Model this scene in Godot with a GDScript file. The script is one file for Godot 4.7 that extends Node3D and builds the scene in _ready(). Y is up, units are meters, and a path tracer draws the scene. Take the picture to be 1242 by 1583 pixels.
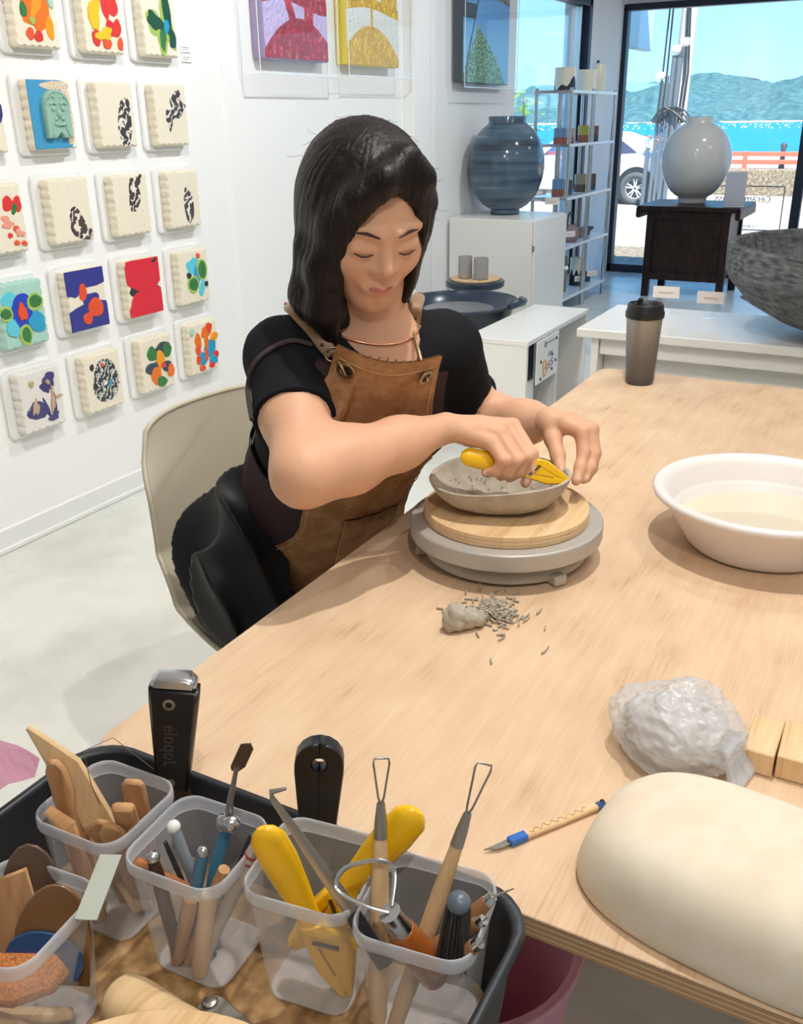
extends Node3D

# ---------------------------------------------------------------- mesh helper
class G:
	var v := PackedVector3Array()
	var uv := PackedVector2Array()
	var ix := PackedInt32Array()
	func mesh() -> ArrayMesh:
		var n := PackedVector3Array()
		n.resize(v.size())
		for t in range(0, ix.size(), 3):
			var a := ix[t]
			var b := ix[t + 1]
			var c := ix[t + 2]
			var q := (v[c] - v[a]).cross(v[b] - v[a])
			n[a] += q
			n[b] += q
			n[c] += q
		for i in n.size():
			n[i] = n[i].normalized() if n[i].length_squared() > 1e-24 else Vector3.UP
		var arr := []
		arr.resize(Mesh.ARRAY_MAX)
		arr[Mesh.ARRAY_VERTEX] = v
		arr[Mesh.ARRAY_NORMAL] = n
		arr[Mesh.ARRAY_TEX_UV] = uv
		arr[Mesh.ARRAY_INDEX] = ix
		var m := ArrayMesh.new()
		m.add_surface_from_arrays(Mesh.PRIMITIVE_TRIANGLES, arr)
		return m
	func fix(from: int) -> void:           # front faces clockwise seen from outside
		if ix.size() <= from:
			return
		var o := v[ix[from]]
		var vol := 0.0
		for t in range(from, ix.size(), 3):
			vol += (v[ix[t]] - o).dot((v[ix[t + 1]] - o).cross(v[ix[t + 2]] - o))
		if vol > 0.0:
			for t in range(from, ix.size(), 3):
				var k := ix[t + 1]
				ix[t + 1] = ix[t + 2]
				ix[t + 2] = k
	func poly(p: Array, us := 1.0) -> void:   # flat polygon with vertices of its own
		var nn := Vector3.ZERO
		for i in range(1, p.size() - 1):
			nn += (p[i] - p[0]).cross(p[i + 1] - p[0])
		nn = nn.abs()
		var s := v.size()
		for q in p:
			v.append(q)
			if nn.y >= nn.x and nn.y >= nn.z:
				uv.append(Vector2(q.x, q.z) * us)
			elif nn.x >= nn.z:
				uv.append(Vector2(q.z, -q.y) * us)
			else:
				uv.append(Vector2(q.x, -q.y) * us)
		for i in range(1, p.size() - 1):
			ix.append_array([s, s + i, s + i + 1])
	func box(size: Vector3, at := Vector3.ZERO, b := 0.002, basis := Basis.IDENTITY) -> G:
		var f := ix.size()
		var h := size * 0.5
		b = minf(b, minf(h.x, minf(h.y, h.z)) * 0.9)
		var P := func(sx: int, sy: int, sz: int, ax: int) -> Vector3:
			var p := Vector3(sx * h.x, sy * h.y, sz * h.z)
			if ax != 0: p.x -= sx * b
			if ax != 1: p.y -= sy * b
			if ax != 2: p.z -= sz * b
			return at + basis * p
		for s in [-1, 1]:
			poly_o([P.call(s, -1, -1, 0), P.call(s, 1, -1, 0), P.call(s, 1, 1, 0), P.call(s, -1, 1, 0)], at)
			poly_o([P.call(-1, s, -1, 1), P.call(1, s, -1, 1), P.call(1, s, 1, 1), P.call(-1, s, 1, 1)], at)
			poly_o([P.call(-1, -1, s, 2), P.call(1, -1, s, 2), P.call(1, 1, s, 2), P.call(-1, 1, s, 2)], at)
			for r in [-1, 1]:
				poly_o([P.call(s, r, -1, 0), P.call(s, r, 1, 0), P.call(s, r, 1, 1), P.call(s, r, -1, 1)], at)
				poly_o([P.call(s, -1, r, 0), P.call(s, 1, r, 0), P.call(s, 1, r, 2), P.call(s, -1, r, 2)], at)
				poly_o([P.call(-1, s, r, 1), P.call(1, s, r, 1), P.call(1, s, r, 2), P.call(-1, s, r, 2)], at)
				for q in [-1, 1]:
					poly_o([P.call(s, r, q, 0), P.call(s, r, q, 1), P.call(s, r, q, 2)], at)
		return self
	func poly_o(p: Array, c: Vector3) -> void:   # flat polygon turned away from c
		var nn: Vector3 = (p[1] - p[0]).cross(p[2] - p[0])
		var m := Vector3.ZERO
		for q in p: m += q
		if nn.dot(m / p.size() - c) > 0.0:
			p.reverse()
		poly(p)
	func grid(rows: int, cols: int, f: Callable, wrap := false, closed := false) -> G:
		var from := ix.size()
		var s := v.size()
		var w := cols + 1
		for i in rows:
			for j in w:
				v.append(f.call(i, j % cols if wrap else j))
				uv.append(Vector2(float(j) / cols, float(i) / maxf(1.0, rows - 1)))
		for i in rows - 1:
			for j in cols:
				var a := s + i * w + j
				ix.append_array([a, a + 1, a + w, a + 1, a + w + 1, a + w])
		if wrap:                                # join the seam's normals by index
			for t in range(from, ix.size()):
				if (ix[t] - s) % w == cols:
					ix[t] -= cols
		if closed: fix(from)
		return self
	func lathe(prof: Array, seg := 32, xf := Transform3D.IDENTITY, sq := 1.0) -> G:   # [r, y] pairs; a doubled point is a crease
		var from := ix.size()
		var runs := []
		var run := [prof[0]]
		for k in range(1, prof.size()):
			if absf(prof[k][0] - prof[k - 1][0]) + absf(prof[k][1] - prof[k - 1][1]) < 1e-7:
				runs.append(run)
				run = []
			run.append(prof[k])
		runs.append(run)
		for r in runs:
			if r.size() > 1:
				grid(r.size(), seg, func(i, j):
					var a: float = TAU * j / seg
					return xf * Vector3(cos(a) * r[i][0], r[i][1], sin(a) * r[i][0] * sq), true)
		fix(from)
		return self
	func tube(pts: Array, rad, seg := 8, cap := true, flat := 1.0, up := Vector3.ZERO) -> G:
		var from := ix.size()
		var n := pts.size()
		var ring := []
		var side := Vector3.ZERO
		for i in n:
			var d: Vector3 = (pts[mini(i + 1, n - 1)] - pts[maxi(i - 1, 0)]).normalized()
			if side == Vector3.ZERO:
				side = up if up != Vector3.ZERO else (Vector3.UP if absf(d.y) < 0.9 else Vector3.RIGHT)
				side = (side - d * side.dot(d)).normalized()
			else:
				side = (side - d * side.dot(d)).normalized()
			ring.append([side, d.cross(side)])
		grid(n, seg, func(i, j):
			var a: float = TAU * j / seg
			var r: float = rad[i] if rad is Array else rad
			return pts[i] + ring[i][0] * cos(a) * r * flat + ring[i][1] * sin(a) * r, true)
		if cap:
			for e in [0, n - 1]:
				var c := v.size()
				var r2: float = rad[e] if rad is Array else rad
				if r2 < 1e-5: continue
				v.append(pts[e])
				uv.append(Vector2(0.5, 0.5))
				for j in seg:
					var a := TAU * j / seg
					v.append(pts[e] + ring[e][0] * cos(a) * r2 * flat + ring[e][1] * sin(a) * r2)
					uv.append(Vector2(0.5 + 0.5 * cos(a), 0.5 + 0.5 * sin(a)))
				for j in seg:
					if e == 0: ix.append_array([c, c + 1 + (j + 1) % seg, c + 1 + j])
					else: ix.append_array([c, c + 1 + j, c + 1 + (j + 1) % seg])
		fix(from)
		return self
	func slab(p: PackedVector2Array, y0: float, y1: float, xf := Transform3D.IDENTITY, b := 0.0015, us := 1.0) -> G:  # prism over an outline in x, z
		var from := ix.size()
		p = p.duplicate()
		var area := 0.0
		for i in p.size(): area += p[i].cross(p[(i + 1) % p.size()])
		if area < 0.0: p.reverse()
		var n := p.size()
		var q := PackedVector2Array()
		for i in n:
			var e0 := (p[i] - p[(i + n - 1) % n]).normalized()
			var e1 := (p[(i + 1) % n] - p[i]).normalized()
			var m := Vector2(-e0.y - e1.y, e0.x + e1.x)
			m = m.normalized() / maxf(0.5, sqrt(maxf(0.0, 0.5 + 0.5 * e0.dot(e1))))
			q.append(p[i] + m * b)
		var ring := [[q, y0], [p, y0 + b], [p, y1 - b], [q, y1]]
		var s := v.size()
		for r in ring:
			for i in n:
				v.append(xf * Vector3(r[0][i].x, r[1], r[0][i].y))
				uv.append(r[0][i] * us)
		for k in 3:
			for i in n:
				var a := s + k * n + i
				var c := s + k * n + (i + 1) % n
				ix.append_array([a, a + n, c, c, a + n, c + n])
		var tr := Geometry2D.triangulate_polygon(q)
		if tr.is_empty(): tr = Geometry2D.triangulate_polygon(p)
		for e in [0, 3]:
			var c2 := v.size()
			for i in n:
				v.append(xf * Vector3(q[i].x, y0 if e == 0 else y1, q[i].y))
				uv.append(q[i] * us)
			for t in range(0, tr.size(), 3):
				var ccw := (q[tr[t + 1]] - q[tr[t]]).cross(q[tr[t + 2]] - q[tr[t]]) > 0.0
				if ccw == (e == 0): ix.append_array([c2 + tr[t], c2 + tr[t + 1], c2 + tr[t + 2]])
				else: ix.append_array([c2 + tr[t], c2 + tr[t + 2], c2 + tr[t + 1]])
		fix(from)
		return self
	func ball(c: Vector3, r: Vector3, seg := 16, rings := 10, basis := Basis.IDENTITY) -> G:
		var from := ix.size()
		grid(rings + 1, seg, func(i, j):
			var th: float = PI * i / rings
			var a: float = TAU * j / seg
			return c + basis * Vector3(sin(th) * cos(a) * r.x, cos(th) * r.y, sin(th) * sin(a) * r.z), true)
		fix(from)
		return self
	func add(o: G, xf: Transform3D) -> G:
		var s := v.size()
		for p in o.v: v.append(xf * p)
		uv.append_array(o.uv)
		for i in o.ix: ix.append(s + i)
		return self

# ---------------------------------------------------------------- scene helpers
var taken := {}
var M := {}
func numbered(called: String) -> String:
	var k: int = taken.get(called, 0)
	taken[called] = k + 1
	return called if k == 0 else "%s_%03d" % [called, k]
func tag(o: Node3D, label: String, category: String, group := "") -> Node3D:
	o.set_meta("label", label)
	o.set_meta("category", category)
	if group: o.set_meta("group", group)
	return o
func thing(called: String, label: String, category: String, at := Vector3.ZERO, turn := 0.0, group := "") -> Node3D:
	var o := Node3D.new()
	o.name = numbered(called)
	add_child(o)
	o.position = at
	o.rotation.y = turn
	return tag(o, label, category, group)
func put(called: String, g, m: Material, parent: Node3D = null, label := "", xf := Transform3D.IDENTITY) -> MeshInstance3D:
	var o := MeshInstance3D.new()
	o.mesh = g.mesh() if g is G else g
	o.material_override = m
	o.transform = xf
	if parent == null or parent == self:
		o.name = numbered(called)
		add_child(o)
	else:
		o.name = called
		parent.add_child(o, true)
	if label: o.set_meta("label", label)
	return o
func struct(called: String, g: G, m: Material, parent: Node3D = null) -> MeshInstance3D:
	var o := put(called, g, m, parent)
	if parent == null: o.set_meta("kind", "structure")
	return o
func solo(called: String, g, m: Material, label: String, category: String, group := "", xf := Transform3D.IDENTITY) -> MeshInstance3D:
	var o := put(called, g, m, null, "", xf)
	tag(o, label, category, group)
	return o
func dup(root: Node3D, at: Vector3, turn: float, label: String) -> Node3D:
	var base := root.name.rstrip("0123456789").rstrip("_")
	var r: Node3D = root.duplicate()
	r.name = numbered(base)
	add_child(r)
	r.position = at
	r.rotation.y = turn
	r.set_meta("label", label)
	return r
func mat(c: Color, rough := 0.6, metal := 0.0, spec := 0.5) -> StandardMaterial3D:
	var m := StandardMaterial3D.new()
	m.albedo_color = c
	m.roughness = rough
	m.metallic = metal
	m.metallic_specular = spec
	return m
func rgb(r: float, g: float, b: float) -> Color:
	return Color(r / 255.0, g / 255.0, b / 255.0)
func noise_img(w: int, h: int, freq: float, sd: int, oct := 3, sx := 1, sy := 1, type := FastNoiseLite.TYPE_SIMPLEX_SMOOTH) -> Image:   # seamless grey noise, stretched sx, sy times
	var n := FastNoiseLite.new()
	n.seed = sd
	n.frequency = freq
	n.noise_type = type
	n.fractal_octaves = oct
	var im := n.get_seamless_image(maxi(8, w / sx), maxi(8, h / sy), false, false, 0.15)
	im.convert(Image.FORMAT_L8)
	im.resize(w, h, Image.INTERPOLATE_CUBIC)
	return im
func blend_tex(w: int, h: int, layers: Array, cols: Array, offs: Array) -> ImageTexture:   # layers: [image, weight]; sum through a colour ramp
	var gr := Gradient.new()
	gr.offsets = PackedFloat32Array(offs)
	gr.colors = PackedColorArray(cols)
	var lut := []
	for i in 256: lut.append(gr.sample(i / 255.0))
	var out := PackedByteArray()
	out.resize(w * h * 3)
	var d := []
	for l in layers: d.append(l[0].get_data())
	for i in w * h:
		var s := 0.0
		for k in layers.size(): s += (d[k][i] - 128) * layers[k][1]
		var c: Color = lut[clampi(int(s + 128.0), 0, 255)]
		out[i * 3] = int(c.r * 255.0)
		out[i * 3 + 1] = int(c.g * 255.0)
		out[i * 3 + 2] = int(c.b * 255.0)
	return ImageTexture.create_from_image(Image.create_from_data(w, h, false, Image.FORMAT_RGB8, out))
func ntex(w: int, freq: float, cols: Array, offs: Array, sd := 1, oct := 4, type := FastNoiseLite.TYPE_SIMPLEX_SMOOTH) -> ImageTexture:
	return blend_tex(w, w, [[noise_img(w, w, freq, sd, oct, 1, 1, type), 1.0]], cols, offs)
func nmap(w: int, freq: float, sd: int, strength := 2.0, oct := 4, sx := 1, sy := 1, type := FastNoiseLite.TYPE_SIMPLEX_SMOOTH) -> ImageTexture:
	var im := noise_img(w, w, freq, sd, oct, sx, sy, type)
	im.convert(Image.FORMAT_RGBA8)
	im.bump_map_to_normal_map(strength)
	return ImageTexture.create_from_image(im)
func tri(m: StandardMaterial3D, s: float, world := false) -> StandardMaterial3D:
	m.uv1_triplanar = true
	m.uv1_world_triplanar = world
	m.uv1_scale = Vector3.ONE * s
	return m
func bumpy(m: StandardMaterial3D, t: Texture2D, k: float) -> StandardMaterial3D:
	m.normal_enabled = true
	m.normal_texture = t
	m.normal_scale = k
	return m
func clear(c: Color, a: float, rough := 0.05) -> StandardMaterial3D:
	var m := mat(Color(c.r, c.g, c.b, a), rough)
	m.transparency = BaseMaterial3D.TRANSPARENCY_ALPHA
	return m
func V(x: float, y: float, z: float) -> Vector3:
	return Vector3(x, y, z)
func aim(from: Vector3, to: Vector3, up := Vector3.UP) -> Transform3D:   # local y runs from "from" to "to"
	var y := (to - from).normalized()
	var z := up - y * up.dot(y)
	if z.length() < 0.01: z = Vector3.RIGHT - y * y.x
	z = z.normalized()
	return Transform3D(Basis(y.cross(z), y, z), from)
func rrect(w: float, h: float, r: float, n := 5) -> PackedVector2Array:
	var p := PackedVector2Array()
	for k in 4:
		var cx: float = (w / 2 - r) * [1, -1, -1, 1][k]
		var cy: float = (h / 2 - r) * [1, 1, -1, -1][k]
		for i in n + 1:
			var a := PI / 2 * (k + float(i) / n)
			p.append(Vector2(cx + cos(a) * r, cy + sin(a) * r))
	return p
func curve(p: Array, n: int) -> Array:     # a smooth line through points
	var out := []
	for i in p.size() - 1:
		var a: Vector3 = p[maxi(i - 1, 0)]
		var d: Vector3 = p[mini(i + 2, p.size() - 1)]
		for k in n: out.append((p[i] as Vector3).cubic_interpolate(p[i + 1], a, d, float(k) / n))
	out.append(p[-1])
	return out
func blob(cx: float, cy: float, rx: float, ry: float, rot: float, sd: int, rough := 0.15, n := 22) -> PackedVector2Array:
	var p := PackedVector2Array()
	var rg := RandomNumberGenerator.new()
	rg.seed = sd
	var ph := [rg.randf() * TAU, rg.randf() * TAU, rg.randf() * TAU]
	for i in n:
		var a := TAU * i / n
		var k := 1.0 + rough * (sin(2 * a + ph[0]) * 0.5 + sin(3 * a + ph[1]) * 0.6 + sin(5 * a + ph[2]) * 0.4)
		p.append(Vector2(cx, cy) + Vector2(cos(a) * rx * k, sin(a) * ry * k).rotated(rot))
	return p
# ---------------------------------------------------------------- smooth field of tapered bones, meshed by surface nets
class F:
	var a := PackedVector3Array()
	var d := PackedVector3Array()
	var ra := PackedFloat32Array()
	var rb := PackedFloat32Array()
	var ax := PackedVector3Array()
	var sq := PackedFloat32Array()
	var cut := PackedFloat32Array()
	var k := 0.02
	var post = null
	func _init(kk := 0.02) -> void:
		k = kk
	func bone(p: Vector3, q: Vector3, r0: float, r1 := -1.0, axis := Vector3.ZERO, squash := 0.0, c := 9.0) -> F:
		a.append(p)
		d.append(q - p)
		ra.append(r0)
		rb.append(r0 if r1 < 0 else r1)
		ax.append(axis.normalized())
		sq.append(squash)
		cut.append(c)
		return self
	func chain(p: Array, r: Array) -> F:
		for i in p.size() - 1: bone(p[i], p[i + 1], r[i], r[i + 1])
		return self
	func one(i: int, p: Vector3) -> float:
		var v := p - a[i]
		var dd := d[i]
		var l2 := dd.length_squared()
		var t := clampf(v.dot(dd) / l2, 0.0, 1.0) if l2 > 1e-12 else 0.0
		var w := v - dd * t
		if sq[i] != 0.0: w += ax[i] * (w.dot(ax[i]) * sq[i])
		var e := w.length() - lerpf(ra[i], rb[i], t)
		if cut[i] < 8.0: e = maxf(e, v.dot(dd) / sqrt(l2) - cut[i])
		return e
	func at(p: Vector3, use := PackedInt32Array()) -> float:
		var s := 1.0
		var n := use.size()
		if n == 0:
			n = a.size()
			for i in n:
				var e := one(i, p)
				var h := maxf(k - absf(s - e), 0.0) / k
				s = minf(s, e) - h * h * k * 0.25
		else:
			for j in n:
				var e := one(use[j], p)
				var h := maxf(k - absf(s - e), 0.0) / k
				s = minf(s, e) - h * h * k * 0.25
		return post.call(p, s) if post != null else s
	func nets(g: G, lo: Vector3, hi: Vector3, c: float, xf := Transform3D.IDENTITY, slack := 1.6) -> void:
		var B := 5
		var nb := Vector3i(((hi - lo) / (c * B)).ceil())
		var n := nb * B + Vector3i.ONE
		var val := PackedFloat32Array()
		val.resize(n.x * n.y * n.z)
		val.fill(1e3)
		var id := PackedInt32Array()
		id.resize(val.size())
		id.fill(-1)
		var sx := n.y * n.z
		var sy := n.z
		var half := c * B * 0.8661
		var live := []
		for bx in nb.x:
			for by in nb.y:
				for bz in nb.z:
					var ce := lo + Vector3(bx + 0.5, by + 0.5, bz + 0.5) * c * B
					if absf(at(ce)) > half * slack + k: continue
					live.append(Vector3i(bx, by, bz) * B)
					var use := PackedInt32Array()
					if a.size():
						var ds := PackedFloat32Array()
						var m := 1e9
						for i in a.size():
							var e := one(i, ce)
							ds.append(e)
							m = minf(m, e)
						for i in a.size():
							if ds[i] < maxf(m, 0.0) + half * 2.0 * slack + k: use.append(i)
					for x in range(bx * B, bx * B + B + 1):
						for y in range(by * B, by * B + B + 1):
							for z in range(bz * B, bz * B + B + 1):
								var o := x * sx + y * sy + z
								if val[o] > 999.0: val[o] = at(lo + Vector3(x, y, z) * c, use)
		var start := g.v.size()
		var offs := [0, 1, sy, sy + 1, sx, sx + 1, sx + sy, sx + sy + 1]
		var cor := [Vector3(0, 0, 0), Vector3(0, 0, 1), Vector3(0, 1, 0), Vector3(0, 1, 1), Vector3(1, 0, 0), Vector3(1, 0, 1), Vector3(1, 1, 0), Vector3(1, 1, 1)]
		var ed := [[0, 1], [2, 3], [4, 5], [6, 7], [0, 2], [1, 3], [4, 6], [5, 7], [0, 4], [1, 5], [2, 6], [3, 7]]
		var cells := PackedInt32Array()
		for L in live:
			for x in range(L.x, L.x + B):
				for y in range(L.y, L.y + B):
					for z in range(L.z, L.z + B):
						var o: int = x * sx + y * sy + z
						var neg := 0
						for q in 8:
							if val[o + offs[q]] < 0.0: neg += 1
						if neg == 0 or neg == 8: continue
						var sum := Vector3.ZERO
						var cnt := 0
						for e in ed:
							var v0 := val[o + offs[e[0]]]
							var v1 := val[o + offs[e[1]]]
							if (v0 < 0.0) != (v1 < 0.0):
								sum += cor[e[0]].lerp(cor[e[1]], v0 / (v0 - v1))
								cnt += 1
						id[o] = g.v.size()
						cells.append(o)
						g.v.append(xf * (lo + (Vector3(x, y, z) + sum / cnt) * c))
						g.uv.append(Vector2.ZERO)
		for o in cells:
			for e in 3:
				var st: int = [sx, sy, 1][e]
				var u: int = [sy, 1, sx][e]
				var w: int = [1, sx, sy][e]
				if o - u - w < 0: continue
				var v0 := val[o]
				var v1 := val[o + st]
				if (v0 < 0.0) == (v1 < 0.0): continue
				var q0 := id[o]
				var q1 := id[o - u]
				var q2 := id[o - u - w]
				var q3 := id[o - w]
				if q1 < 0 or q2 < 0 or q3 < 0: continue
				if v0 < 0.0: g.ix.append_array([q0, q2, q1, q0, q3, q2])
				else: g.ix.append_array([q0, q1, q2, q0, q2, q3])
	func march(from: Vector3, dir: Vector3, off: float, most := 0.7) -> Vector3:
		var t := 0.0
		for i in 40:
			var e := at(from + dir * t) - off
			t += e * 0.8
			if absf(e) < 0.0004 or t > most: break
		return from + dir * minf(t, most)

func _ready() -> void:
	look()
	materials()
	shell()
	outside()
	wall_tiles()
	paintings()
	far_furniture()
	work_table()
	table_things()
	chair_and_jacket()
	person()
	tool_tray()
	bins()
	floor_things()

func look() -> void:
	var cam := Camera3D.new()
	cam.name = "camera"
	add_child(cam)
	cam.fov = 57.40
	cam.near = 0.05
	cam.far = 6000.0
	cam.position = V(0, 1.35, 0)
	cam.rotation_degrees = V(-22.79, 28.69, -0.877)
	cam.current = true
	var env := Environment.new()
	var sky := Sky.new()
	var sm := ProceduralSkyMaterial.new()
	sm.sky_top_color = Color(0.1, 0.38, 0.62)
	sm.sky_horizon_color = Color(0.475, 0.65, 0.74)
	sm.sky_curve = 0.2
	sm.sky_energy_multiplier = 1.9
	sm.ground_bottom_color = Color(0.5, 0.55, 0.55)
	sm.ground_horizon_color = Color(0.7, 0.86, 0.9)
	sky.sky_material = sm
	env.background_mode = Environment.BG_SKY
	env.sky = sky
	env.tonemap_mode = Environment.TONE_MAPPER_LINEAR
	env.tonemap_exposure = 1.0
	env.sdfgi_enabled = true
	env.ssao_enabled = true
	env.ssil_enabled = true
	var we := WorldEnvironment.new()
	we.name = "world_environment"
	we.environment = env
	add_child(we)
	var sun := DirectionalLight3D.new()
	sun.name = "sun"
	add_child(sun)
	sun.light_color = Color(1.0, 0.97, 0.9)
	sun.light_energy = 5.0
	sun.light_angular_distance = 0.6
	sun.shadow_enabled = true
	sun.rotation_degrees = V(-56, 24, 0)      # from behind the shop, over the roof
	M.white_metal = mat(rgb(236, 236, 234), 0.4)
	M.glow = mat(rgb(255, 250, 240), 0.5)
	M.glow.emission_enabled = true
	M.glow.emission = Color(1.0, 0.96, 0.9)
	M.glow.emission_energy_multiplier = 2.0
	# ceiling lights: track spots above the work table, the wall of tiles and the show room
	for s in [[-0.25, -1.1, 3.3, -0.45, -1.25, "the clay bowl"], [0.25, -1.5, 0.8, 0.0, -1.1, "the wash basin"], [-0.2, -2.3, 0.9, -0.3, -2.3, "the tumbler end of the table"], [-1.1, -1.4, 3.9, -2.5, -2.0, "the wall of tiles"], [-1.2, -3.1, 3.9, -2.5, -3.6, "the red and yellow paintings"], [-1.0, -4.9, 2.3, -2.0, -5.4, "the dark blue jar"], [-0.9, -7.0, 1.7, -1.5, -7.6, "the white moon jar"], [0.3, 0.25, 1.9, 0.0, -0.6, "the plaster mould"]]:
		ceiling_spot(V(s[0], 2.52, s[1]), V(s[3], 0.7, s[4]), s[2], s[5])
	for z in [-0.2, -3.4, -6.4]:  # unseen panels, added to spread even light over the walls
		added_fill_panel(V(0.9, 2.73, z))

func ceiling_spot(at: Vector3, to: Vector3, e: float, what: String) -> void:
	var o := thing("track_spotlight", "white ceiling track spotlight above %s" % what, "spotlight", at, 0, "ceiling track spotlights")
	var x := aim(Vector3.ZERO, to - at)
	var g := G.new().lathe([[0.0, -0.12], [0.036, -0.12], [0.04, -0.115], [0.04, 0.0], [0.036, 0.0], [0.034, -0.02], [0.034, -0.05]], 20, x)
	put("housing", g, M.white_metal, o)
	put("stem", G.new().tube([V(0, 0.06, 0), V(0, 0.24, 0)], 0.008, 8), M.white_metal, o)
	put("bulb", G.new().lathe([[0.0, -0.022], [0.032, -0.022], [0.033, -0.018], [0.0, -0.014]], 16, x), M.glow, o)
	var l := SpotLight3D.new()
	l.name = "spot_light"
	o.add_child(l)
	l.transform = Transform3D(Basis.looking_at(to - at, Vector3.UP if absf((to - at).normalized().y) < 0.99 else Vector3.RIGHT), x * V(0, 0.012, 0))
	l.spot_angle = 68.0
	l.spot_angle_attenuation = 0.8
	l.spot_range = 12.0
	l.spot_attenuation = 2.0
	l.light_size = 0.02
	l.light_energy = e * 0.5
	l.light_color = Color(1.0, 0.982, 0.955) if at.z > -2.6 else Color(0.95, 0.985, 1.0)
	l.shadow_enabled = true

func added_fill_panel(at: Vector3) -> void:  # added fill source out of view, shaped as a ceiling panel
	var o := thing("added_fill_panel", "added unseen white ceiling fill panel, %.1f metres along the room" % -at.z, "ceiling light", at, 0, "added ceiling fill panels")
	put("frame", G.new().box(V(0.62, 0.03, 0.62), V(0, 0, 0), 0.004), M.white_metal, o)
	put("diffuser", G.new().box(V(0.58, 0.006, 0.58), V(0, -0.017, 0), 0.001), M.glow, o)
	var l := AreaLight3D.new()
	l.name = "added_fill_light"
	o.add_child(l)
	l.position = V(0, -0.03, 0)
	l.rotation_degrees = V(-90, 0, 0)
	l.area_size = Vector2(0.56, 0.56)
	l.light_energy = 0.46
	l.light_color = Color(0.97, 0.985, 1.0)
	l.shadow_enabled = true

func materials() -> void:
	M.wall = bumpy(mat(rgb(246, 245, 243), 0.75, 0, 0.3), nmap(256, 0.03, 3, 1.0), 0.06)
	tri(M.wall, 1.0, true)
	var t := blend_tex(512, 512, [[noise_img(512, 512, 0.006, 11, 3), 0.8], [noise_img(512, 512, 0.03, 12, 3), 0.35]], [rgb(206, 206, 199), rgb(223, 223, 216), rgb(232, 231, 225)], [0.1, 0.5, 0.9])
	M.floor = mat(Color.WHITE, 0.24, 0, 0.5)
	M.floor.albedo_texture = t
	M.floor.roughness_texture = ntex(256, 0.02, [Color(0.2, 0.2, 0.2), Color(0.34, 0.34, 0.34)], [0.1, 0.9], 5, 2)
	M.floor.roughness = 1.0
	tri(M.floor, 0.35, true)
	M.frame = mat(rgb(38, 48, 62), 0.45, 0.3)
	M.glass = clear(rgb(235, 250, 250), 0.06, 0.02)
	M.acrylic = clear(rgb(245, 250, 252), 0.02, 0.02)
	M.acrylic.metallic_specular = 0.25
	M.acrylic_edge = mat(rgb(236, 242, 244), 0.2)
	M.chrome = mat(rgb(200, 203, 206), 0.22, 1.0)
	M.steel = bumpy(mat(rgb(170, 166, 160), 0.35, 1.0), nmap(256, 0.05, 31, 2.0, 3, 1, 8), 0.15)
	M.dark_steel = mat(rgb(96, 84, 74), 0.35, 0.9)
	M.black = mat(rgb(22, 22, 24), 0.38)
	M.dark_rubber = mat(rgb(40, 44, 50), 0.42)
	M.laminate = mat(rgb(238, 235, 230), 0.28)
	M.paper = mat(rgb(244, 243, 240), 0.7)
	M.grey_print = mat(rgb(120, 120, 122), 0.7)
	# plywood and other woods: long noise stretched along the grain
	t = blend_tex(1024, 1024, [[noise_img(1024, 1024, 0.03, 21, 3, 1, 12), 0.27], [noise_img(1024, 1024, 0.16, 22, 2, 1, 12), 0.3], [noise_img(1024, 1024, 0.006, 23, 4), 0.5]],
		[rgb(190, 151, 114), rgb(221, 189, 156), rgb(229, 199, 166), rgb(236, 211, 180)], [0.0, 0.34, 0.6, 0.95])
	M.ply = mat(Color.WHITE, 0.5, 0, 0.35)
	M.ply.albedo_texture = t
	M.ply.uv1_scale = Vector3(1.6, 0.9, 1)
	t = blend_tex(512, 512, [[noise_img(512, 512, 0.02, 41, 3, 1, 12), 0.6], [noise_img(512, 512, 0.1, 42, 2, 1, 24), 0.3]], [rgb(150, 104, 66), rgb(205, 158, 112), rgb(222, 182, 138)], [0.1, 0.5, 0.9])
	M.wood = mat(Color.WHITE, 0.5, 0, 0.35)
	M.wood.albedo_texture = t
	tri(M.wood, 4.0)
	M.pale_wood = M.wood.duplicate()
	M.pale_wood.albedo_color = Color(1.0, 1.0, 1.0)
	M.pale_wood.albedo_texture = blend_tex(512, 512, [[noise_img(512, 512, 0.02, 43, 3, 1, 12), 0.5], [noise_img(512, 512, 0.1, 44, 2, 1, 24), 0.3]], [rgb(200, 160, 112), rgb(232, 198, 152), rgb(240, 212, 172)], [0.1, 0.5, 0.9])
	M.ply_light = mat(rgb(222, 190, 150), 0.6)
	M.ply_dark = mat(rgb(176, 138, 100), 0.65)
	M.walnut = M.wood.duplicate()
	M.walnut.albedo_texture = blend_tex(512, 512, [[noise_img(512, 512, 0.02, 45, 3, 1, 12), 0.6], [noise_img(512, 512, 0.1, 46, 2, 1, 24), 0.3]], [rgb(22, 14, 12), rgb(46, 30, 26), rgb(66, 44, 36)], [0.1, 0.5, 0.9])
	M.walnut.roughness = 0.35

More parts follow.
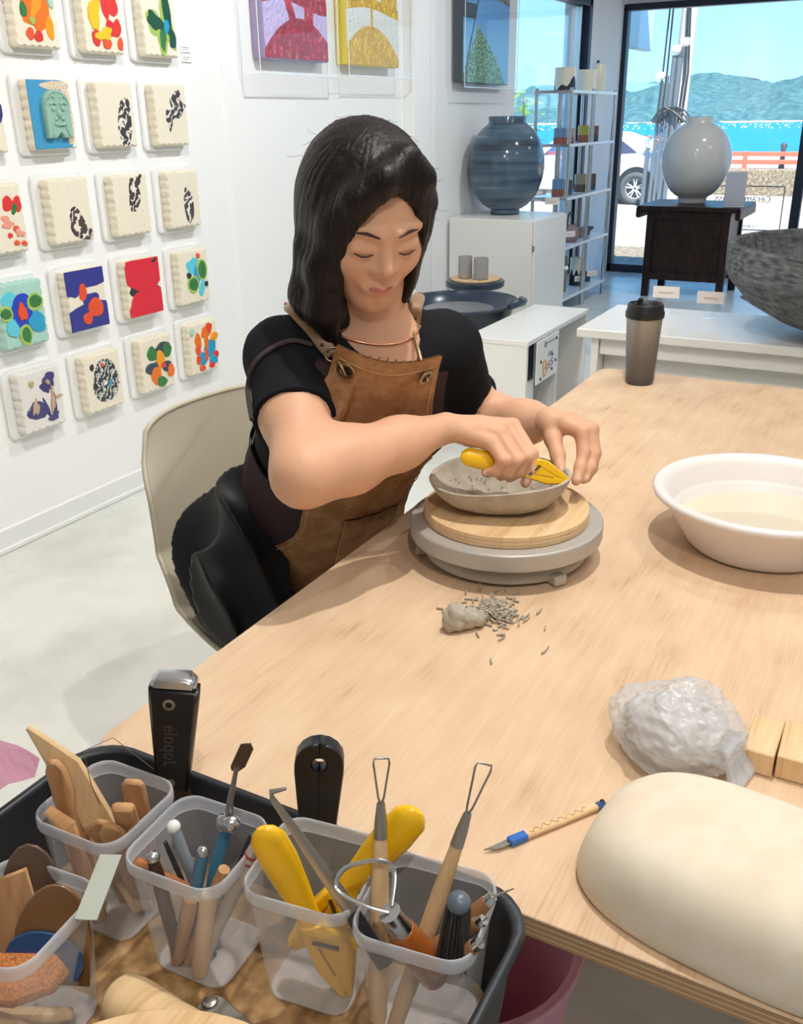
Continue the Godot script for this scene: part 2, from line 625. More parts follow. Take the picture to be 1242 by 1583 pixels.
func shell() -> void:
	# floor, walls, ceiling: left wall at x -2.6, street front at z -8.9
	struct("floor", G.new().box(V(5.4, 0.2, 10.8), V(0, -0.1, -3.65), 0.001), M.floor)
	struct("ceiling", G.new().box(V(5.6, 0.2, 11.0), V(0, 2.85, -3.65), 0.001), M.wall)
	struct("wall_back", G.new().box(V(5.6, 3.0, 0.2), V(0, 1.35, 1.75), 0.001), M.wall)
	struct("wall_right", G.new().box(V(0.2, 3.0, 11.0), V(2.7, 1.35, -3.65), 0.001), M.wall)
	var g := G.new().box(V(0.2, 3.0, 8.18), V(-2.7, 1.35, -2.34), 0.001)       # z 1.75 .. -6.43
	g.box(V(0.2, 3.0, 0.98), V(-2.7, 1.35, -8.41), 0.001)                     # z -7.92 .. -8.9
	g.box(V(0.2, 0.62, 1.5), V(-2.7, 2.48, -7.17), 0.001)
	g.box(V(0.2, 0.3, 1.5), V(-2.7, 0.0, -7.17), 0.001)
	struct("wall_left", g, M.wall)
	struct("trim_1", G.new().box(V(0.07, 2.75, 0.2), V(-2.565, 1.375, -4.93), 0.004), M.wall)   # pilaster between the pictures
	struct("trim_2", G.new().box(V(0.05, 2.75, 0.06), V(-2.575, 1.375, -5.11), 0.004), M.wall)
	struct("trim_3", G.new().box(V(0.012, 2.75, 1.53), V(-2.597, 1.375, -4.065), 0.003), M.wall)      # the picture panel stands a little proud
	struct("baseboard_left", G.new().box(V(0.018, 0.085, 8.1), V(-2.591, 0.0425, -2.3), 0.005).box(V(0.028, 0.02, 8.1), V(-2.588, 0.01, -2.3), 0.004), M.white_metal)
	g = G.new().box(V(5.2, 0.62, 0.2), V(0, 2.5, -9.0), 0.001)
	g.box(V(1.2, 3.0, 0.2), V(2.1, 1.35, -9.0), 0.001)
	struct("wall_front", g, M.wall)
	# street front window: dark frame, two panes
	var w := struct("window_1", G.new().box(V(0.075, 2.2, 0.1), V(-2.6, 1.1, -8.9), 0.004).box(V(0.075, 2.2, 0.1), V(1.46, 1.1, -8.9), 0.004).box(V(4.1, 0.05, 0.1), V(-0.55, 2.2, -8.9), 0.004).box(V(4.1, 0.1, 0.1), V(-0.55, 0.02, -8.9), 0.004), M.frame)
	struct("mullion", G.new().box(V(0.075, 2.18, 0.09), V(-1.01, 1.1, -8.9), 0.004), M.frame, w)
	put("pane", G.new().box(V(1.52, 2.1, 0.008), V(-1.805, 1.12, -8.9), 0.001), M.glass, w)
	put("pane", G.new().box(V(2.4, 2.1, 0.008), V(0.225, 1.12, -8.9), 0.001), M.glass, w)
	# side window behind the glass shelves
	w = struct("window_2", G.new().box(V(0.1, 2.05, 0.07), V(-2.62, 1.16, -7.885), 0.004).box(V(0.05, 2.05, 0.05), V(-2.75, 1.16, -6.45), 0.004).box(V(0.1, 0.05, 1.46), V(-2.62, 2.155, -7.17), 0.004).box(V(0.1, 0.05, 1.46), V(-2.62, 0.165, -7.17), 0.004), M.frame)
	put("inner_stile", G.new().box(V(0.05, 1.94, 0.03), V(-2.64, 1.16, -7.8), 0.003), M.chrome, w)
	put("pane", G.new().box(V(0.008, 1.95, 1.38), V(-2.66, 1.16, -7.14), 0.001), M.glass, w)
	window_print()

func flat_text(s: String, size: float, m: Material, parent: Node3D, xf: Transform3D, called := "lettering", depth := 0.001) -> MeshInstance3D:
	var t := TextMesh.new()
	var f := SystemFont.new()
	f.font_names = PackedStringArray(["Droid Sans"])
	t.font = f
	t.text = s
	t.font_size = 64
	t.pixel_size = size / 64.0
	t.depth = depth
	return put(called, t, m, parent, "", xf)

func window_print() -> void:     # printed on the street side of the pane, so it reads backwards from in here
	var o := thing("window_lettering", "grey framed shop lettering printed on the front window, seen from behind", "window sign", V(-1.42, 0.6, -8.906), PI)
	var m := mat(rgb(70, 80, 92), 0.6)
	put("print_border", G.new().box(V(0.66, 0.009, 0.002), V(0.03, 0.175, 0), 0.0005).box(V(0.66, 0.009, 0.002), V(0.03, -0.185, 0), 0.0005).box(V(0.009, 0.36, 0.002), V(-0.3, -0.005, 0), 0.0005).box(V(0.009, 0.36, 0.002), V(0.36, -0.005, 0), 0.0005), m, o)
	flat_text("Ceramic Class", 0.075, m, o, Transform3D(Basis.IDENTITY, V(0.035, 0.07, 0)), "lettering", 0.002)
	flat_text("1st Monday Off", 0.035, m, o, Transform3D(Basis.IDENTITY, V(0.0, -0.155, 0)), "small_lettering", 0.002)

func outside() -> void:
	var asphalt := mat(rgb(196, 196, 196), 0.9)
	asphalt.albedo_texture = ntex(256, 0.04, [rgb(186, 186, 186), rgb(222, 222, 222)], [0.2, 0.8], 51)
	tri(asphalt, 0.4, true)
	var concrete := mat(rgb(190, 184, 172), 0.9)
	concrete.albedo_texture = ntex(256, 0.06, [rgb(128, 120, 108), rgb(196, 188, 174)], [0.2, 0.75], 52)
	tri(concrete, 0.8, true)
	struct("pavement", G.new().box(V(60, 0.4, 3.0), V(-6, -0.36, -10.5), 0.01), concrete)
	struct("road", G.new().box(V(160, 0.4, 17.0), V(-6, -0.605, -18.0), 0.01), asphalt)
	put("road_line", G.new().box(V(150, 0.006, 0.14), V(-6, -0.402, -15.2), 0.001).box(V(150, 0.006, 0.14), V(-6, -0.402, -22.4), 0.001), mat(rgb(236, 190, 120), 0.8), null).set_meta("kind", "structure")
	struct("sea_wall", G.new().box(V(160, 0.75, 0.5), V(-6, -0.2, -24.2), 0.03), concrete)
	struct("promenade", G.new().box(V(160, 0.5, 6.0), V(-6, -0.62, -27.2), 0.01), concrete)
	var water := bumpy(mat(rgb(24, 122, 196), 0.55, 0, 0.25), nmap(512, 0.03, 61, 3.0), 0.6)
	tri(water, 0.05, true)
	struct("sea", G.new().box(V(5200, 1, 1560), V(-600, -3.0, -810), 0.0), water)
	# red guard rail on the sea wall
	var o := thing("guard_rail", "red horizontal guard rail along the sea wall across the road", "railing", V(-6, 0.18, -24.2))
	var red := mat(rgb(226, 96, 74), 0.5)
	for k in 2:
		put("rail", G.new().box(V(70, 0.1, 0.05), V(0, 0.14 + 0.17 * k, 0), 0.01), red, o)
	for k in 24:
		put("post", G.new().box(V(0.1, 0.4, 0.08), V(-24 + k * 2.0, 0.17, 0), 0.01), red, o)
	solo("breakwater", G.new().box(V(80, 1.6, 3.0), V(10, 0, 0), 0.2), mat(rgb(214, 214, 208), 0.9), "long pale concrete breakwater lying in the sea beyond the railing", "breakwater", "", Transform3D(Basis.IDENTITY, V(-14, -2.2, -75)))
	# hills over the bay, their distance haze painted into the base colours
	var hazy_forest := mat(Color.WHITE, 0.95, 0, 0.1)
	hazy_forest.albedo_texture = ntex(256, 0.05, [rgb(48, 84, 96), rgb(76, 116, 122)], [0.25, 0.8], 71, 5)  # blue-teal: tree green with the bay's haze mixed into it
	tri(hazy_forest, 0.014, true)
	hill("hills", 0.42, -1500.0, [[-1500, 20], [-1300, 34], [-1000, 46], [-880, 30], [-800, 32], [-690, 40], [-655, 48], [-640, 56], [-618, 60], [-590, 48], [-560, 62], [-520, 62], [-492, 66], [-450, 60], [-410, 47], [-360, 60], [-315, 74], [-270, 70], [-225, 58], [-150, 70], [-60, 64], [80, 40], [300, 30], [700, 20]], hazy_forest)
	hill("hills", 0.42, -2600.0, [[-3400, 30], [-2200, 60], [-1750, 90], [-1500, 84], [-1330, 100], [-1180, 92], [-1000, 84], [-800, 108], [-600, 96], [-300, 60], [200, 40]], mat(rgb(98, 138, 154), 0.95, 0, 0.1))  # farther ridge, paler blue because more haze is put in the colour
	struct("far_shore", G.new().box(V(1100, 1.1, 14), V(-170, -2.3, -500), 0.3), mat(rgb(176, 152, 142), 0.9))
	# floats of the sea farms
	var mm := MultiMesh.new()
	mm.transform_format = MultiMesh.TRANSFORM_3D
	mm.mesh = G.new().ball(Vector3.ZERO, V(0.55, 0.42, 0.55), 8, 5).mesh()
	mm.instance_count = 420
	var rg := RandomNumberGenerator.new()
	rg.seed = 8
	for i in 420:
		var row := i % 4
		mm.set_instance_transform(i, Transform3D(Basis.IDENTITY.scaled(Vector3.ONE * rg.randf_range(0.25, 0.6)), V(-235.0 + 215.0 * (i / 4) / 105.0 + rg.randf_range(-1, 1), -2.4, -300.0 - row * 40.0 + rg.randf_range(-6, 6))))
	var fl := MultiMeshInstance3D.new()
	fl.multimesh = mm
	fl.material_override = mat(rgb(244, 236, 232), 0.6)
	fl.name = "sea_farm_floats"
	add_child(fl)
	tag(fl, "rows of small white floats of a sea farm dotting the bay", "floats")
	fl.set_meta("kind", "stuff")
	# utility pole with conduits
	o = thing("utility_pole", "grey concrete utility pole with conduits and cables across the road", "utility pole", V(-4.75, -0.4, -20.2))
	put("pole", G.new().tube([V(0, 0, 0), V(0.1, 4, 0), V(0.2, 9, 0)], [0.17, 0.15, 0.12], 16), mat(rgb(170, 170, 168), 0.85), o)
	var pvc := mat(rgb(84, 94, 106), 0.5)
	for c in [[-0.34, 2.35, 0.04], [-0.25, 2.45, 0.04], [-0.15, 2.8, 0.05], [-0.04, 2.75, 0.05], [-0.48, 1.15, 0.045]]:
		put("conduit", G.new().tube([V(c[0], 0, 0.2), V(c[0] + 0.07 * c[1] / 2.5, c[1], 0.2)], c[2], 10), pvc, o)
	for c in [[-0.05, 2.9], [0.14, 3.02], [-0.3, 2.45]]:
		put("cable_box", G.new().ball(V(c[0], c[1], 0.24), V(0.1, 0.08, 0.08), 10, 6), mat(rgb(236, 230, 214), 0.6), o)
	for c in [[-0.26, 0.05], [0.22, 0.0], [-0.18, 0.12], [0.16, 0.1]]:
		put("cable", G.new().tube([V(c[0] - 0.05, 1.6, 0.24), V(c[0], 2.5, 0.26), V(c[0] * 0.8 - 0.03, 3.6, 0.22), V(c[0] * 0.3 + 0.12, 5.2, 0.2), V(0.22, 8.8, 0.17)], 0.018, 6), M.black, o)
	for k in 5:
		put("cable_loop", G.new().tube(range(13).map(func(i): return V(-0.1 + 0.3 * cos(i * 0.55 + k) + 0.04 * k, 1.75 + 0.14 * sin(i * 0.9 + k * 2.0), 0.29 + 0.02 * k)), 0.014, 6), M.black, o)
	parked_car()
	o = thing("flower_clump", "orange and white flowers growing on the sea wall behind the white car", "flowers", V(-6.2, 0.05, -25.2))
	g_flowers(o)
	solo("hanging_sign", G.new().box(V(0.09, 0.42, 0.5), V(0, 0, 0), 0.01), mat(rgb(196, 238, 250), 0.6), "pale blue sign board hanging outside at the window corner", "sign", "", Transform3D(Basis.IDENTITY, V(-2.64, 2.12, -9.6)))
	solo("bollard", G.new().lathe([[0, 0], [0.07, 0], [0.06, 0.1], [0.05, 0.4], [0.085, 0.5], [0.0, 0.58]], 12), mat(rgb(56, 60, 70), 0.6), "small dark bollard on the sea wall near the window mullion", "bollard", "", Transform3D(Basis.IDENTITY, V(-3.2, 0.175, -24.3)))
	# white outdoor column and young tree by the side window
	struct("porch_column", G.new().box(V(0.3, 3.6, 0.3), V(-4.09, 1.2, -9.6), 0.01), M.white_metal)
	var tr := thing("young_tree", "young green broad-leaved tree outside the side window behind the dark blue jar", "tree", V(-3.46, -0.55, -8.6))
	put("trunk", G.new().tube([V(0, 0, 0), V(0.03, 1.2, 0), V(0.08, 2.05, 0)], [0.03, 0.022, 0.01], 8), M.wood, tr)
	var leaf := mat(rgb(140, 190, 70), 0.5)
	leaf.backlight_enabled = true
	leaf.backlight = rgb(120, 170, 50)
	for k in 26:
		var b := Basis(Vector3.UP, k * 2.4) * Basis(Vector3.RIGHT, -0.5 + 0.1 * (k % 7))
		var lg := G.new().grid(5, 4, func(i, j): return V((j - 2) * 0.026 * sin(PI * (i + 0.15) / 4.3), -absf(j - 2) * 0.004, -0.03 - i * 0.05))
		put("leaf", lg, leaf, tr, "", Transform3D(b, V(0.05, 1.5 + 0.025 * k, 0)))
	solo("apartment_tower", G.new().box(V(20, 26, 14), V(0, 13, 0), 0.3), mat(rgb(150, 186, 200), 0.9), "tower block coloured pale blue for haze far away across the bay, seen through the side window", "building", "", Transform3D(Basis.IDENTITY, V(-272, -2, -506)))  # haze is put into the flat blue-grey colour

func g_flowers(o: Node3D) -> void:
	var rg := RandomNumberGenerator.new()
	rg.seed = 4
	var g1 := G.new()
	var g2 := G.new()
	for i in 60:
		var p := V(rg.randf_range(-0.9, 1.0), rg.randf_range(0.46, 0.8), rg.randf_range(-0.2, 0.2))
		(g1 if i % 3 else g2).ball(p, V(0.06, 0.045, 0.06), 7, 5)
	put("white_bloom", g2, mat(rgb(240, 232, 226), 0.8), o).set_meta("kind", "stuff")
	put("orange_bloom", g1, mat(rgb(232, 96, 70), 0.8), o).set_meta("kind", "stuff")
	put("planter", G.new().box(V(2.2, 0.9, 0.5), V(0, 0.04, 0), 0.05), mat(rgb(200, 196, 188), 0.9), o)

func hill(called: String, sc: float, z: float, ridge: Array, m: Material) -> void:
	var n := FastNoiseLite.new()
	n.frequency = 0.02
	n.seed = int(-z)
	n.fractal_octaves = 5
	var x0: float = ridge[0][0]
	var x1: float = ridge[-1][0]
	var cols := 240
	var h := func(x: float) -> float:
		for k in range(1, ridge.size()):
			if x <= ridge[k][0]:
				var t: float = (x - ridge[k - 1][0]) / (ridge[k][0] - ridge[k - 1][0])
				return lerpf(ridge[k - 1][1], ridge[k][1], t * t * (3 - 2 * t))
		return ridge[-1][1]
	var g := G.new().grid(12, cols, func(i, j):
		var x: float = lerpf(x0, x1, float(j) / cols)
		var t: float = i / 10.0
		var y: float = h.call(x) * (sin(minf(t, 1.0) * PI / 2) if i < 11 else 0.0)
		var dz: float = 330.0 * (1.0 - t)
		return V(x * sc, (y * 0.84 + n.get_noise_2d(x, dz * 2.0) * 7.0 * minf(t * 2.0, 1.0) * (1.0 if i < 11 else 0.0) - 3.0) * sc - 1.5, (z + dz + n.get_noise_2d(x * 0.7, 99.0 + dz) * 30.0) * sc))
	var o := put(called, g, m)
	o.set_meta("kind", "structure")

func parked_car() -> void:
	var o := thing("car", "white sedan parked across the road, seen from the side", "car", V(-6.95, -0.4, -21.6))
	var white := mat(rgb(240, 241, 243), 0.25)
	white.clearcoat_enabled = true
	white.clearcoat = 0.6
	# side outline: x along the car (rear at +x), swept across the width with tumblehome
	var low := [[-2.35, 0.3], [-2.38, 0.55], [-2.3, 0.72], [-1.7, 0.86], [-1.0, 0.94], [1.6, 0.98], [1.85, 0.97], [2.0, 0.86], [2.04, 0.6], [1.98, 0.32]]
	var body := PackedVector2Array()
	for p in low: body.append(Vector2(p[0], p[1]))
	for p in [[1.85, 0.24], [-2.0, 0.24]]: body.append(Vector2(p[0], p[1]))
	var x := Transform3D(Basis(V(1, 0, 0), V(0, 0, 1), V(0, 1, 0)), Vector3.ZERO)
	put("body", G.new().slab(body, -0.86, 0.86, x, 0.06), white, o)
	var cab := PackedVector2Array()
	for p in [[-1.15, 0.92], [-0.45, 1.34], [0.1, 1.44], [0.75, 1.42], [1.2, 1.28], [1.75, 0.97], [1.6, 0.9], [-1.0, 0.88]]: cab.append(Vector2(p[0], p[1]))
	put("cabin", G.new().slab(cab, -0.72, 0.72, x, 0.05), white, o)
	var gl := mat(rgb(60, 66, 96), 0.15)
	for w in [[[-0.8, 0.97], [-0.4, 1.27], [0.1, 1.35], [0.12, 0.99]], [[0.2, 0.99], [0.18, 1.35], [0.68, 1.34], [0.86, 1.0]], [[0.95, 1.0], [0.8, 1.3], [1.0, 1.25], [1.32, 1.02]]]:
		var q := PackedVector2Array()
		for p in w: q.append(Vector2(p[0], p[1]))
		put("side_window", G.new().slab(q, 0.7, 0.735, x, 0.005), gl, o)
	for c in [-1.42, 1.36]:
		put("wheel_arch", G.new().lathe([[0.0, 0], [0.4, 0], [0.4, 0.02], [0.0, 0.02]], 28, Transform3D(Basis(V(1, 0, 0), V(0, 0, 1), V(0, -1, 0)), V(c, 0.36, 0.86))), M.black, o)
		for s in [1, -1]:
			var wx := Transform3D(Basis(V(1, 0, 0), V(0, 0, s), V(0, -s, 0)), V(c, 0.325, 0.72 * s))
			var ty := put("tyre", G.new().lathe([[0.2, 0.1], [0.2, 0.2], [0.29, 0.21], [0.325, 0.17], [0.325, 0.02], [0.29, -0.02], [0.2, 0.0]], 32, wx), mat(rgb(70, 74, 80), 0.8), o)
			var rim := G.new().lathe([[0.0, 0.15], [0.05, 0.17], [0.06, 0.15], [0.06, 0.1], [0.19, 0.1], [0.19, 0.19], [0.205, 0.2], [0.21, 0.1]], 32, wx)
			for k in 10:
				var a := TAU * k / 10 + (0.12 if k % 2 else -0.12)
				rim.tube([wx * V(cos(a) * 0.05, 0.155, sin(a) * 0.05), wx * V(cos(a) * 0.2, 0.17, sin(a) * 0.2)], 0.017, 6)
			put("rim", rim, mat(rgb(214, 216, 220), 0.3, 0.5), ty)
	put("tail_lamp", G.new().box(V(0.1, 0.14, 0.3), V(1.98, 0.78, 0.7), 0.02), mat(rgb(170, 40, 40), 0.3), o)
	put("door_handle", G.new().box(V(0.2, 0.03, 0.03), V(0.75, 0.86, 0.87), 0.01), white, o)
	put("sill", G.new().box(V(2.2, 0.08, 1.66), V(0, 0.22, 0), 0.02), M.black, o)

# ---------------------------------------------------------------- ceramic cracker tiles on the left wall
func swirl_tex(sd: int, dark: Color, light: Color) -> ImageTexture:
	var n := FastNoiseLite.new()
	n.seed = sd
	n.frequency = 0.012
	var im := Image.create(128, 128, false, Image.FORMAT_RGB8)
	for y in 128:
		for x in 128:
			var a := n.get_noise_2d(x, y) * 7.0 + n.get_noise_2d(x * 2.3 + 90, y * 2.3) * 2.0
			var s := sin((x * 0.5 + y * 0.25) * 0.3 + a)
			im.set_pixel(x, y, dark.lerp(light, smoothstep(0.35, 0.6, s)))
	return ImageTexture.create_from_image(im)

func glaze(c: Color, r := 0.16) -> StandardMaterial3D:
	var m := mat(c, r)
	m.clearcoat_enabled = true
	m.clearcoat = 0.5
	return m

func wall_tiles() -> void:
	M.cracker = bumpy(mat(rgb(240, 230, 208), 0.55), nmap(256, 0.06, 81, 1.5), 0.2)
	tri(M.cracker, 6.0)
	M.cracker_grey = mat(rgb(232, 227, 220), 0.5)
	M.board = mat(rgb(240, 240, 239), 0.3)
	for k in [["orange", 238, 120, 30], ["amber", 246, 160, 24], ["yellow", 248, 200, 40], ["red", 226, 54, 48], ["scarlet", 224, 30, 52], ["coral", 236, 92, 52], ["leaf", 52, 122, 60], ["deep", 30, 84, 66], ["lime", 168, 196, 96], ["sky", 40, 158, 206], ["aqua", 96, 204, 222], ["navy", 44, 50, 140], ["blue", 24, 66, 190], ["teal", 66, 156, 204], ["mint", 172, 214, 200], ["plum", 62, 54, 116], ["mauve", 196, 168, 132], ["ink", 44, 40, 44], ["white", 246, 242, 234], ["sage", 150, 190, 172], ["pink", 240, 160, 140], ["slate", 52, 70, 84], ["vermilion", 232, 78, 34]]:
		M["glaze_" + k[0]] = glaze(rgb(k[1], k[2], k[3]))
	for k in ["red", "scarlet", "navy", "teal", "leaf"]:
		tri(bumpy(M["glaze_" + k], nmap(128, 0.07, 5, 3.0), 0.5), 9.0)
	var marbles := []
	for k in 3:
		var mm := glaze(Color.WHITE, 0.35)
		mm.albedo_texture = swirl_tex(90 + k, [rgb(64, 56, 60), rgb(74, 58, 54), rgb(70, 64, 62)][k], rgb(240, 230, 214))
		mm.uv1_scale = Vector3(9, 9, 1)
		marbles.append(mm)
	M.marble0 = marbles[0]
	M.marble1 = marbles[1]
	M.marble2 = marbles[2]
	var vein := glaze(Color.WHITE, 0.3)
	vein.albedo_texture = swirl_tex(97, rgb(42, 52, 58), rgb(232, 228, 216))
	vein.uv1_scale = Vector3(14, 14, 1)
	M.vein = vein
	var grit := mat(Color.WHITE, 0.8)
	grit.albedo_texture = ntex(128, 0.25, [rgb(190, 150, 110), rgb(242, 232, 214)], [0.3, 0.6], 98, 2)
	grit.uv1_scale = Vector3(6, 6, 1)
	M.grit = grit
	# rows: y of the board's foot; columns: z of its near edge. Patches: [material, x, y, rx, ry, turn] on a tile one wide, one high, y down
	tile(1.553, -2.222, "cream cracker-shaped ceramic tile under thick orange glaze, first of top row", M.cracker, [["orange", 0.52, 0.35, 0.28, 0.5, 0.1, 0.2], ["amber", 0.6, 0.2, 0.14, 0.4, 0.3, 0.3], ["amber", 0.78, 0.72, 0.1, 0.16, 0.0], ["coral", 0.32, 0.82, 0.09, 0.09, 0], ["red", 0.5, 0.85, 0.1, 0.08, 0], ["leaf", 0.24, 0.5, 0.08, 0.1, 0], ["mint", 0.86, 0.25, 0.08, 0.2, 0], ["lime", 0.4, 0.64, 0.06, 0.06, 0]])
	tile(1.549, -2.505, "cream cracker-shaped ceramic tile with red drops and a yellow streak, middle of the topmost row", M.cracker, [["red", 0.62, 0.3, 0.12, 0.2, 0], ["red", 0.82, 0.3, 0.12, 0.16, 0], ["scarlet", 0.7, 0.62, 0.13, 0.12, 0], ["red", 0.85, 0.62, 0.11, 0.15, 0.3], ["red", 0.3, 0.78, 0.12, 0.12, 0], ["coral", 0.55, 0.84, 0.12, 0.1, 0], ["red", 0.5, 0.1, 0.2, 0.12, 0], ["coral", 0.9, 0.85, 0.07, 0.1, 0], ["yellow", 0.32, 0.4, 0.12, 0.32, 0.2, 0.3], ["yellow", 0.5, 0.72, 0.2, 0.1, -0.4, 0.35]])
	tile(1.551, -2.787, "cream cracker-shaped ceramic tile with a green splash edged in lime, last of the topmost row", M.cracker, [["lime", 0.44, 0.5, 0.34, 0.2, 0.5, 0.25], ["lime", 0.72, 0.36, 0.16, 0.5, -0.15, 0.25], ["lime", 0.55, 0.74, 0.14, 0.26, 0, 0.2], ["deep", 0.38, 0.46, 0.25, 0.14, 0.5, 0.25], ["deep", 0.74, 0.34, 0.11, 0.42, -0.15, 0.25], ["leaf", 0.55, 0.72, 0.09, 0.2, 0.1, 0.2], ["sky", 0.68, 0.52, 0.08, 0.12, 0.3], ["deep", 0.84, 0.72, 0.1, 0.14, 0]])
	tile(1.252, -1.948, "cream tile with dark plum glaze, cut by the left edge of the photo", M.cracker, [["plum", 0.72, 0.42, 0.24, 0.32, 0.2, 0.25]])
	var t := tile(1.256, -2.233, "pale blue glazed tile carrying a sage green arched mask relief", M.cracker, [["teal", 0.36, 0.5, 0.62, 0.8, 0, 0.05], ["grit", 0.84, 0.5, 0.13, 0.46, 0, 0.05], ["grit", 0.62, 0.08, 0.34, 0.07, 0, 0.05], ["sky", 0.28, 0.52, 0.07, 0.34, 0, 0.1]])
	mask_relief(t)
	tile(1.254, -2.520, "cream tile with one tall black and white marbled oval", M.cracker, [["marble0", 0.7, 0.62, 0.2, 0.4, 0.12, 0.08]])
	tile(1.252, -2.803, "cream tile with a jagged purple-black marbled patch above its middle", M.cracker, [["marble0", 0.66, 0.36, 0.3, 0.2, -0.4, 0.35], ["marble0", 0.46, 0.52, 0.16, 0.14, 0.4, 0.4], ["marble2", 0.42, 0.7, 0.05, 0.06, 0.4, 0.3]])
	tile(0.955, -1.966, "cream tile with red berries and pink crumbs, cut by the left edge of the photo", M.cracker, [["red", 0.68, 0.28, 0.12, 0.12, 0], ["red", 0.88, 0.3, 0.1, 0.12, 0], ["leaf", 0.8, 0.36, 0.06, 0.09, 0.5], ["pink", 0.6, 0.55, 0.14, 0.08, 0.3, 0.4], ["coral", 0.78, 0.66, 0.08, 0.05, 0.6], ["pink", 0.84, 0.72, 0.1, 0.06, 0.2, 0.4], ["red", 0.62, 0.74, 0.05, 0.04, 0], ["coral", 0.74, 0.86, 0.06, 0.04, 0], ["coral", 0.9, 0.88, 0.06, 0.04, 0.4]])
	tile(0.958, -2.254, "cream tile with a brown marbled wedge at its lower right", M.cracker, [["marble1", 0.62, 0.72, 0.2, 0.28, -0.5, 0.12], ["marble1", 0.84, 0.9, 0.14, 0.08, -0.3, 0.1]])
	tile(0.954, -2.543, "cream tile with a brown marbled strip hanging from its top edge", M.cracker, [["marble1", 0.58, 0.34, 0.15, 0.32, 0.1, 0.2], ["marble1", 0.7, 0.1, 0.16, 0.08, -0.3, 0.3]])
	tile(0.954, -2.828, "cream tile with one slim dark marbled oval in the third row", M.cracker, [["marble2", 0.62, 0.62, 0.16, 0.32, -0.1, 0.1]])
	tile(0.657, -1.990, "pale mint tile with a blue centre, aqua and green glazed drops", M.glaze_mint, [["aqua", 0.25, 0.3, 0.26, 0.16, 0, 0.2], ["blue", 0.45, 0.45, 0.28, 0.26, 0, 0.15], ["lime", 0.78, 0.34, 0.19, 0.15, 0, 0.05], ["leaf", 0.79, 0.33, 0.15, 0.11, 0, 0.05], ["lime", 0.1, 0.44, 0.16, 0.13, 0, 0.05], ["leaf", 0.1, 0.44, 0.12, 0.09, 0, 0.05], ["sky", 0.76, 0.66, 0.2, 0.16, 0.2], ["aqua", 0.2, 0.68, 0.14, 0.14, 0], ["lime", 0.46, 0.82, 0.15, 0.17, 0, 0.05], ["leaf", 0.46, 0.82, 0.11, 0.13, 0, 0.05], ["vermilion", 0.46, 0.46, 0.1, 0.14, 0.1, 0.2]])
	tile(0.661, -2.268, "cream tile with dark blue bands above and below and bright orange dots", M.cracker, [["navy", 0.48, 0.1, 0.9, 0.22, -0.05, 0.1], ["navy", 0.14, 0.3, 0.18, 0.14, 0, 0.2], ["navy", 0.5, 0.86, 0.9, 0.3, -0.1, 0.1], ["navy", 0.62, 0.55, 0.24, 0.14, 0.2, 0.2], ["vermilion", 0.4, 0.37, 0.1, 0.15, 0.1, 0.05], ["vermilion", 0.68, 0.66, 0.2, 0.17, 0, 0.06], ["vermilion", 0.44, 0.82, 0.13, 0.1, 0, 0.06]])
	tile(0.660, -2.554, "tile almost covered in crinkled red glaze with white corners", M.cracker, [["ink", 0.5, 0.52, 0.44, 0.2, 0.1, 0.2], ["scarlet", 0.56, 0.24, 0.64, 0.34, 0.05, 0.1], ["scarlet", 0.6, 0.84, 0.66, 0.32, -0.05, 0.1], ["scarlet", 0.6, 0.5, 0.3, 0.34, 0, 0.1], ["ink", 0.86, 0.06, 0.1, 0.03, -0.3]])
	tile(0.658, -2.843, "cream tile with aqua and green leaf drops, last of the fourth row", M.cracker, [["aqua", 0.46, 0.3, 0.2, 0.17, -0.4, 0.2], ["sky", 0.56, 0.5, 0.1, 0.2, 0], ["lime", 0.76, 0.4, 0.18, 0.22, 0, 0.06], ["leaf", 0.76, 0.4, 0.14, 0.18, 0, 0.06], ["lime", 0.42, 0.64, 0.2, 0.17, 0, 0.06], ["leaf", 0.42, 0.64, 0.16, 0.13, 0, 0.06], ["aqua", 0.7, 0.74, 0.09, 0.16, 0.3], ["ink", 0.3, 0.46, 0.07, 0.06, 0], ["coral", 0.66, 0.12, 0.06, 0.05, 0], ["ink", 0.86, 0.68, 0.06, 0.05, 0]])
	tile(0.366, -2.005, "greyish white tile with purple and beige squiggles, first of the lowest row", M.cracker_grey, [["plum", 0.72, 0.22, 0.16, 0.14, 0.3, 0.2], ["plum", 0.6, 0.32, 0.12, 0.08, 0.9, 0.2], ["plum", 0.34, 0.66, 0.2, 0.17, 0.2, 0.2], ["plum", 0.58, 0.68, 0.05, 0.2, -0.4, 0.3], ["plum", 0.72, 0.84, 0.12, 0.07, -0.3, 0.3], ["plum", 0.76, 0.62, 0.06, 0.2, 0.1, 0.2], ["mauve", 0.32, 0.6, 0.07, 0.14, 0.3, 0.35], ["mauve", 0.74, 0.55, 0.04, 0.26, 0.1, 0.35], ["mauve", 0.9, 0.52, 0.1, 0.025, -0.1, 0.35], ["mauve", 0.3, 0.2, 0.06, 0.05, 0], ["mauve", 0.68, 0.24, 0.07, 0.03, 0.8, 0.3]])
	tile(0.360, -2.292, "cream tile covered with a fine black, white and blue veined square", M.cracker, [["vein", 0.55, 0.5, 0.36, 0.4, 0, 0.06], ["sky", 0.66, 0.56, 0.05, 0.06, 0], ["ink", 0.22, 0.2, 0.06, 0.06, 0], ["ink", 0.25, 0.55, 0.05, 0.07, 0], ["coral", 0.5, 0.2, 0.05, 0.04, 0]])
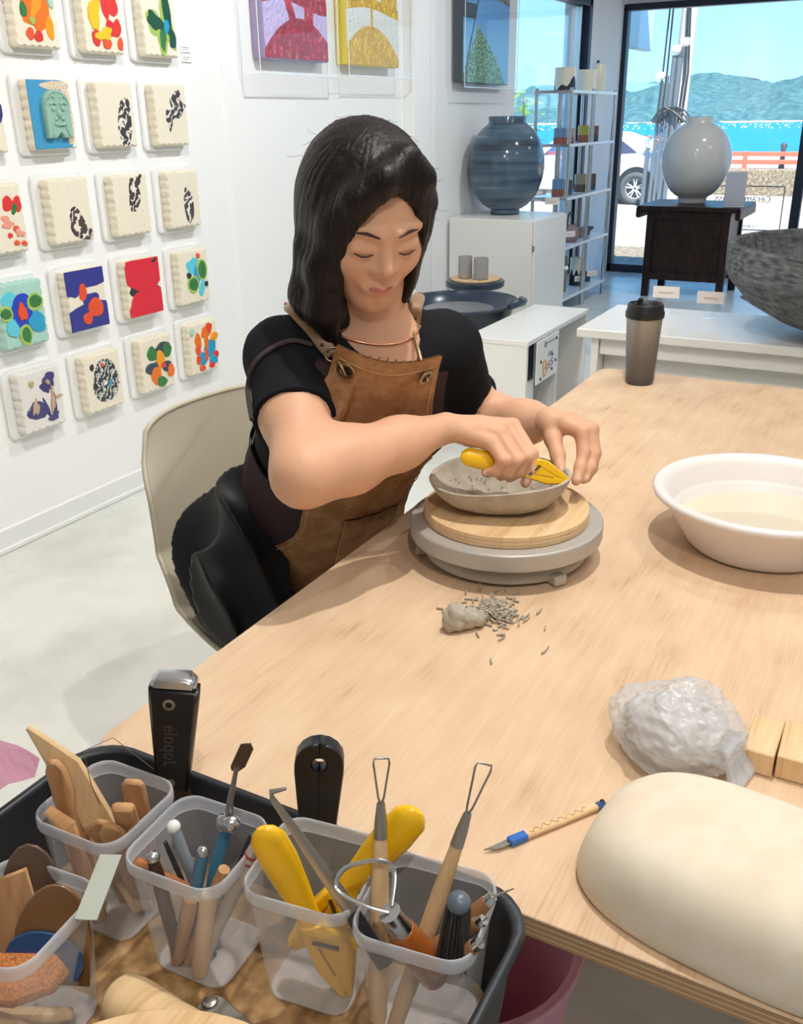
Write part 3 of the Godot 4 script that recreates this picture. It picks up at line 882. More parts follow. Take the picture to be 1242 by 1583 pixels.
	tile(0.364, -2.577, "cream tile with dark green and orange glazed patches in the lowest row", M.cracker, [["slate", 0.68, 0.26, 0.28, 0.13, -0.1, 0.15], ["leaf", 0.36, 0.3, 0.16, 0.14, 0, 0.1], ["leaf", 0.84, 0.3, 0.13, 0.15, 0, 0.1], ["slate", 0.34, 0.56, 0.26, 0.1, -0.2, 0.15], ["amber", 0.6, 0.44, 0.14, 0.17, 0, 0.1], ["orange", 0.42, 0.72, 0.17, 0.17, 0, 0.1], ["slate", 0.78, 0.6, 0.17, 0.1, 0.2, 0.15], ["orange", 0.88, 0.7, 0.12, 0.13, 0, 0.1], ["leaf", 0.56, 0.86, 0.16, 0.1, 0.1, 0.1], ["red", 0.66, 0.56, 0.08, 0.05, 0.3]])
	tile(0.370, -2.859, "cream tile crowded with orange, red and light blue drops, last of the lowest row", M.cracker, [["orange", 0.6, 0.22, 0.17, 0.13, 0, 0.12], ["vermilion", 0.72, 0.14, 0.12, 0.1, 0], ["orange", 0.3, 0.35, 0.11, 0.17, -0.2], ["coral", 0.28, 0.52, 0.1, 0.11, 0], ["sky", 0.7, 0.55, 0.2, 0.18, 0, 0.12], ["sky", 0.4, 0.72, 0.16, 0.13, 0, 0.12], ["orange", 0.58, 0.42, 0.07, 0.18, 0.1], ["vermilion", 0.26, 0.72, 0.08, 0.09, 0], ["coral", 0.54, 0.66, 0.06, 0.15, 0], ["red", 0.86, 0.72, 0.1, 0.09, 0], ["sky", 0.78, 0.8, 0.14, 0.09, 0.1, 0.12], ["coral", 0.36, 0.9, 0.1, 0.06, 0], ["red", 0.7, 0.9, 0.09, 0.06, 0], ["amber", 0.86, 0.34, 0.12, 0.08, -0.4], ["mint", 0.1, 0.14, 0.07, 0.06, 0]])
	for c in [[1.607, -3.092, "upper white caption card beside the topmost tile row"], [1.574, -3.094, "lower white caption card beside the topmost tile row"], [1.262, -2.964, "small blank caption card under the jagged marbled tile"]]:
		var k := thing("caption_card", c[2], "caption card", V(-2.597, c[0], c[1]))
		put("card", G.new().box(V(0.006, 0.026, 0.056), Vector3.ZERO, 0.001), M.paper, k)
		if c[0] > 1.4: put("print_line", G.new().box(V(0.0006, 0.0016, 0.036), V(0.0032, 0.004, 0.004), 0.0001).box(V(0.0006, 0.0016, 0.03), V(0.0032, -0.003, 0.006), 0.0001), M.grey_print, k)

func tile(y: float, z: float, label: String, base: Material, patches: Array) -> Node3D:
	# the tile's own frame: x to the right along the wall, y up, z out of the wall; origin at the board's centre on the wall
	var o := thing("cracker_tile", label, "ceramic tile", V(-2.6, y + 0.1225, z - 0.1125), PI / 2, "cracker-shaped ceramic tiles on the left wall")
	var flat := Basis(V(1, 0, 0), V(0, 0, 1), V(0, -1, 0))     # slab axes: x, -y on the wall, height out of it
	put("backing_board", G.new().slab(rrect(0.225, 0.245, 0.022), 0.0, 0.014, Transform3D(flat, Vector3.ZERO), 0.004), M.board, o)
	var sd := taken["cracker_tile"] as int
	var w := 0.178
	var h := 0.205
	var out := PackedVector2Array()
	var rg := RandomNumberGenerator.new()
	rg.seed = sd * 7
	for e in 4:
		var n := 7 if e % 2 else 6
		for i in n * 6:
			var t := (i + 0.0) / (n * 6)
			var bump := 0.0045 * absf(sin(PI * t * n)) - 0.002 + rg.randf_range(-0.0005, 0.0005)
			var a: Vector2 = [Vector2(lerpf(-w / 2, w / 2, t), -h / 2 - bump), Vector2(w / 2 + bump, lerpf(-h / 2, h / 2, t)), Vector2(lerpf(w / 2, -w / 2, t), h / 2 + bump), Vector2(-w / 2 - bump, lerpf(h / 2, -h / 2, t))][e]
			out.append(a)
	var c := Vector2(0.006, 0.0)
	for i in out.size(): out[i] += c
	put("biscuit", G.new().slab(out, 0.013, 0.052, Transform3D(flat, Vector3.ZERO), 0.006, 1.0), base, o)
	var pr := G.new()
	for i in 3:
		for j in 4:
			pr.ball(V(c.x + (i - 1) * 0.05, (j - 1.5) * 0.048, 0.0518), V(0.0022, 0.0022, 0.0008), 6, 4)
	put("prick_marks", pr, M.ply_light, o).set_meta("kind", "stuff")
	var k := 0
	for p in patches:
		var m: Material = M[p[0]] if M.has(p[0]) else M["glaze_" + p[0]]
		var pb := blob(c.x + (p[1] - 0.5) * w, (p[2] - 0.5) * h, p[3] * w, p[4] * h, p[5], sd * 31 + k, p[6] if p.size() > 6 else 0.12, 20)
		for i in pb.size():
			pb[i] = Vector2(clampf(pb[i].x, c.x - w * 0.5, c.x + w * 0.5), clampf(pb[i].y, -h * 0.5, h * 0.5))
		put("glaze_patch", G.new().slab(pb, 0.049, 0.0535 + 0.0005 * k, Transform3D(flat, Vector3.ZERO), 0.0018, 1.0), m, o)
		k += 1
	return o

func mask_relief(o: Node3D) -> void:
	var flat := Basis(V(1, 0, 0), V(0, 0, 1), V(0, -1, 0))
	var p := PackedVector2Array()
	for i in 13:
		var a := PI + PI * i / 12
		p.append(Vector2(0.012 + cos(a) * 0.052, -0.03 + sin(a) * 0.045))
	p.append(Vector2(0.064, 0.07))
	p.append(Vector2(0.028, 0.07))
	p.append(Vector2(0.012, 0.055))
	p.append(Vector2(-0.004, 0.07))
	p.append(Vector2(-0.04, 0.07))
	put("relief_plaque", G.new().slab(p, 0.05, 0.074, Transform3D(flat, Vector3.ZERO), 0.004), M.glaze_sage, o)
	var g := G.new()
	for s in [-1, 1]:
		g.ball(V(0.012 + s * 0.02, 0.018, 0.075), V(0.011, 0.009, 0.006), 10, 6)
		g.ball(V(0.012 + s * 0.014, -0.012, 0.075), V(0.008, 0.006, 0.005), 8, 6)
		g.tube([V(0.012 + s * 0.006, 0.03, 0.075), V(0.012 + s * 0.022, 0.036, 0.076), V(0.012 + s * 0.034, 0.03, 0.075)], 0.004, 6)
		g.tube([V(0.012 + s * 0.01, 0.048, 0.075), V(0.012 + s * 0.024, 0.056, 0.076), V(0.012 + s * 0.034, 0.048, 0.075)], 0.003, 6)
		g.tube([V(0.012 + s * 0.02, -0.034, 0.075), V(0.012 + s * 0.028, -0.046, 0.075), V(0.012 + s * 0.034, -0.062, 0.075)], 0.004, 6)
	g.ball(V(0.012, 0.002, 0.076), V(0.009, 0.013, 0.008), 10, 6)
	g.tube([V(-0.012, -0.026, 0.075), V(0.0, -0.03, 0.077), V(0.024, -0.03, 0.077), V(0.036, -0.026, 0.075)], 0.0045, 6)
	for i in 17:
		var a := PI * i / 16
		g.ball(V(0.012 + cos(a) * 0.045, 0.03 + sin(a) * 0.037, 0.0745), V(0.004, 0.004, 0.003), 6, 4)
	put("relief_face", g, M.glaze_sage, o)

# ---------------------------------------------------------------- pictures in clear boxes
func painting_tex(kind: int) -> ImageTexture:
	# u along the picture, w metres above its foot; flat paint only
	var n := FastNoiseLite.new()
	n.seed = 200 + kind
	n.noise_type = FastNoiseLite.TYPE_CELLULAR
	n.frequency = 0.11
	n.cellular_return_type = FastNoiseLite.RETURN_CELL_VALUE
	var s := FastNoiseLite.new()
	s.seed = 210 + kind
	s.frequency = 0.03
	var im := Image.create(256, 384, false, Image.FORMAT_RGB8)
	for y in 384:
		for x in 256:
			var u := x / 255.0 + s.get_noise_2d(x, y) * 0.012
			var w := (383 - y) / 383.0 * 0.75
			var leaf := n.get_noise_2d(x, y * 0.8) * 0.5 + 0.5
			var c: Color
			if kind == 0:
				c = rgb(206, 190, 236).lerp(rgb(168, 176, 226), smoothstep(0.1, 0.5, w))
				var red := rgb(226, 44, 92).lerp(rgb(140, 26, 52), smoothstep(0.1, 0.5, leaf) * 0.9).lerp(rgb(240, 130, 110), smoothstep(0.6, 0.9, leaf))
				if w < 0.16 - pow(absf(u - 0.55) * 1.1, 2.0) * 0.35 or absf(w - 0.235 - 0.02 * sin(u * 5.0)) < 0.032 or absf(w - 0.36 - 0.03 * sin(u * 5.0)) < 0.025 or absf(u - 0.4 + (w - 0.2) * 0.9) < 0.055 or absf(u - 0.7) < 0.07 and w > 0.12 or w > 0.44: c = red
			elif kind == 1:
				c = rgb(226, 226, 214).lerp(rgb(240, 244, 250), smoothstep(0.1, 0.3, w))
				var yel := rgb(250, 206, 20).lerp(rgb(206, 156, 0), smoothstep(0.15, 0.5, leaf)).lerp(rgb(252, 226, 110), smoothstep(0.6, 0.9, leaf))
				if w < 0.17 - pow(absf(u - 0.45), 2.0) * 0.45 or absf(w - 0.25 - 0.02 * sin(u * 4.0)) < 0.022 or absf(u - 0.22) < 0.12 and w > 0.26 or absf(u - 0.82) < 0.15 and w > 0.26 or absf(u - 0.47) < 0.02 and w > 0.1 and w < 0.26 or w > 0.42: c = yel
			else:
				c = rgb(120, 186, 232).lerp(rgb(90, 160, 222), smoothstep(0.15, 0.4, w))
				var d := Vector2((u - 0.5) * 0.8, w - 0.08).length()
				var ring := sin(d * 150.0 + s.get_noise_2d(x * 2.0, y * 2.0) * 7.0)
				var green := rgb(52, 104, 74).lerp(rgb(150, 186, 130), smoothstep(-0.2, 0.5, ring))
				var peak := 0.31 - absf(u - 0.3) * (0.9 if u < 0.3 else 0.33) - (0.25 * pow(maxf(u - 0.3, 0.0), 2.0))
				if w < peak + s.get_noise_2d(x * 3.0, y * 3.0) * 0.012: c = green
				if absf(w - 0.45 - 0.05 * sin(u * 2.6)) < 0.035: c = rgb(54, 62, 72).lerp(rgb(150, 120, 100), smoothstep(0.3, 0.7, leaf))
				if w > 0.52: c = rgb(24, 52, 62)
				if w > 0.34 and w < 0.42 and u < 0.26: c = rgb(20, 40, 58)
				if absf(u - 0.06 - 0.26 * smoothstep(0.0, 0.55, w)) < 0.014: c = rgb(18, 40, 52)
			im.set_pixel(x, y, c)
	return ImageTexture.create_from_image(im)

func paintings() -> void:
	var nm := nmap(256, 0.09, 215, 4.0, 2)
	var names := ["red leafy painting on a purple-edged canvas in a clear acrylic box", "yellow leafy painting on canvas in a clear acrylic box", "green hill and blue sky painting in a clear acrylic box nearest the side window"]
	var spots := [[-3.40, -4.00, -3.50, -3.99, 1.59, 1.53], [-4.09, -4.74, -4.15, -4.66, 1.59, 1.54], [-5.36, -6.16, -5.43, -6.12, 1.54, 1.515]]
	var sides := [rgb(150, 132, 172), rgb(226, 200, 60), rgb(48, 52, 66)]
	for k in 3:
		var s: Array = spots[k]
		var o := thing("boxed_painting", names[k], "painting", V(-2.6, s[4], 0), 0, "paintings in clear boxes")
		var L: float = s[2] - s[3]
		var m := mat(Color.WHITE, 0.45)
		m.albedo_texture = painting_tex(k)
		if k < 2: bumpy(m, nm, 0.7)
		var x0 := 0.015
		var x1 := 0.075
		var H := 0.75
		var mid: float = (s[2] + s[3]) / 2
		put("canvas", G.new().box(V(x1 - x0, H, L), V((x0 + x1) / 2, H / 2, mid), 0.004), mat(sides[k], 0.6), o)
		var pg := G.new().grid(2, 1, func(i, j): return V(x1 + 0.001, 0.004 + (H - 0.008) * (1 - i), s[2] - 0.004 - (L - 0.008) * j))
		put("painted_face", pg, m, o)
		var bz0: float = s[0]
		var bz1: float = s[1]
		var yb: float = s[5] - s[4]
		var D := 0.12
		var bl: float = bz0 - bz1
		var bm: float = (bz0 + bz1) / 2
		put("acrylic_front", G.new().box(V(0.005, H + 0.1, bl), V(D, yb + H / 2 + 0.05, bm), 0.001), M.acrylic, o)
		put("acrylic_floor", G.new().box(V(D, 0.006, bl), V(D / 2, yb, bm), 0.001), M.acrylic, o)
		put("acrylic_side", G.new().box(V(D, H + 0.1, 0.005), V(D / 2, yb + H / 2 + 0.05, bz0), 0.001), M.acrylic, o)
		put("acrylic_side", G.new().box(V(D, H + 0.1, 0.005), V(D / 2, yb + H / 2 + 0.05, bz1), 0.001), M.acrylic, o)
		put("acrylic_edge", G.new().box(V(0.004, 0.006, bl), V(D + 0.004, yb, bm), 0.001).box(V(0.003, H, 0.003), V(D + 0.002, yb + H / 2, bz0), 0.0005).box(V(0.003, H, 0.003), V(D + 0.002, yb + H / 2, bz1), 0.0005), M.acrylic_edge, o)
	solo("wall_cord", G.new().tube([V(-2.594, 1.53, -3.746), V(-2.594, 1.31, -3.75)], 0.003, 6), M.grey_print, "thin grey cord hanging down the wall under the red painting", "cord")

# ---------------------------------------------------------------- show room furniture
func pot(called: String, label: String, category: String, at: Vector3, r: float, h: float, m: Material, group := "", prof: Array = []) -> Node3D:
	var o := thing(called, label, category, at, 0, group)
	if prof.is_empty():
		prof = [[0, 0], [r * 0.92, 0], [r, h * 0.06], [r, h * 0.97], [r * 0.97, h], [r * 0.9, h], [r * 0.88, h * 0.95], [r * 0.86, h * 0.1], [0, h * 0.08]]
	put("body", G.new().lathe(prof, 28), m, o)
	return o

func far_furniture() -> void:
	# white cabinet with the dark jar
	var o := thing("display_cabinet", "white cabinet with a side door and round knob under the dark blue jar", "cabinet", V(-2.31, 0, -5.665))
	put("body", G.new().box(V(0.54, 0.79, 0.57), V(0, 0.395, 0), 0.003), M.laminate, o)
	var d := put("door", G.new().box(V(0.016, 0.775, 0.555), V(0.279, 0.395, -0.002), 0.002), M.laminate, o)
	put("knob", G.new().lathe([[0, 0], [0.007, 0], [0.006, 0.012], [0.014, 0.018], [0.014, 0.026], [0.008, 0.032], [0, 0.033]], 14, Transform3D(Basis(V(0, 1, 0), V(1, 0, 0), V(0, 0, -1)), V(0.287, 0.45, -0.255))), M.laminate, d)
	put("hinge", G.new().box(V(0.012, 0.035, 0.014), V(0.279, 0.63, 0.278), 0.002), M.steel, o)
	var blue := glaze(Color.WHITE, 0.1)
	blue.albedo_texture = blend_tex(256, 512, [[noise_img(256, 512, 0.02, 301, 4, 10, 1), 0.9], [noise_img(256, 512, 0.01, 302, 3), 0.5]], [rgb(30, 42, 56), rgb(62, 84, 104), rgb(84, 106, 124), rgb(150, 156, 160)], [0.1, 0.4, 0.72, 0.98])
	blue.uv1_scale = Vector3(1, 1, 1)
	var prof := [[0.0, 0.0], [0.088, 0.0], [0.092, 0.006], [0.09, 0.03], [0.092, 0.034]]
	for i in 15:
		var a := lerpf(-1.16, 1.08, i / 14.0)
		prof.append([0.235 * pow(cos(a), 0.86), 0.29 + (0.262 if a > 0.0 else 0.276) * sin(a)])
	prof.append_array([[0.112, 0.532], [0.116, 0.565], [0.104, 0.568], [0.1, 0.54], [0.12, 0.5], [0.2, 0.4]])
	o = thing("moon_jar", "large round dark blue streaked jar on the white cabinet", "jar", V(-2.355, 0.79, -5.72), 1.0)
	put("body", G.new().lathe(prof, 48), blue, o)
	card_stand("small clear card stand beside the dark blue jar on the cabinet", V(-2.1, 0.79, -5.86), 0.0)
	# white low shelf unit with poster
	o = thing("low_shelf", "low white open shelf unit between the pottery wheel and the counter", "shelf", V(-1.5, 0, -3.99))
	put("top_board", G.new().box(V(0.28, 0.022, 0.8), V(0, 0.489, 0), 0.002), M.laminate, o)
	put("side_panel", G.new().box(V(0.27, 0.478, 0.02), V(0, 0.239, 0.388), 0.002), M.laminate, o)
	put("back_panel", G.new().box(V(0.014, 0.478, 0.76), V(-0.128, 0.239, 0), 0.001), M.laminate, o)
	put("divider", G.new().box(V(0.24, 0.44, 0.02), V(0.01, 0.26, 0.0), 0.002), M.laminate, o)
	put("side_panel", G.new().box(V(0.27, 0.478, 0.02), V(0, 0.239, -0.388), 0.002), M.laminate, o)
	put("shelf_board", G.new().box(V(0.24, 0.018, 0.37), V(0, 0.06, 0.19), 0.002), M.laminate, o)
	put("foot", G.new().box(V(0.04, 0.05, 0.04), V(0.1, 0.025, 0.0), 0.004), M.walnut, o)
	solo("storage_box", G.new().box(V(0.18, 0.17, 0.12), Vector3.ZERO, 0.006), mat(rgb(34, 46, 70), 0.5), "dark navy storage box inside the low white shelf", "box", "", Transform3D(Basis.IDENTITY, V(-1.475, 0.395, -3.672)))
	solo("box_riser", G.new().box(V(0.18, 0.241, 0.14), Vector3.ZERO, 0.004), M.laminate, "white block standing in the low shelf under the navy box", "block", "", Transform3D(Basis.IDENTITY, V(-1.475, 0.1895, -3.672)))
	o = thing("poster", "white laminated poster with colourful lettering pinned to the low white shelf", "poster", V(-1.357, 0.385, -3.82), PI / 2)
	put("sheet", G.new().box(V(0.27, 0.185, 0.004), Vector3.ZERO, 0.001), M.paper, o)
	flat_text("Clay", 0.03, mat(rgb(110, 130, 170), 0.6), o, Transform3D(Basis(Vector3.BACK, 0.12), V(0.03, 0.015, 0.003)), "lettering", 0.001)
	var bc := [rgb(226, 160, 70), rgb(220, 120, 90), rgb(190, 90, 150), rgb(120, 90, 180)]
	for k in 4:
		flat_text("Boss"[k], [0.1, 0.055, 0.06, 0.06][k], mat(bc[k], 0.6), o, Transform3D(Basis(Vector3.BACK, 0.2), V(-0.035 + 0.03 * k, -0.04 + 0.006 * k, 0.003)), "lettering", 0.001)
	put("print_line", G.new().box(V(0.1, 0.008, 0.001), V(0.035, 0.068, 0.0025), 0.0003), mat(rgb(150, 165, 185), 0.6), o)
	put("print_mark", G.new().lathe([[0.008, -0.0005], [0.013, -0.0005], [0.013, 0.001], [0.008, 0.001]], 16, Transform3D(Basis(V(1, 0, 0), V(0, 0, 1), V(0, -1, 0)), V(-0.035, 0.066, 0.0025))), M.grey_print, o)
	var pins := G.new()
	for p in [[0.1, 0.068], [-0.085, 0.0], [-0.085, -0.075], [0.1, -0.03], [0.055, -0.06], [0.055, 0.005]]:
		put("pin", G.new().ball(V(p[0], p[1], 0.004), V(0.006, 0.007, 0.004), 8, 5), M.dark_rubber, o)
	# pottery wheels
	o = thing("pottery_wheel", "pottery wheel with a dark blue splash pan behind the low shelf", "pottery wheel", V(-1.97, 0, -4.22))
	put("body", G.new().slab(rrect(0.5, 0.56, 0.05), 0.06, 0.385, Transform3D.IDENTITY, 0.01), M.dark_rubber, o)
	put("deck", G.new().slab(rrect(0.6, 0.66, 0.05), 0.385, 0.405, Transform3D.IDENTITY, 0.004), mat(rgb(226, 216, 196), 0.5), o)
	for s in [[-1, -1], [1, -1], [-1, 1], [1, 1]]:
		put("foot", G.new().lathe([[0, 0], [0.03, 0], [0.03, 0.06], [0, 0.06]], 12, Transform3D(Basis.IDENTITY, V(s[0] * 0.19, 0, s[1] * 0.2))), M.black, o)
	var navy := mat(rgb(44, 56, 74), 0.22)
	put("splash_pan", G.new().lathe([[0.05, 0.405], [0.23, 0.405], [0.24, 0.41], [0.27, 0.5], [0.29, 0.51], [0.295, 0.516], [0.288, 0.522], [0.262, 0.518], [0.23, 0.425], [0.05, 0.42]], 48, Transform3D.IDENTITY, 1.12), navy, o)
	put("wheel_head", G.new().lathe([[0, 0.488], [0.17, 0.488], [0.175, 0.484], [0.175, 0.474], [0.06, 0.47], [0.03, 0.42]], 40), mat(rgb(150, 150, 152), 0.4, 0.6), o)
	put("pan_lip", G.new().tube([V(0.25, 0.517, -0.2), V(0.3, 0.524, -0.12), V(0.33, 0.53, -0.02), V(0.3, 0.524, 0.08)], 0.014, 8), navy, o)
	o = thing("wheel_stool", "dark turntable on a black pedestal carrying a wooden bat and two cups", "turntable", V(-2.2, 0, -4.93))
	put("disc", G.new().lathe([[0, 0.465], [0.15, 0.465], [0.165, 0.475], [0.167, 0.5], [0.16, 0.507], [0, 0.507]], 40), navy, o)
	put("pedestal", G.new().lathe([[0, 0], [0.2, 0], [0.19, 0.03], [0.05, 0.06], [0.045, 0.44], [0.09, 0.465]], 24), M.black, o)
	solo("wooden_bat", G.new().lathe([[0, 0], [0.135, 0], [0.138, 0.003], [0.138, 0.012], [0.135, 0.015], [0, 0.015]], 40), M.pale_wood, "round pale wooden bat under the two grey cups", "bat", "", Transform3D(Basis.IDENTITY, V(-2.2, 0.507, -4.93)))
	var greyclay := mat(rgb(162, 156, 152), 0.8)
	pot("clay_cup", "left one of two plain grey unfired cups", "cup", V(-2.235, 0.522, -4.87), 0.039, 0.12, greyclay, "grey unfired cups")
	pot("clay_cup", "right one of two plain grey unfired cups", "cup", V(-2.135, 0.522, -4.86), 0.041, 0.118, greyclay, "grey unfired cups")
	# white counter behind the work table
	o = thing("counter", "long white counter table behind the plywood work table", "table", V(0.1, 0, -3.345))
	put("tabletop", G.new().box(V(2.2, 0.03, 0.49), V(0, 0.665, 0), 0.003), M.laminate, o)
	put("end_panel", G.new().box(V(0.025, 0.65, 0.44), V(-1.04, 0.325, 0), 0.002), M.laminate, o)
	put("end_panel", G.new().box(V(0.025, 0.65, 0.44), V(1.04, 0.325, 0), 0.002), M.laminate, o)
	put("apron_board", G.new().box(V(2.05, 0.06, 0.02), V(0, 0.62, 0.2), 0.002), M.laminate, o)
	put("front_panel", G.new().box(V(2.05, 0.6, 0.018), V(0, 0.3, 0.14), 0.002), M.laminate, o)
	card_stand("small card in a clear stand at the counter's back edge, right of the tumbler", V(-0.63, 0.68, -3.45), 0.1)
	card_stand("small card in a clear stand standing behind the black tumbler", V(-0.8, 0.68, -3.5), 0.1)
	var felt := mat(Color.WHITE, 0.95, 0, 0.2)
	felt.albedo_texture = blend_tex(512, 512, [[noise_img(512, 512, 0.05, 311, 4, 3, 1), 0.9], [noise_img(512, 512, 0.012, 312, 3), 0.5]], [rgb(70, 72, 76), rgb(112, 114, 118), rgb(152, 152, 152)], [0.15, 0.5, 0.9])
	tri(bumpy(felt, nmap(256, 0.05, 313, 3.0), 0.5), 2.2)
	var cut := [[0, 0.0], [0.16, 0.0], [0.22, 0.012], [0.31, 0.045], [0.41, 0.1], [0.475, 0.17], [0.488, 0.2], [0.49, 0.28], [0.484, 0.288], [0.47, 0.288], [0.462, 0.282], [0.462, 0.268], [0.45, 0.262], [0.43, 0.18], [0.3, 0.08], [0, 0.04]]
	solo("stone_basin", G.new().lathe(cut, 56), felt, "wide dark grey mottled basin at the right edge, standing on the white counter", "basin", "", Transform3D(Basis.IDENTITY, V(-0.085, 0.68, -3.39)))
	# dark wooden table with the white moon jar
	o = thing("antique_table", "dark brown antique wooden side table under the white moon jar", "table", V(-1.64, 0, -7.97))
	put("tabletop", G.new().box(V(0.78, 0.035, 0.7), V(0, 0.682, 0), 0.006), M.walnut, o)
	for s in [-1, 1]:
		put("cleat", G.new().box(V(0.04, 0.08, 0.7), V(s * 0.375, 0.65, 0), 0.01), M.walnut, o)
		for q in [-1, 1]:
			put("leg", G.new().box(V(0.055, 0.665, 0.055), V(s * 0.29, 0.3325, q * 0.27), 0.004), M.walnut, o)
		put("side_panel", G.new().box(V(0.02, 0.48, 0.49), V(s * 0.29, 0.4, 0), 0.002), M.walnut, o)
	for y in [0.63, 0.165]:
		put("rail", G.new().box(V(0.53, 0.06, 0.03), V(0, y, 0.275), 0.003), M.walnut, o)
	put("front_panel", G.new().box(V(0.53, 0.42, 0.016), V(0, 0.4, 0.262), 0.002), M.walnut, o)
	put("back_panel", G.new().box(V(0.53, 0.5, 0.016), V(0, 0.4, -0.27), 0.002), M.walnut, o)
	var moon := glaze(rgb(214, 208, 200), 0.12)
	prof = [[0.0, 0.0], [0.1, 0.0], [0.106, 0.005], [0.108, 0.028]]
	for i in 17:
		var a := lerpf(-1.2, 1.17, i / 16.0)
		prof.append([0.268 * pow(cos(a), 0.82) * (1.0 if a > 0 else 1.0 - 0.04 * sin(-a * 1.5)), 0.315 + 0.288 * sin(a)])
	prof.append_array([[0.1, 0.596], [0.102, 0.632], [0.094, 0.636], [0.088, 0.6], [0.14, 0.54]])
	o = thing("moon_jar", "large round white moon jar on the dark antique table", "jar", V(-1.69, 0.7, -8.0))
	put("body", G.new().lathe(prof, 56), moon, o)
	o = thing("card_holder", "tall pale card in a holder on the dark antique table", "card stand", V(-1.32, 0.7, -7.72), 0.1)
	put("card", G.new().box(V(0.15, 0.25, 0.006), V(0, 0.125, 0), 0.001), mat(rgb(196, 196, 206), 0.6), o)
	put("card_fold", G.new().box(V(0.15, 0.004, 0.05), V(0, 0.002, -0.02), 0.001), M.paper, o)
	# little patterned rug
	var rugm := mat(Color.WHITE, 0.95)
	rugm.albedo_texture = ntex(128, 0.16, [rgb(40, 44, 60), rgb(60, 64, 84), rgb(214, 214, 222)], [0.35, 0.5, 0.56], 321, 2)
	rugm.uv1_scale = Vector3(3, 3, 1)
	solo("rug", G.new().slab(rrect(1.1, 1.6, 0.01), 0, 0.012, Transform3D(Basis(Vector3.UP, 0.5), Vector3.ZERO), 0.004), rugm, "black and white patterned rug on the floor behind the counter", "rug", "", Transform3D(Basis.IDENTITY, V(-0.36, 0.0, -7.5)))
	glass_shelves()

func card_stand(label: String, at: Vector3, turn: float) -> void:
	var o := thing("card_stand", label, "card stand", at, turn)
	put("base", G.new().box(V(0.05, 0.003, 0.04), V(0, 0.0015, 0), 0.001), M.acrylic_edge, o)
	put("clear_post", G.new().box(V(0.045, 0.05, 0.003), V(0, 0.027, -0.012), 0.0005), M.acrylic, o)
	put("card", G.new().box(V(0.095, 0.042, 0.002), V(0, 0.072, -0.008), 0.0005), mat(rgb(236, 226, 220), 0.7), o)
	put("print_line", G.new().box(V(0.05, 0.004, 0.0006), V(0, 0.07, -0.0066), 0.0002), mat(rgb(196, 170, 150), 0.7), o)

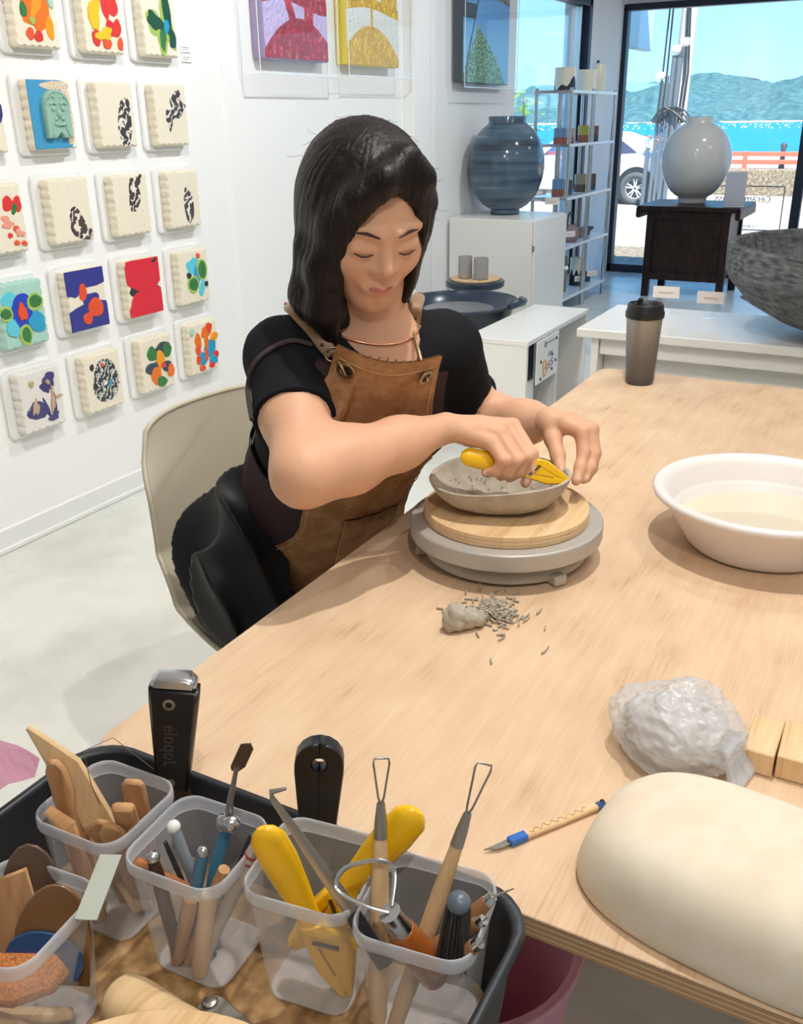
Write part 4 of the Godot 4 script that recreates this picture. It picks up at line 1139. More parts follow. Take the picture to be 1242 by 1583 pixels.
func glass_shelves() -> void:
	var o := thing("shelf_unit", "tall chrome post shelf unit with white glass shelves before the side window", "shelf", V(-2.395, 0, -7.13))
	var tiers := [0.11, 0.475, 0.815, 1.165, 1.505]
	for z in [0.5, 0.035, -0.005, -0.5]:
		for x in [-0.125, 0.125]:
			put("post", G.new().tube([V(x, 0, z), V(x, 1.53, z)], 0.013, 10), M.chrome, o)
	var sm := mat(rgb(224, 236, 240), 0.15)
	for y in tiers:
		for c in [[0.268, 0.5], [-0.253, 0.53]]:
			put("shelf_board", G.new().box(V(0.27, 0.012, c[1] - 0.01), V(0, y, c[0]), 0.002), sm, o)
			put("shelf_rail", G.new().box(V(0.012, 0.02, c[1] - 0.01), V(0.139, y, c[0]), 0.003), M.acrylic_edge, o)
		put("end_rail", G.new().box(V(0.27, 0.02, 0.012), V(0, y, 0.522), 0.003), M.chrome, o)
	var cream := glaze(rgb(232, 222, 200), 0.3)
	var ink := mat(rgb(44, 46, 58), 0.4)
	var terracotta := mat(rgb(150, 84, 70), 0.6)
	var sky := glaze(rgb(98, 134, 170), 0.3)
	var dark := glaze(rgb(58, 66, 78), 0.3)
	var top := 1.511
	var X := -2.38
	o = pot("shelf_vessel", "cream cylinder vase with a dark wave at its foot on the top shelf", "vase", V(X, top, -6.8), 0.072, 0.15, cream, "ceramics on the glass shelves")
	put("dark_wave", G.new().grid(7, 32, func(i, j):
		var a: float = TAU * j / 32
		return V(cos(a) * 0.0735, 0.004 + (0.03 + 0.03 * sin(a * 2.0 + 1.0) + 0.02 * sin(a * 5.0)) * i / 6.0 + 0.012 * i / 6.0, sin(a) * 0.0735), true), ink, o)
	o = pot("shelf_vessel", "plain cream cylinder mug in the middle of the top shelf", "mug", V(X, top, -7.25), 0.074, 0.15, cream, "ceramics on the glass shelves")
	put("handle", G.new().tube(range(9).map(func(i): return V(0.05 + 0.0 * i, 0.075 + 0.05 * cos(PI * i / 8), -0.07 - 0.035 * sin(PI * i / 8))), 0.008, 8), cream, o)
	o = pot("shelf_vessel", "tall cream jug with a lid knob, last on the top shelf", "jug", V(X, top, -7.52), 0.062, 0.2, cream, "ceramics on the glass shelves", [[0, 0], [0.045, 0], [0.05, 0.004], [0.066, 0.08], [0.066, 0.14], [0.05, 0.195], [0.046, 0.2], [0, 0.205]])
	put("lid_knob", G.new().ball(V(0, 0.212, 0), V(0.012, 0.012, 0.012), 10, 6), ink, o)
	put("handle", G.new().tube(range(9).map(func(i): return V(0.02, 0.11 + 0.065 * cos(PI * i / 8), -0.055 - 0.045 * sin(PI * i / 8))), 0.008, 8), cream, o)
	var two := func(label: String, x: float, y: float, z: float, r: float, h: float, a: Material, b: Material) -> void:
		var c := pot("shelf_vessel", label, "cup", V(x, y, z), r, h, a, "ceramics on the glass shelves")
		put("lower_glaze", G.new().lathe([[r * 1.0, h * 0.02], [r * 1.02, h * 0.05], [r * 1.02, h * 0.42], [r * 1.0, h * 0.43]], 28), b, c)
	var s1 := 1.171
	two.call("blue cup with a red foot, first on the second shelf", X, s1, -6.75, 0.045, 0.105, sky, terracotta)
	two.call("pale brown cup with a red foot, second on the second shelf", X, s1, -6.93, 0.042, 0.1, mat(rgb(170, 140, 120), 0.5), terracotta)
	two.call("olive yellow cup with a red foot on the second shelf", X, s1, -7.28, 0.046, 0.115, glaze(rgb(176, 162, 56), 0.3), terracotta)
	two.call("reddish brown cup, last on the second shelf", X, s1, -7.5, 0.042, 0.11, mat(rgb(120, 80, 72), 0.5), dark)
	var s2 := 0.821
	two.call("blue cup with a red foot, first on the third shelf", X, s2, -6.76, 0.044, 0.118, sky, terracotta)
	two.call("plain dark slate cup on the third shelf", X, s2, -6.95, 0.042, 0.1, dark, dark)
	two.call("brown and cream streaked cup on the third shelf", X, s2, -7.27, 0.048, 0.125, glaze(rgb(148, 130, 104), 0.3), mat(rgb(84, 70, 58), 0.5))
	two.call("dark brown streaked cup, last on the third shelf", X, s2, -7.5, 0.044, 0.115, mat(rgb(96, 84, 74), 0.5), dark)
	var s3 := 0.481
	o = pot("teapot", "mauve brown teapot with a tall black loop handle on the fourth shelf", "teapot", V(X + 0.02, s3, -7.0), 0.075, 0.12, mat(rgb(148, 120, 118), 0.6), "", [[0, 0], [0.05, 0], [0.075, 0.03], [0.08, 0.06], [0.065, 0.1], [0.03, 0.12], [0, 0.125]])
	put("loop_handle", G.new().tube(range(11).map(func(i): return V(0, 0.1 + 0.11 * sin(PI * i / 10), 0.06 * cos(PI * i / 10))), 0.006, 8), M.black, o)
	put("spout", G.new().tube([V(0, 0.06, -0.06), V(0, 0.09, -0.1), V(0, 0.12, -0.12)], [0.018, 0.013, 0.009], 10), mat(rgb(148, 120, 118), 0.6), o)
	solo("clay_box", G.new().slab(rrect(0.09, 0.09, 0.015), 0, 0.07, Transform3D.IDENTITY, 0.004), mat(rgb(126, 122, 112), 0.7), "small square grey ceramic box on the fourth shelf", "box", "", Transform3D(Basis.IDENTITY, V(X, s3, -7.3)))
	pot("clay_dish", "small dark footed dish, last on the fourth shelf", "dish", V(X, s3, -7.5), 0.05, 0.06, dark, "", [[0, 0], [0.025, 0], [0.02, 0.02], [0.05, 0.05], [0.052, 0.06], [0.046, 0.058], [0.015, 0.03], [0, 0.03]])
	var s4 := 0.117
	pot("floor_vase", "slim olive grey cylinder vase on the bottom shelf", "vase", V(X, s4, -6.95), 0.036, 0.26, mat(rgb(140, 132, 112), 0.6))
	o = pot("drip_vase", "white vase with a black dripping lower half on the bottom shelf", "vase", V(X, s4, -7.27), 0.046, 0.215, cream)
	put("black_drip", G.new().grid(5, 36, func(i, j):
		var a: float = TAU * j / 36
		return V(cos(a) * 0.0472, 0.003 + (0.1 + 0.025 * sin(a * 7.0)) * i / 4.0, sin(a) * 0.0472), true), M.black, o)
	pot("clay_dish", "small dark bowl on the bottom shelf beside the dripping vase", "bowl", V(X, s4, -7.5), 0.05, 0.07, dark)
	for c in [[s3, -6.85, 0.08, "small white card stand on the fourth glass shelf by the teapot"], [s4, -7.15, 0.08, "small white card stand on the bottom glass shelf before the dripping vase"], [s4, -7.44, 0.085, "small white card stand at the far end of the bottom glass shelf"]]:
		card_stand(c[3], V(X + c[2], c[0], c[1]), 0.9)

# ---------------------------------------------------------------- work table and what lies on it
func work_table() -> void:
	var o := thing("work_table", "long pale plywood work table with layered edges", "table", V(-0.09, 0, -1.465))
	var outl := rrect(1.2, 1.81, 0.03, 6)
	put("tabletop", G.new().slab(outl, 0.7372, 0.74, Transform3D.IDENTITY, 0.0008, 1.0), M.ply, o)
	for k in 7:      # the edge shows the layers
		put("veneer_layer", G.new().slab(rrect(1.2 - 0.0008 * (k % 2), 1.81 - 0.0008 * (k % 2), 0.03, 6), 0.7371 - 0.0027 * (k + 1), 0.7371 - 0.0027 * k, Transform3D.IDENTITY, 0.0004), M.ply_dark if k % 2 == 0 else M.ply_light, o)
	for s in [[-0.52, -0.8], [0.52, -0.8], [-0.52, 0.8], [0.52, 0.8]]:
		put("leg", G.new().box(V(0.06, 0.717, 0.06), V(s[0], 0.3585, s[1]), 0.004), M.pale_wood, o)

func spec_clay() -> void:
	M.clay = bumpy(mat(Color.WHITE, 0.85, 0, 0.25), nmap(256, 0.05, 401, 2.0), 0.25)
	M.clay.albedo_texture = ntex(256, 0.03, [rgb(172, 162, 146), rgb(196, 186, 170)], [0.2, 0.8], 402)
	tri(M.clay, 5.0)
	M.yellow = mat(rgb(252, 196, 4), 0.25)
	M.yellow.clearcoat_enabled = true
	M.yellow.clearcoat = 0.4

func table_things() -> void:
	spec_clay()
	var T := 0.7405
	# tumbler
	var o := thing("tumbler", "tall brown-grey metal tumbler with a black lid at the table's far corner", "tumbler", V(-0.562, T, -2.262), 0.7)
	var met := mat(rgb(150, 132, 116), 0.34, 0.55)
	met.albedo_texture = GradientTexture2D.new()
	var gr := Gradient.new()
	gr.offsets = PackedFloat32Array([0.0, 0.12, 0.5, 1.0])
	gr.colors = PackedColorArray([rgb(104, 102, 102), rgb(82, 80, 82), rgb(112, 108, 106), rgb(162, 156, 148)])
	met.albedo_texture.gradient = gr
	met.albedo_texture.fill_from = Vector2(0, 0)
	met.albedo_texture.fill_to = Vector2(0, 1)
	met.albedo_color = Color.WHITE
	var cupp := [[0.0, 0.0], [0.031, 0.0], [0.033, 0.002], [0.0345, 0.012]]
	for i in 16: cupp.append([lerpf(0.0345, 0.0428, i / 15.0), lerpf(0.014, 0.165, i / 15.0)])
	put("cup", G.new().lathe(cupp, 40), met, o)
	put("lid", G.new().lathe([[0.03, 0.16], [0.0445, 0.161], [0.046, 0.164], [0.046, 0.176], [0.044, 0.178], [0.042, 0.192], [0.0405, 0.195], [0.038, 0.195], [0.036, 0.184], [0.0, 0.184]], 40), M.black, o)
	put("drink_flap", G.new().box(V(0.02, 0.01, 0.045), V(0.0, 0.19, 0.012), 0.004).box(V(0.012, 0.018, 0.008), V(0.0, 0.194, -0.03), 0.003), M.black, o)
	# banding wheel, bat, bowl
	var wc := V(-0.481, T, -1.205)
	o = thing("banding_wheel", "grey metal banding wheel on the table carrying a wooden bat", "turntable", wc)
	var cast := mat(rgb(188, 184, 178), 0.4, 0.25)
	put("disc", G.new().lathe([[0.0, 0.034], [0.14, 0.034], [0.1425, 0.0355], [0.1435, 0.038], [0.1435, 0.057], [0.1425, 0.0595], [0.14, 0.061], [0.0, 0.061]], 72), cast, o)
	put("hub", G.new().lathe([[0.0, 0.008], [0.06, 0.008], [0.06, 0.034], [0.0, 0.034]], 24), cast, o)
	put("base", G.new().lathe([[0.0, 0.004], [0.118, 0.004], [0.122, 0.008], [0.12, 0.018], [0.1, 0.03], [0.0, 0.032]], 64), mat(rgb(186, 180, 168), 0.45, 0.15), o)
	for k in 3:
		var a := TAU * k / 3 + 0.55
		put("foot", G.new().box(V(0.034, 0.016, 0.022), V(cos(a) * 0.118, 0.008, sin(a) * 0.118), 0.003, Basis(Vector3.UP, -a)), mat(rgb(186, 180, 168), 0.45, 0.15), o)
	o = thing("wooden_bat", "round pale plywood bat with a number on it, under the clay bowl", "bat", wc + V(0, 0.061, 0))
	put("board", G.new().lathe([[0.0, 0.0], [0.121, 0.0], [0.1225, 0.0015], [0.1225, 0.0165], [0.121, 0.018], [0.0, 0.018]], 64), M.pale_wood, o)
	put("edge_layer", G.new().lathe([[0.122, 0.005], [0.1229, 0.0053], [0.1229, 0.0078], [0.122, 0.008]], 64).lathe([[0.122, 0.011], [0.1229, 0.0113], [0.1229, 0.0138], [0.122, 0.014]], 64), M.ply_light, o)
	flat_text("17", 0.016, mat(rgb(236, 226, 206), 0.8), o, Transform3D(Basis(Vector3.UP, 0.35) * Basis(Vector3.RIGHT, -PI / 2), V(0.086, 0.0185, 0.062)), "lettering", 0.0006)
	clay_bowl(wc + V(-0.009, 0.079, 0.004))
	# clay lump and shavings
	var n := FastNoiseLite.new()
	n.frequency = 22.0
	n.seed = 5
	var lump := G.new()
	for b in [[V(-0.014, 0.019, 0.004), V(0.026, 0.021, 0.021), 0.3], [V(0.012, 0.018, -0.004), V(0.024, 0.019, 0.02), 1.2], [V(-0.004, 0.026, -0.012), V(0.022, 0.014, 0.014), 2.0], [V(0.028, 0.012, -0.006), V(0.015, 0.012, 0.016), 0.0]]:
		var bb := G.new().ball(b[0], b[1], 26, 18, Basis(Vector3.UP, b[2]))
		for i in bb.v.size():
			var p: Vector3 = bb.v[i]
			bb.v[i] = p + (p - b[0]) * (n.get_noise_3dv(p) * 0.5 + 0.25 * n.get_noise_3dv(p * 2.6))
			bb.v[i].y = maxf(bb.v[i].y, 0.0004)
		lump.add(bb, Transform3D.IDENTITY)
	solo("clay_lump", lump, M.clay, "small pinched lump of grey clay on the table beside the shavings", "clay", "", Transform3D(Basis(Vector3.UP, 0.5).scaled(V(0.7, 0.8, 0.7)), V(-0.441, T, -0.965)))
	var rg := RandomNumberGenerator.new()
	rg.seed = 12
	var sh := G.new()
	for i in 330:
		var rr := absf(rg.randfn(0.0, 0.5))
		var a := rg.randf() * TAU
		var spread := rr if i < 290 else rr * 2.6
		var c := V(cos(a) * 0.034 * spread + 0.006, 0.0015 + maxf(0.0, 0.014 * (1.0 - spread * 1.1)) * rg.randf(), sin(a) * 0.036 * spread)
		var L := rg.randf_range(0.005, 0.014)
		var dirb := Basis(Vector3.UP, rg.randf() * TAU) * Basis(Vector3.RIGHT, rg.randf_range(-0.5, 0.5) if i < 290 else 0.0)
		var curl := rg.randf_range(-2.6, 2.6)
		var pts := []
		for k in 6:
			var t := (k / 5.0 - 0.5)
			pts.append(c + dirb * V(sin(t * curl) / maxf(0.3, absf(curl)) * L, absf(cos(t * curl) - 1.0) * L * 0.35, t * L))
		sh.tube(pts, 0.0011, 4, true, 1.8)
	var shav := solo("clay_shavings", sh, M.clay, "small heap of thin curled clay shavings behind the clay lump", "shavings", "", Transform3D(Basis.IDENTITY, V(-0.424, T, -1.018)))
	shav.set_meta("kind", "stuff")
	# basin of water
	o = thing("wash_basin", "round white plastic basin of cloudy water at the right edge", "basin", V(-0.143, T, -1.405))
	var pl := mat(rgb(240, 234, 232), 0.35)
	put("bowl", G.new().lathe([[0.0, 0.003], [0.096, 0.0], [0.105, 0.003], [0.112, 0.01], [0.132, 0.045], [0.146, 0.074], [0.151, 0.078], [0.16, 0.0785], [0.1655, 0.082], [0.167, 0.087], [0.163, 0.0915], [0.156, 0.0915], [0.15, 0.088], [0.143, 0.08], [0.134, 0.056], [0.1315, 0.053], [0.1285, 0.05], [0.108, 0.014], [0.1, 0.007], [0.0, 0.006]], 72), pl, o)
	var water := mat(rgb(226, 214, 192), 0.06, 0, 0.5)
	put("water", G.new().lathe([[0.0, 0.0405], [0.1222, 0.0405], [0.1225, 0.0395], [0.108, 0.015], [0.0, 0.008]], 64), water, o)
	# bag of clay
	bagged_clay(V(-0.14, T, -0.83))
	# wooden blocks
	for k in 3:
		solo("wooden_block", G.new().box(V(0.03, 0.026, 0.068), V(0, 0.013, 0), 0.0012), M.pale_wood, ["square pale wooden block, left one of the row at the right edge", "square pale wooden block, middle one of the row at the right edge", "pale wooden block mostly cut off by the right edge"][k], "wooden block", "pale wooden blocks", Transform3D(Basis(Vector3.UP, [-0.02, 0.01, 0.05][k]), V(-0.057 + 0.0312 * k, T, -0.869 - 0.003 * k)))
	# plaster hump mould
	plaster_mould(V(-0.036, T, -0.655))
	# taped knife
	o = thing("clay_knife", "wood-handled craft knife with blue tape lying by the plaster mould", "knife", V(-0.212, T, -0.667))
	var kx := Basis(Vector3.UP, -atan2(0.116, 0.078) + PI)
	kx = Basis(V(0.078, 0, -0.116).normalized(), Vector3.UP, V(0.116, 0, 0.078).normalized())
	put("handle", G.new().box(V(0.084, 0.006, 0.0085), kx * V(0.012, 0, 0) + V(0, 0.0035, 0), 0.0015, kx), M.pale_wood, o)
	var tape := mat(rgb(50, 112, 196), 0.4)
	put("blue_tape", G.new().box(V(0.019, 0.0066, 0.0092), kx * V(-0.037, 0, 0) + V(0, 0.0036, 0), 0.001, kx), tape, o)
	put("blue_end", G.new().box(V(0.014, 0.0066, 0.0092), kx * V(0.057, 0, 0) + V(0, 0.0036, 0), 0.003, kx), mat(rgb(56, 92, 150), 0.4), o)
	put("hang_hole", G.new().lathe([[0.0, 0.0], [0.0022, 0.0], [0.0022, 0.0008], [0, 0.0008]], 12, Transform3D(Basis.IDENTITY, kx * V(0.06, 0, 0) + V(0, 0.0068, 0))), M.black, o)
	var bl := PackedVector2Array([Vector2(-0.045, -0.004), Vector2(-0.045, 0.003), Vector2(-0.058, 0.0028), Vector2(-0.072, -0.003)])
	put("blade", G.new().slab(bl, 0.0028, 0.0038, Transform3D(kx, Vector3.ZERO), 0.0002), M.steel, o)
	# pencil-like squiggle drawing on the handle
	put("handle_drawing", G.new().tube(range(24).map(func(i): return kx * V(-0.024 + 0.0028 * i, 0.0068, 0.0028 * sin(i * 1.9)) + V(0.0, 0, 0)), 0.0003, 4), M.ply_dark, o)

func clay_bowl(at: Vector3) -> void:
	var o := thing("clay_bowl", "half trimmed grey clay bowl with a wavy rounded rim on the wooden bat", "bowl", at)
	# rounded-triangle plan with a rising and falling rim; walls 5 mm thick
	var R := func(a: float) -> float: return 0.097 * (1.0 + 0.05 * cos(3.0 * a - 0.6) + 0.06 * cos(2.0 * a + 0.9))
	var rim := func(a: float) -> float: return 0.049 + 0.003 * cos(a * 2.0 - 0.5) + 0.004 * cos(a + 0.5)
	var prof := [[0.0, 0.0, 0], [0.42, 0.0, 0], [0.54, 0.03, 0], [0.75, 0.24, 0], [0.9, 0.56, 0], [0.98, 0.88, 0], [1.0, 0.98, 0], [0.995, 1.0, 0], [0.955, 1.0, 0], [0.935, 0.97, 0], [0.89, 0.8, 0], [0.76, 0.5, 0], [0.58, 0.26, 0], [0.4, 0.13, 0], [0.0, 0.11, 0]]
	var g := G.new().grid(prof.size(), 72, func(i, j):
		var a: float = TAU * j / 72
		var r: float = R.call(a) * prof[i][0]
		return V(cos(a) * r, rim.call(a) * prof[i][1], sin(a) * r), true)
	g.fix(0)
	var n := FastNoiseLite.new()
	n.frequency = 14.0
	for i in g.v.size():
		g.v[i] += V(g.v[i].x, 0, g.v[i].z).normalized() * n.get_noise_3dv(g.v[i]) * 0.0012
	put("body", g, M.clay, o)
	var rg := RandomNumberGenerator.new()
	rg.seed = 3
	var c := G.new()
	for i in 46:
		var a := rg.randf() * TAU
		var k := rg.randf_range(0.42, 0.8)
		var r: float = R.call(a) * k
		var y: float = rim.call(a) * lerpf(0.13, 0.56, (k - 0.4) / 0.4) + 0.001
		c.ball(V(cos(a) * r, y, sin(a) * r), V(0.0017, 0.0008, 0.0012), 6, 4, Basis(Vector3.UP, a))
	put("clay_crumbs", c, mat(rgb(150, 139, 124), 0.9), o).set_meta("kind", "stuff")

func bagged_clay(at: Vector3) -> void:
	var o := thing("bagged_clay", "lump of white clay wrapped in a crinkled clear plastic bag", "bag", at, -0.2)
	var n := FastNoiseLite.new()
	n.seed = 9
	n.frequency = 16.0
	n.fractal_type = FastNoiseLite.FRACTAL_RIDGED
	n.fractal_octaves = 3
	var m := FastNoiseLite.new()
	m.seed = 19
	m.frequency = 24.0
	m.fractal_octaves = 3
	var mk := func(s: float, amp: float, seg: int) -> G:
		var g := G.new().ball(V(0, 0.034, 0), V(0.068, 0.037, 0.052) * s, seg, int(seg * 0.6))
		for i in g.v.size():
			var p: Vector3 = g.v[i]
			var d := (p - V(0, 0.034, 0)).normalized()
			p += d * (amp * (maxf(n.get_noise_3dv(p), -0.4) * 0.003 + maxf(n.get_noise_3dv(p * 2.6), -0.3) * 0.0022 + m.get_noise_3dv(p) * 0.001) + 0.006 * sin(d.x * 3.0 + 1.0))
			p.y = maxf(p.y, 0.0006)
			g.v[i] = p
		return g
	put("clay", mk.call(0.88, 0.4, 40), mat(rgb(206, 198, 190), 0.7), o)
	var film := mat(Color(0.9, 0.92, 0.94, 0.42), 0.256)
	film.transparency = BaseMaterial3D.TRANSPARENCY_ALPHA
	film.albedo_texture = null
	film.metallic_specular = 1.0
	put("plastic_bag", mk.call(1.06, 1.6, 170), film, o)
	var tail := G.new()
	for k in 5:
		var a := -0.5 + 0.22 * k
		tail.grid(8, 6, func(i, j):
			var t: float = i / 7.0
			var w: float = (j - 3) * 0.006 * (0.4 + t)
			return V(0.052 + 0.028 * t, 0.038 - 0.034 * t + 0.004 * sin(j * 2.1 + k * 1.7), -0.01 + w + (k - 2) * 0.012 * (0.3 + t)))
	put("bag_gather", tail, film, o)

func plaster_mould(at: Vector3) -> void:
	var o := thing("plaster_mould", "large smooth cream plaster hump mould upside down at the table's near edge", "mould", at)
	# superellipse plan, flat top, softly rolled sides
	var pm := mat(Color.WHITE, 0.8, 0, 0.3)
	pm.albedo_texture = ntex(256, 0.015, [rgb(228, 213, 190), rgb(235, 224, 205), rgb(231, 214, 190)], [0.2, 0.6, 0.9], 411)
	tri(pm, 3.0)
	var prof := [[0.0, 0.0], [0.985, 0.0], [1.0, 0.004], [1.0, 0.01], [0.99, 0.017], [0.955, 0.033], [0.9, 0.047], [0.81, 0.059], [0.68, 0.0665], [0.5, 0.071], [0.3, 0.073], [0.0, 0.0735]]
	var g := G.new().grid(prof.size(), 80, func(i, j):
		var a: float = TAU * j / 80
		var e := 2.0 / 2.9
		var c := signf(cos(a)) * pow(absf(cos(a)), e) * 0.14
		var s := signf(sin(a)) * pow(absf(sin(a)), e) * 0.09
		return Basis(Vector3.UP, -0.12) * V(c * prof[i][0], prof[i][1], s * prof[i][0]), true)
	g.fix(0)
	put("body", g, pm, o)

# ---------------------------------------------------------------- tray of tools in front of the table
func tool_tray() -> void:
	var o := thing("tool_stand", "low wooden stool carrying the black tool tray before the table", "stool", V(-0.405, 0, -0.33))
	put("seat", G.new().slab(rrect(0.42, 0.36, 0.02), 0.655, 0.69, Transform3D.IDENTITY, 0.003), M.pale_wood, o)
	for s in [[-1, -1], [1, -1], [-1, 1], [1, 1]]:
		put("leg", G.new().box(V(0.035, 0.656, 0.035), V(s[0] * 0.18, 0.328, s[1] * 0.15), 0.003), M.pale_wood, o)
	o = thing("tool_tray", "black plastic tray with a stained wooden bottom holding the clear tool bins", "tray", V(-0.405, 0.69, -0.345))
	var w := 0.46
	var d := 0.37
	var ring := func(s: float, y: float) -> Array:
		var p := rrect(w * s + (s - 1) * 0.0, d * s, 0.045, 6)
		var a := []
		for q in p: a.append(V(q.x, y, q.y))
		return a
	var lv := [[0.94, 0.0], [0.95, 0.002], [0.985, 0.088], [1.01, 0.092], [1.015, 0.096], [1.01, 0.1], [0.985, 0.1], [0.975, 0.096], [0.955, 0.03], [0.935, 0.008], [0.93, 0.007]]
	var rows := []
	for l in lv: rows.append(ring.call(l[0], l[1]))
	var n: int = rows[0].size()
	var g := G.new().grid(lv.size(), n, func(i, j): return rows[i][j], true)
	g.slab(rrect(w * 0.94, d * 0.94, 0.042, 6), 0.0, 0.006)
	put("shell", g, M.dark_rubber, o)
	var stain := mat(Color.WHITE, 0.55)
	stain.albedo_texture = blend_tex(256, 256, [[noise_img(256, 256, 0.03, 501, 4), 0.7], [noise_img(256, 256, 0.02, 502, 3, 1, 8), 0.5]], [rgb(120, 88, 50), rgb(164, 126, 80), rgb(204, 168, 122)], [0.15, 0.5, 0.9])
	tri(stain, 6.0)
	put("wooden_bottom", G.new().slab(rrect(w * 0.92, d * 0.92, 0.04, 6), 0.0065, 0.012, Transform3D.IDENTITY, 0.001), stain, o)
	solo("knob_tool", G.new().ball(V(0, 0, 0), V(0.0165, 0.0165, 0.0165), 20, 12).tube([V(0, 0, 0.012), V(0.005, -0.02, 0.05), V(0.006, -0.036, 0.09)], [0.009, 0.006, 0.006], 10), mat(rgb(60, 72, 86), 0.3), "blue-grey round knob of a tool at the tray's right end", "tool", "", Transform3D(Basis.IDENTITY, V(-0.199, 0.746, -0.415)))

var bin_mat: StandardMaterial3D
var rim_mat: StandardMaterial3D
func bin(label: String, at: Vector3, turn: float) -> Node3D:
	if bin_mat == null:
		bin_mat = clear(rgb(240, 244, 250), 0.26, 0.3)
		rim_mat = clear(rgb(226, 230, 238), 0.5, 0.3)
	var o := thing("tool_bin", label, "bin", at, turn, "clear plastic tool bins")
	var mk := func(lv: Array) -> G:
		var rows := []
		for l in lv:
			var a := []
			for q in rrect(0.088 * l[0], 0.086 * l[0], 0.018 * l[0], 6): a.append(V(q.x, l[1], q.y))
			rows.append(a)
		return G.new().grid(lv.size(), rows[0].size(), func(i, j): return rows[i][j], true)
	var g: G = mk.call([[0.76, 0.0005], [0.8, 0.001], [0.82, 0.004], [0.985, 0.108]])
	g.slab(rrect(0.088 * 0.78, 0.086 * 0.78, 0.014, 6), 0.0004, 0.0016, Transform3D.IDENTITY, 0.0002)
	put("body", g, bin_mat, o)
	put("rim", mk.call([[0.985, 0.104], [1.035, 0.105], [1.045, 0.108], [1.045, 0.114], [1.03, 0.117], [1.0, 0.117], [0.985, 0.114], [0.98, 0.106]]), rim_mat, o)
	return o

func stick(called: String, label: String, category: String, pts: Array, rad, m: Material, group := "", flat := 1.0, up := Vector3.ZERO) -> Node3D:
	var o := thing(called, label, category, pts[0], 0, group)
	put("handle", G.new().tube(pts.map(func(p): return p - pts[0]), rad, 12, true, flat, up), m, o)
	return o

func flat_tool(called: String, label: String, category: String, a: Vector3, b: Vector3, outline: Array, th: float, m: Material, face: Vector3, group := "") -> MeshInstance3D:   # outline in [across, along 0..1]; the flat side looks along "face"
	var y := b - a
	var f := (face - y.normalized() * face.dot(y.normalized())).normalized()
	var p := PackedVector2Array()
	for q in outline: p.append(Vector2(q[0], q[1] * y.length()))
	var x := y.normalized().cross(f)
	return solo(called, G.new().slab(p, -th / 2, th / 2, Transform3D(Basis(x, f, y.normalized()), Vector3.ZERO), th * 0.3), m, label, category, group, Transform3D(Basis.IDENTITY, a))

func yellow_tool(label: String, butt: Vector3, tip: Vector3, face: Vector3, s := 1.0) -> Node3D:
	var o := thing("trimming_cutter", label, "clay tool", butt, 0, "yellow plastic clay cutters")
	var y := (tip - butt).normalized()
	var f := (face - y * face.dot(y)).normalized()
	var x := Transform3D(Basis(f, y, f.cross(y)).scaled_local(Vector3.ONE * s), Vector3.ZERO)     # z: across the flat side
	var pts := []
	var rad := []
	for q in [[0.0, 0.004], [0.003, 0.009], [0.01, 0.0135], [0.03, 0.0145], [0.055, 0.0125], [0.075, 0.01], [0.092, 0.009], [0.1, 0.01]]:
		pts.append(x * V(0, q[0], 0))
		rad.append(q[1] * s)
	put("handle", G.new().tube(pts, rad, 16, true, 0.55, f), M.yellow, o)
	# triangular cutter housing with a window
	var xs := Transform3D(Basis(x.basis.z, x.basis.x, x.basis.y), Vector3.ZERO)
	for side in [PackedVector2Array([Vector2(-0.01, 0.092), Vector2(0.01, 0.092), Vector2(0.021, 0.112), Vector2(0.013, 0.118), Vector2(-0.003, 0.102)]), PackedVector2Array([Vector2(-0.01, 0.092), Vector2(-0.002, 0.1), Vector2(0.0, 0.145), Vector2(0.004, 0.162), Vector2(-0.005, 0.168), Vector2(-0.013, 0.135)]), PackedVector2Array([Vector2(0.012, 0.112), Vector2(0.021, 0.111), Vector2(0.022, 0.128), Vector2(0.003, 0.168), Vector2(-0.004, 0.164), Vector2(0.0, 0.15)])]:
		put("cutter_frame", G.new().slab(side, -0.006, 0.006, xs, 0.002), M.yellow, o)
	put("cutter_plate", G.new().slab(PackedVector2Array([Vector2(-0.009, 0.1), Vector2(0.006, 0.107), Vector2(0.02, 0.114), Vector2(0.021, 0.125), Vector2(0.0, 0.163), Vector2(-0.007, 0.163)]), -0.0052, 0.0052, xs, 0.001), M.yellow, o)
	put("slot", G.new().slab(PackedVector2Array([Vector2(-0.0045, 0.112), Vector2(-0.0015, 0.113), Vector2(0.0, 0.142), Vector2(-0.0035, 0.144)]), -0.0056, 0.0056, xs, 0.0003), mat(rgb(176, 120, 10), 0.5), o)
	put("blade", G.new().slab(PackedVector2Array([Vector2(-0.004, 0.104), Vector2(0.0125, 0.117), Vector2(0.011, 0.119), Vector2(-0.005, 0.106)]), -0.0052, 0.0075, xs, 0.0003), M.dark_steel, o)
	return o

func loop_tool(label: String, base: Vector3, neck: Vector3, tip: Vector3) -> void:
	var o := thing("loop_tool", label, "loop tool", base, 0, "wooden handled loop tools")
	var d := (tip - base).normalized()
	var L := (neck - base).length()
	put("handle", G.new().tube([V(0, 0, 0), d * 0.003, d * L * 0.3, d * L * 0.75, d * L], [0.004, 0.0062, 0.0072, 0.0066, 0.0048], 12), M.pale_wood, o)
	put("ferrule", G.new().tube([d * (L - 0.001), d * (L + 0.012), d * (L + 0.026)], [0.0052, 0.0046, 0.003], 12), M.steel, o)
	var s := d.cross(V(0.5, 0.3, 0.8)).normalized()
	var e := (tip - base).length()
	put("wire_loop", G.new().tube([d * (L + 0.024), d * (L + 0.03) + s * 0.002, d * (e - 0.004) + s * 0.0058, d * e + s * 0.0052, d * e - s * 0.0052, d * (e - 0.004) - s * 0.0058, d * (L + 0.03) - s * 0.002, d * (L + 0.024)], 0.0009, 6), M.steel, o)

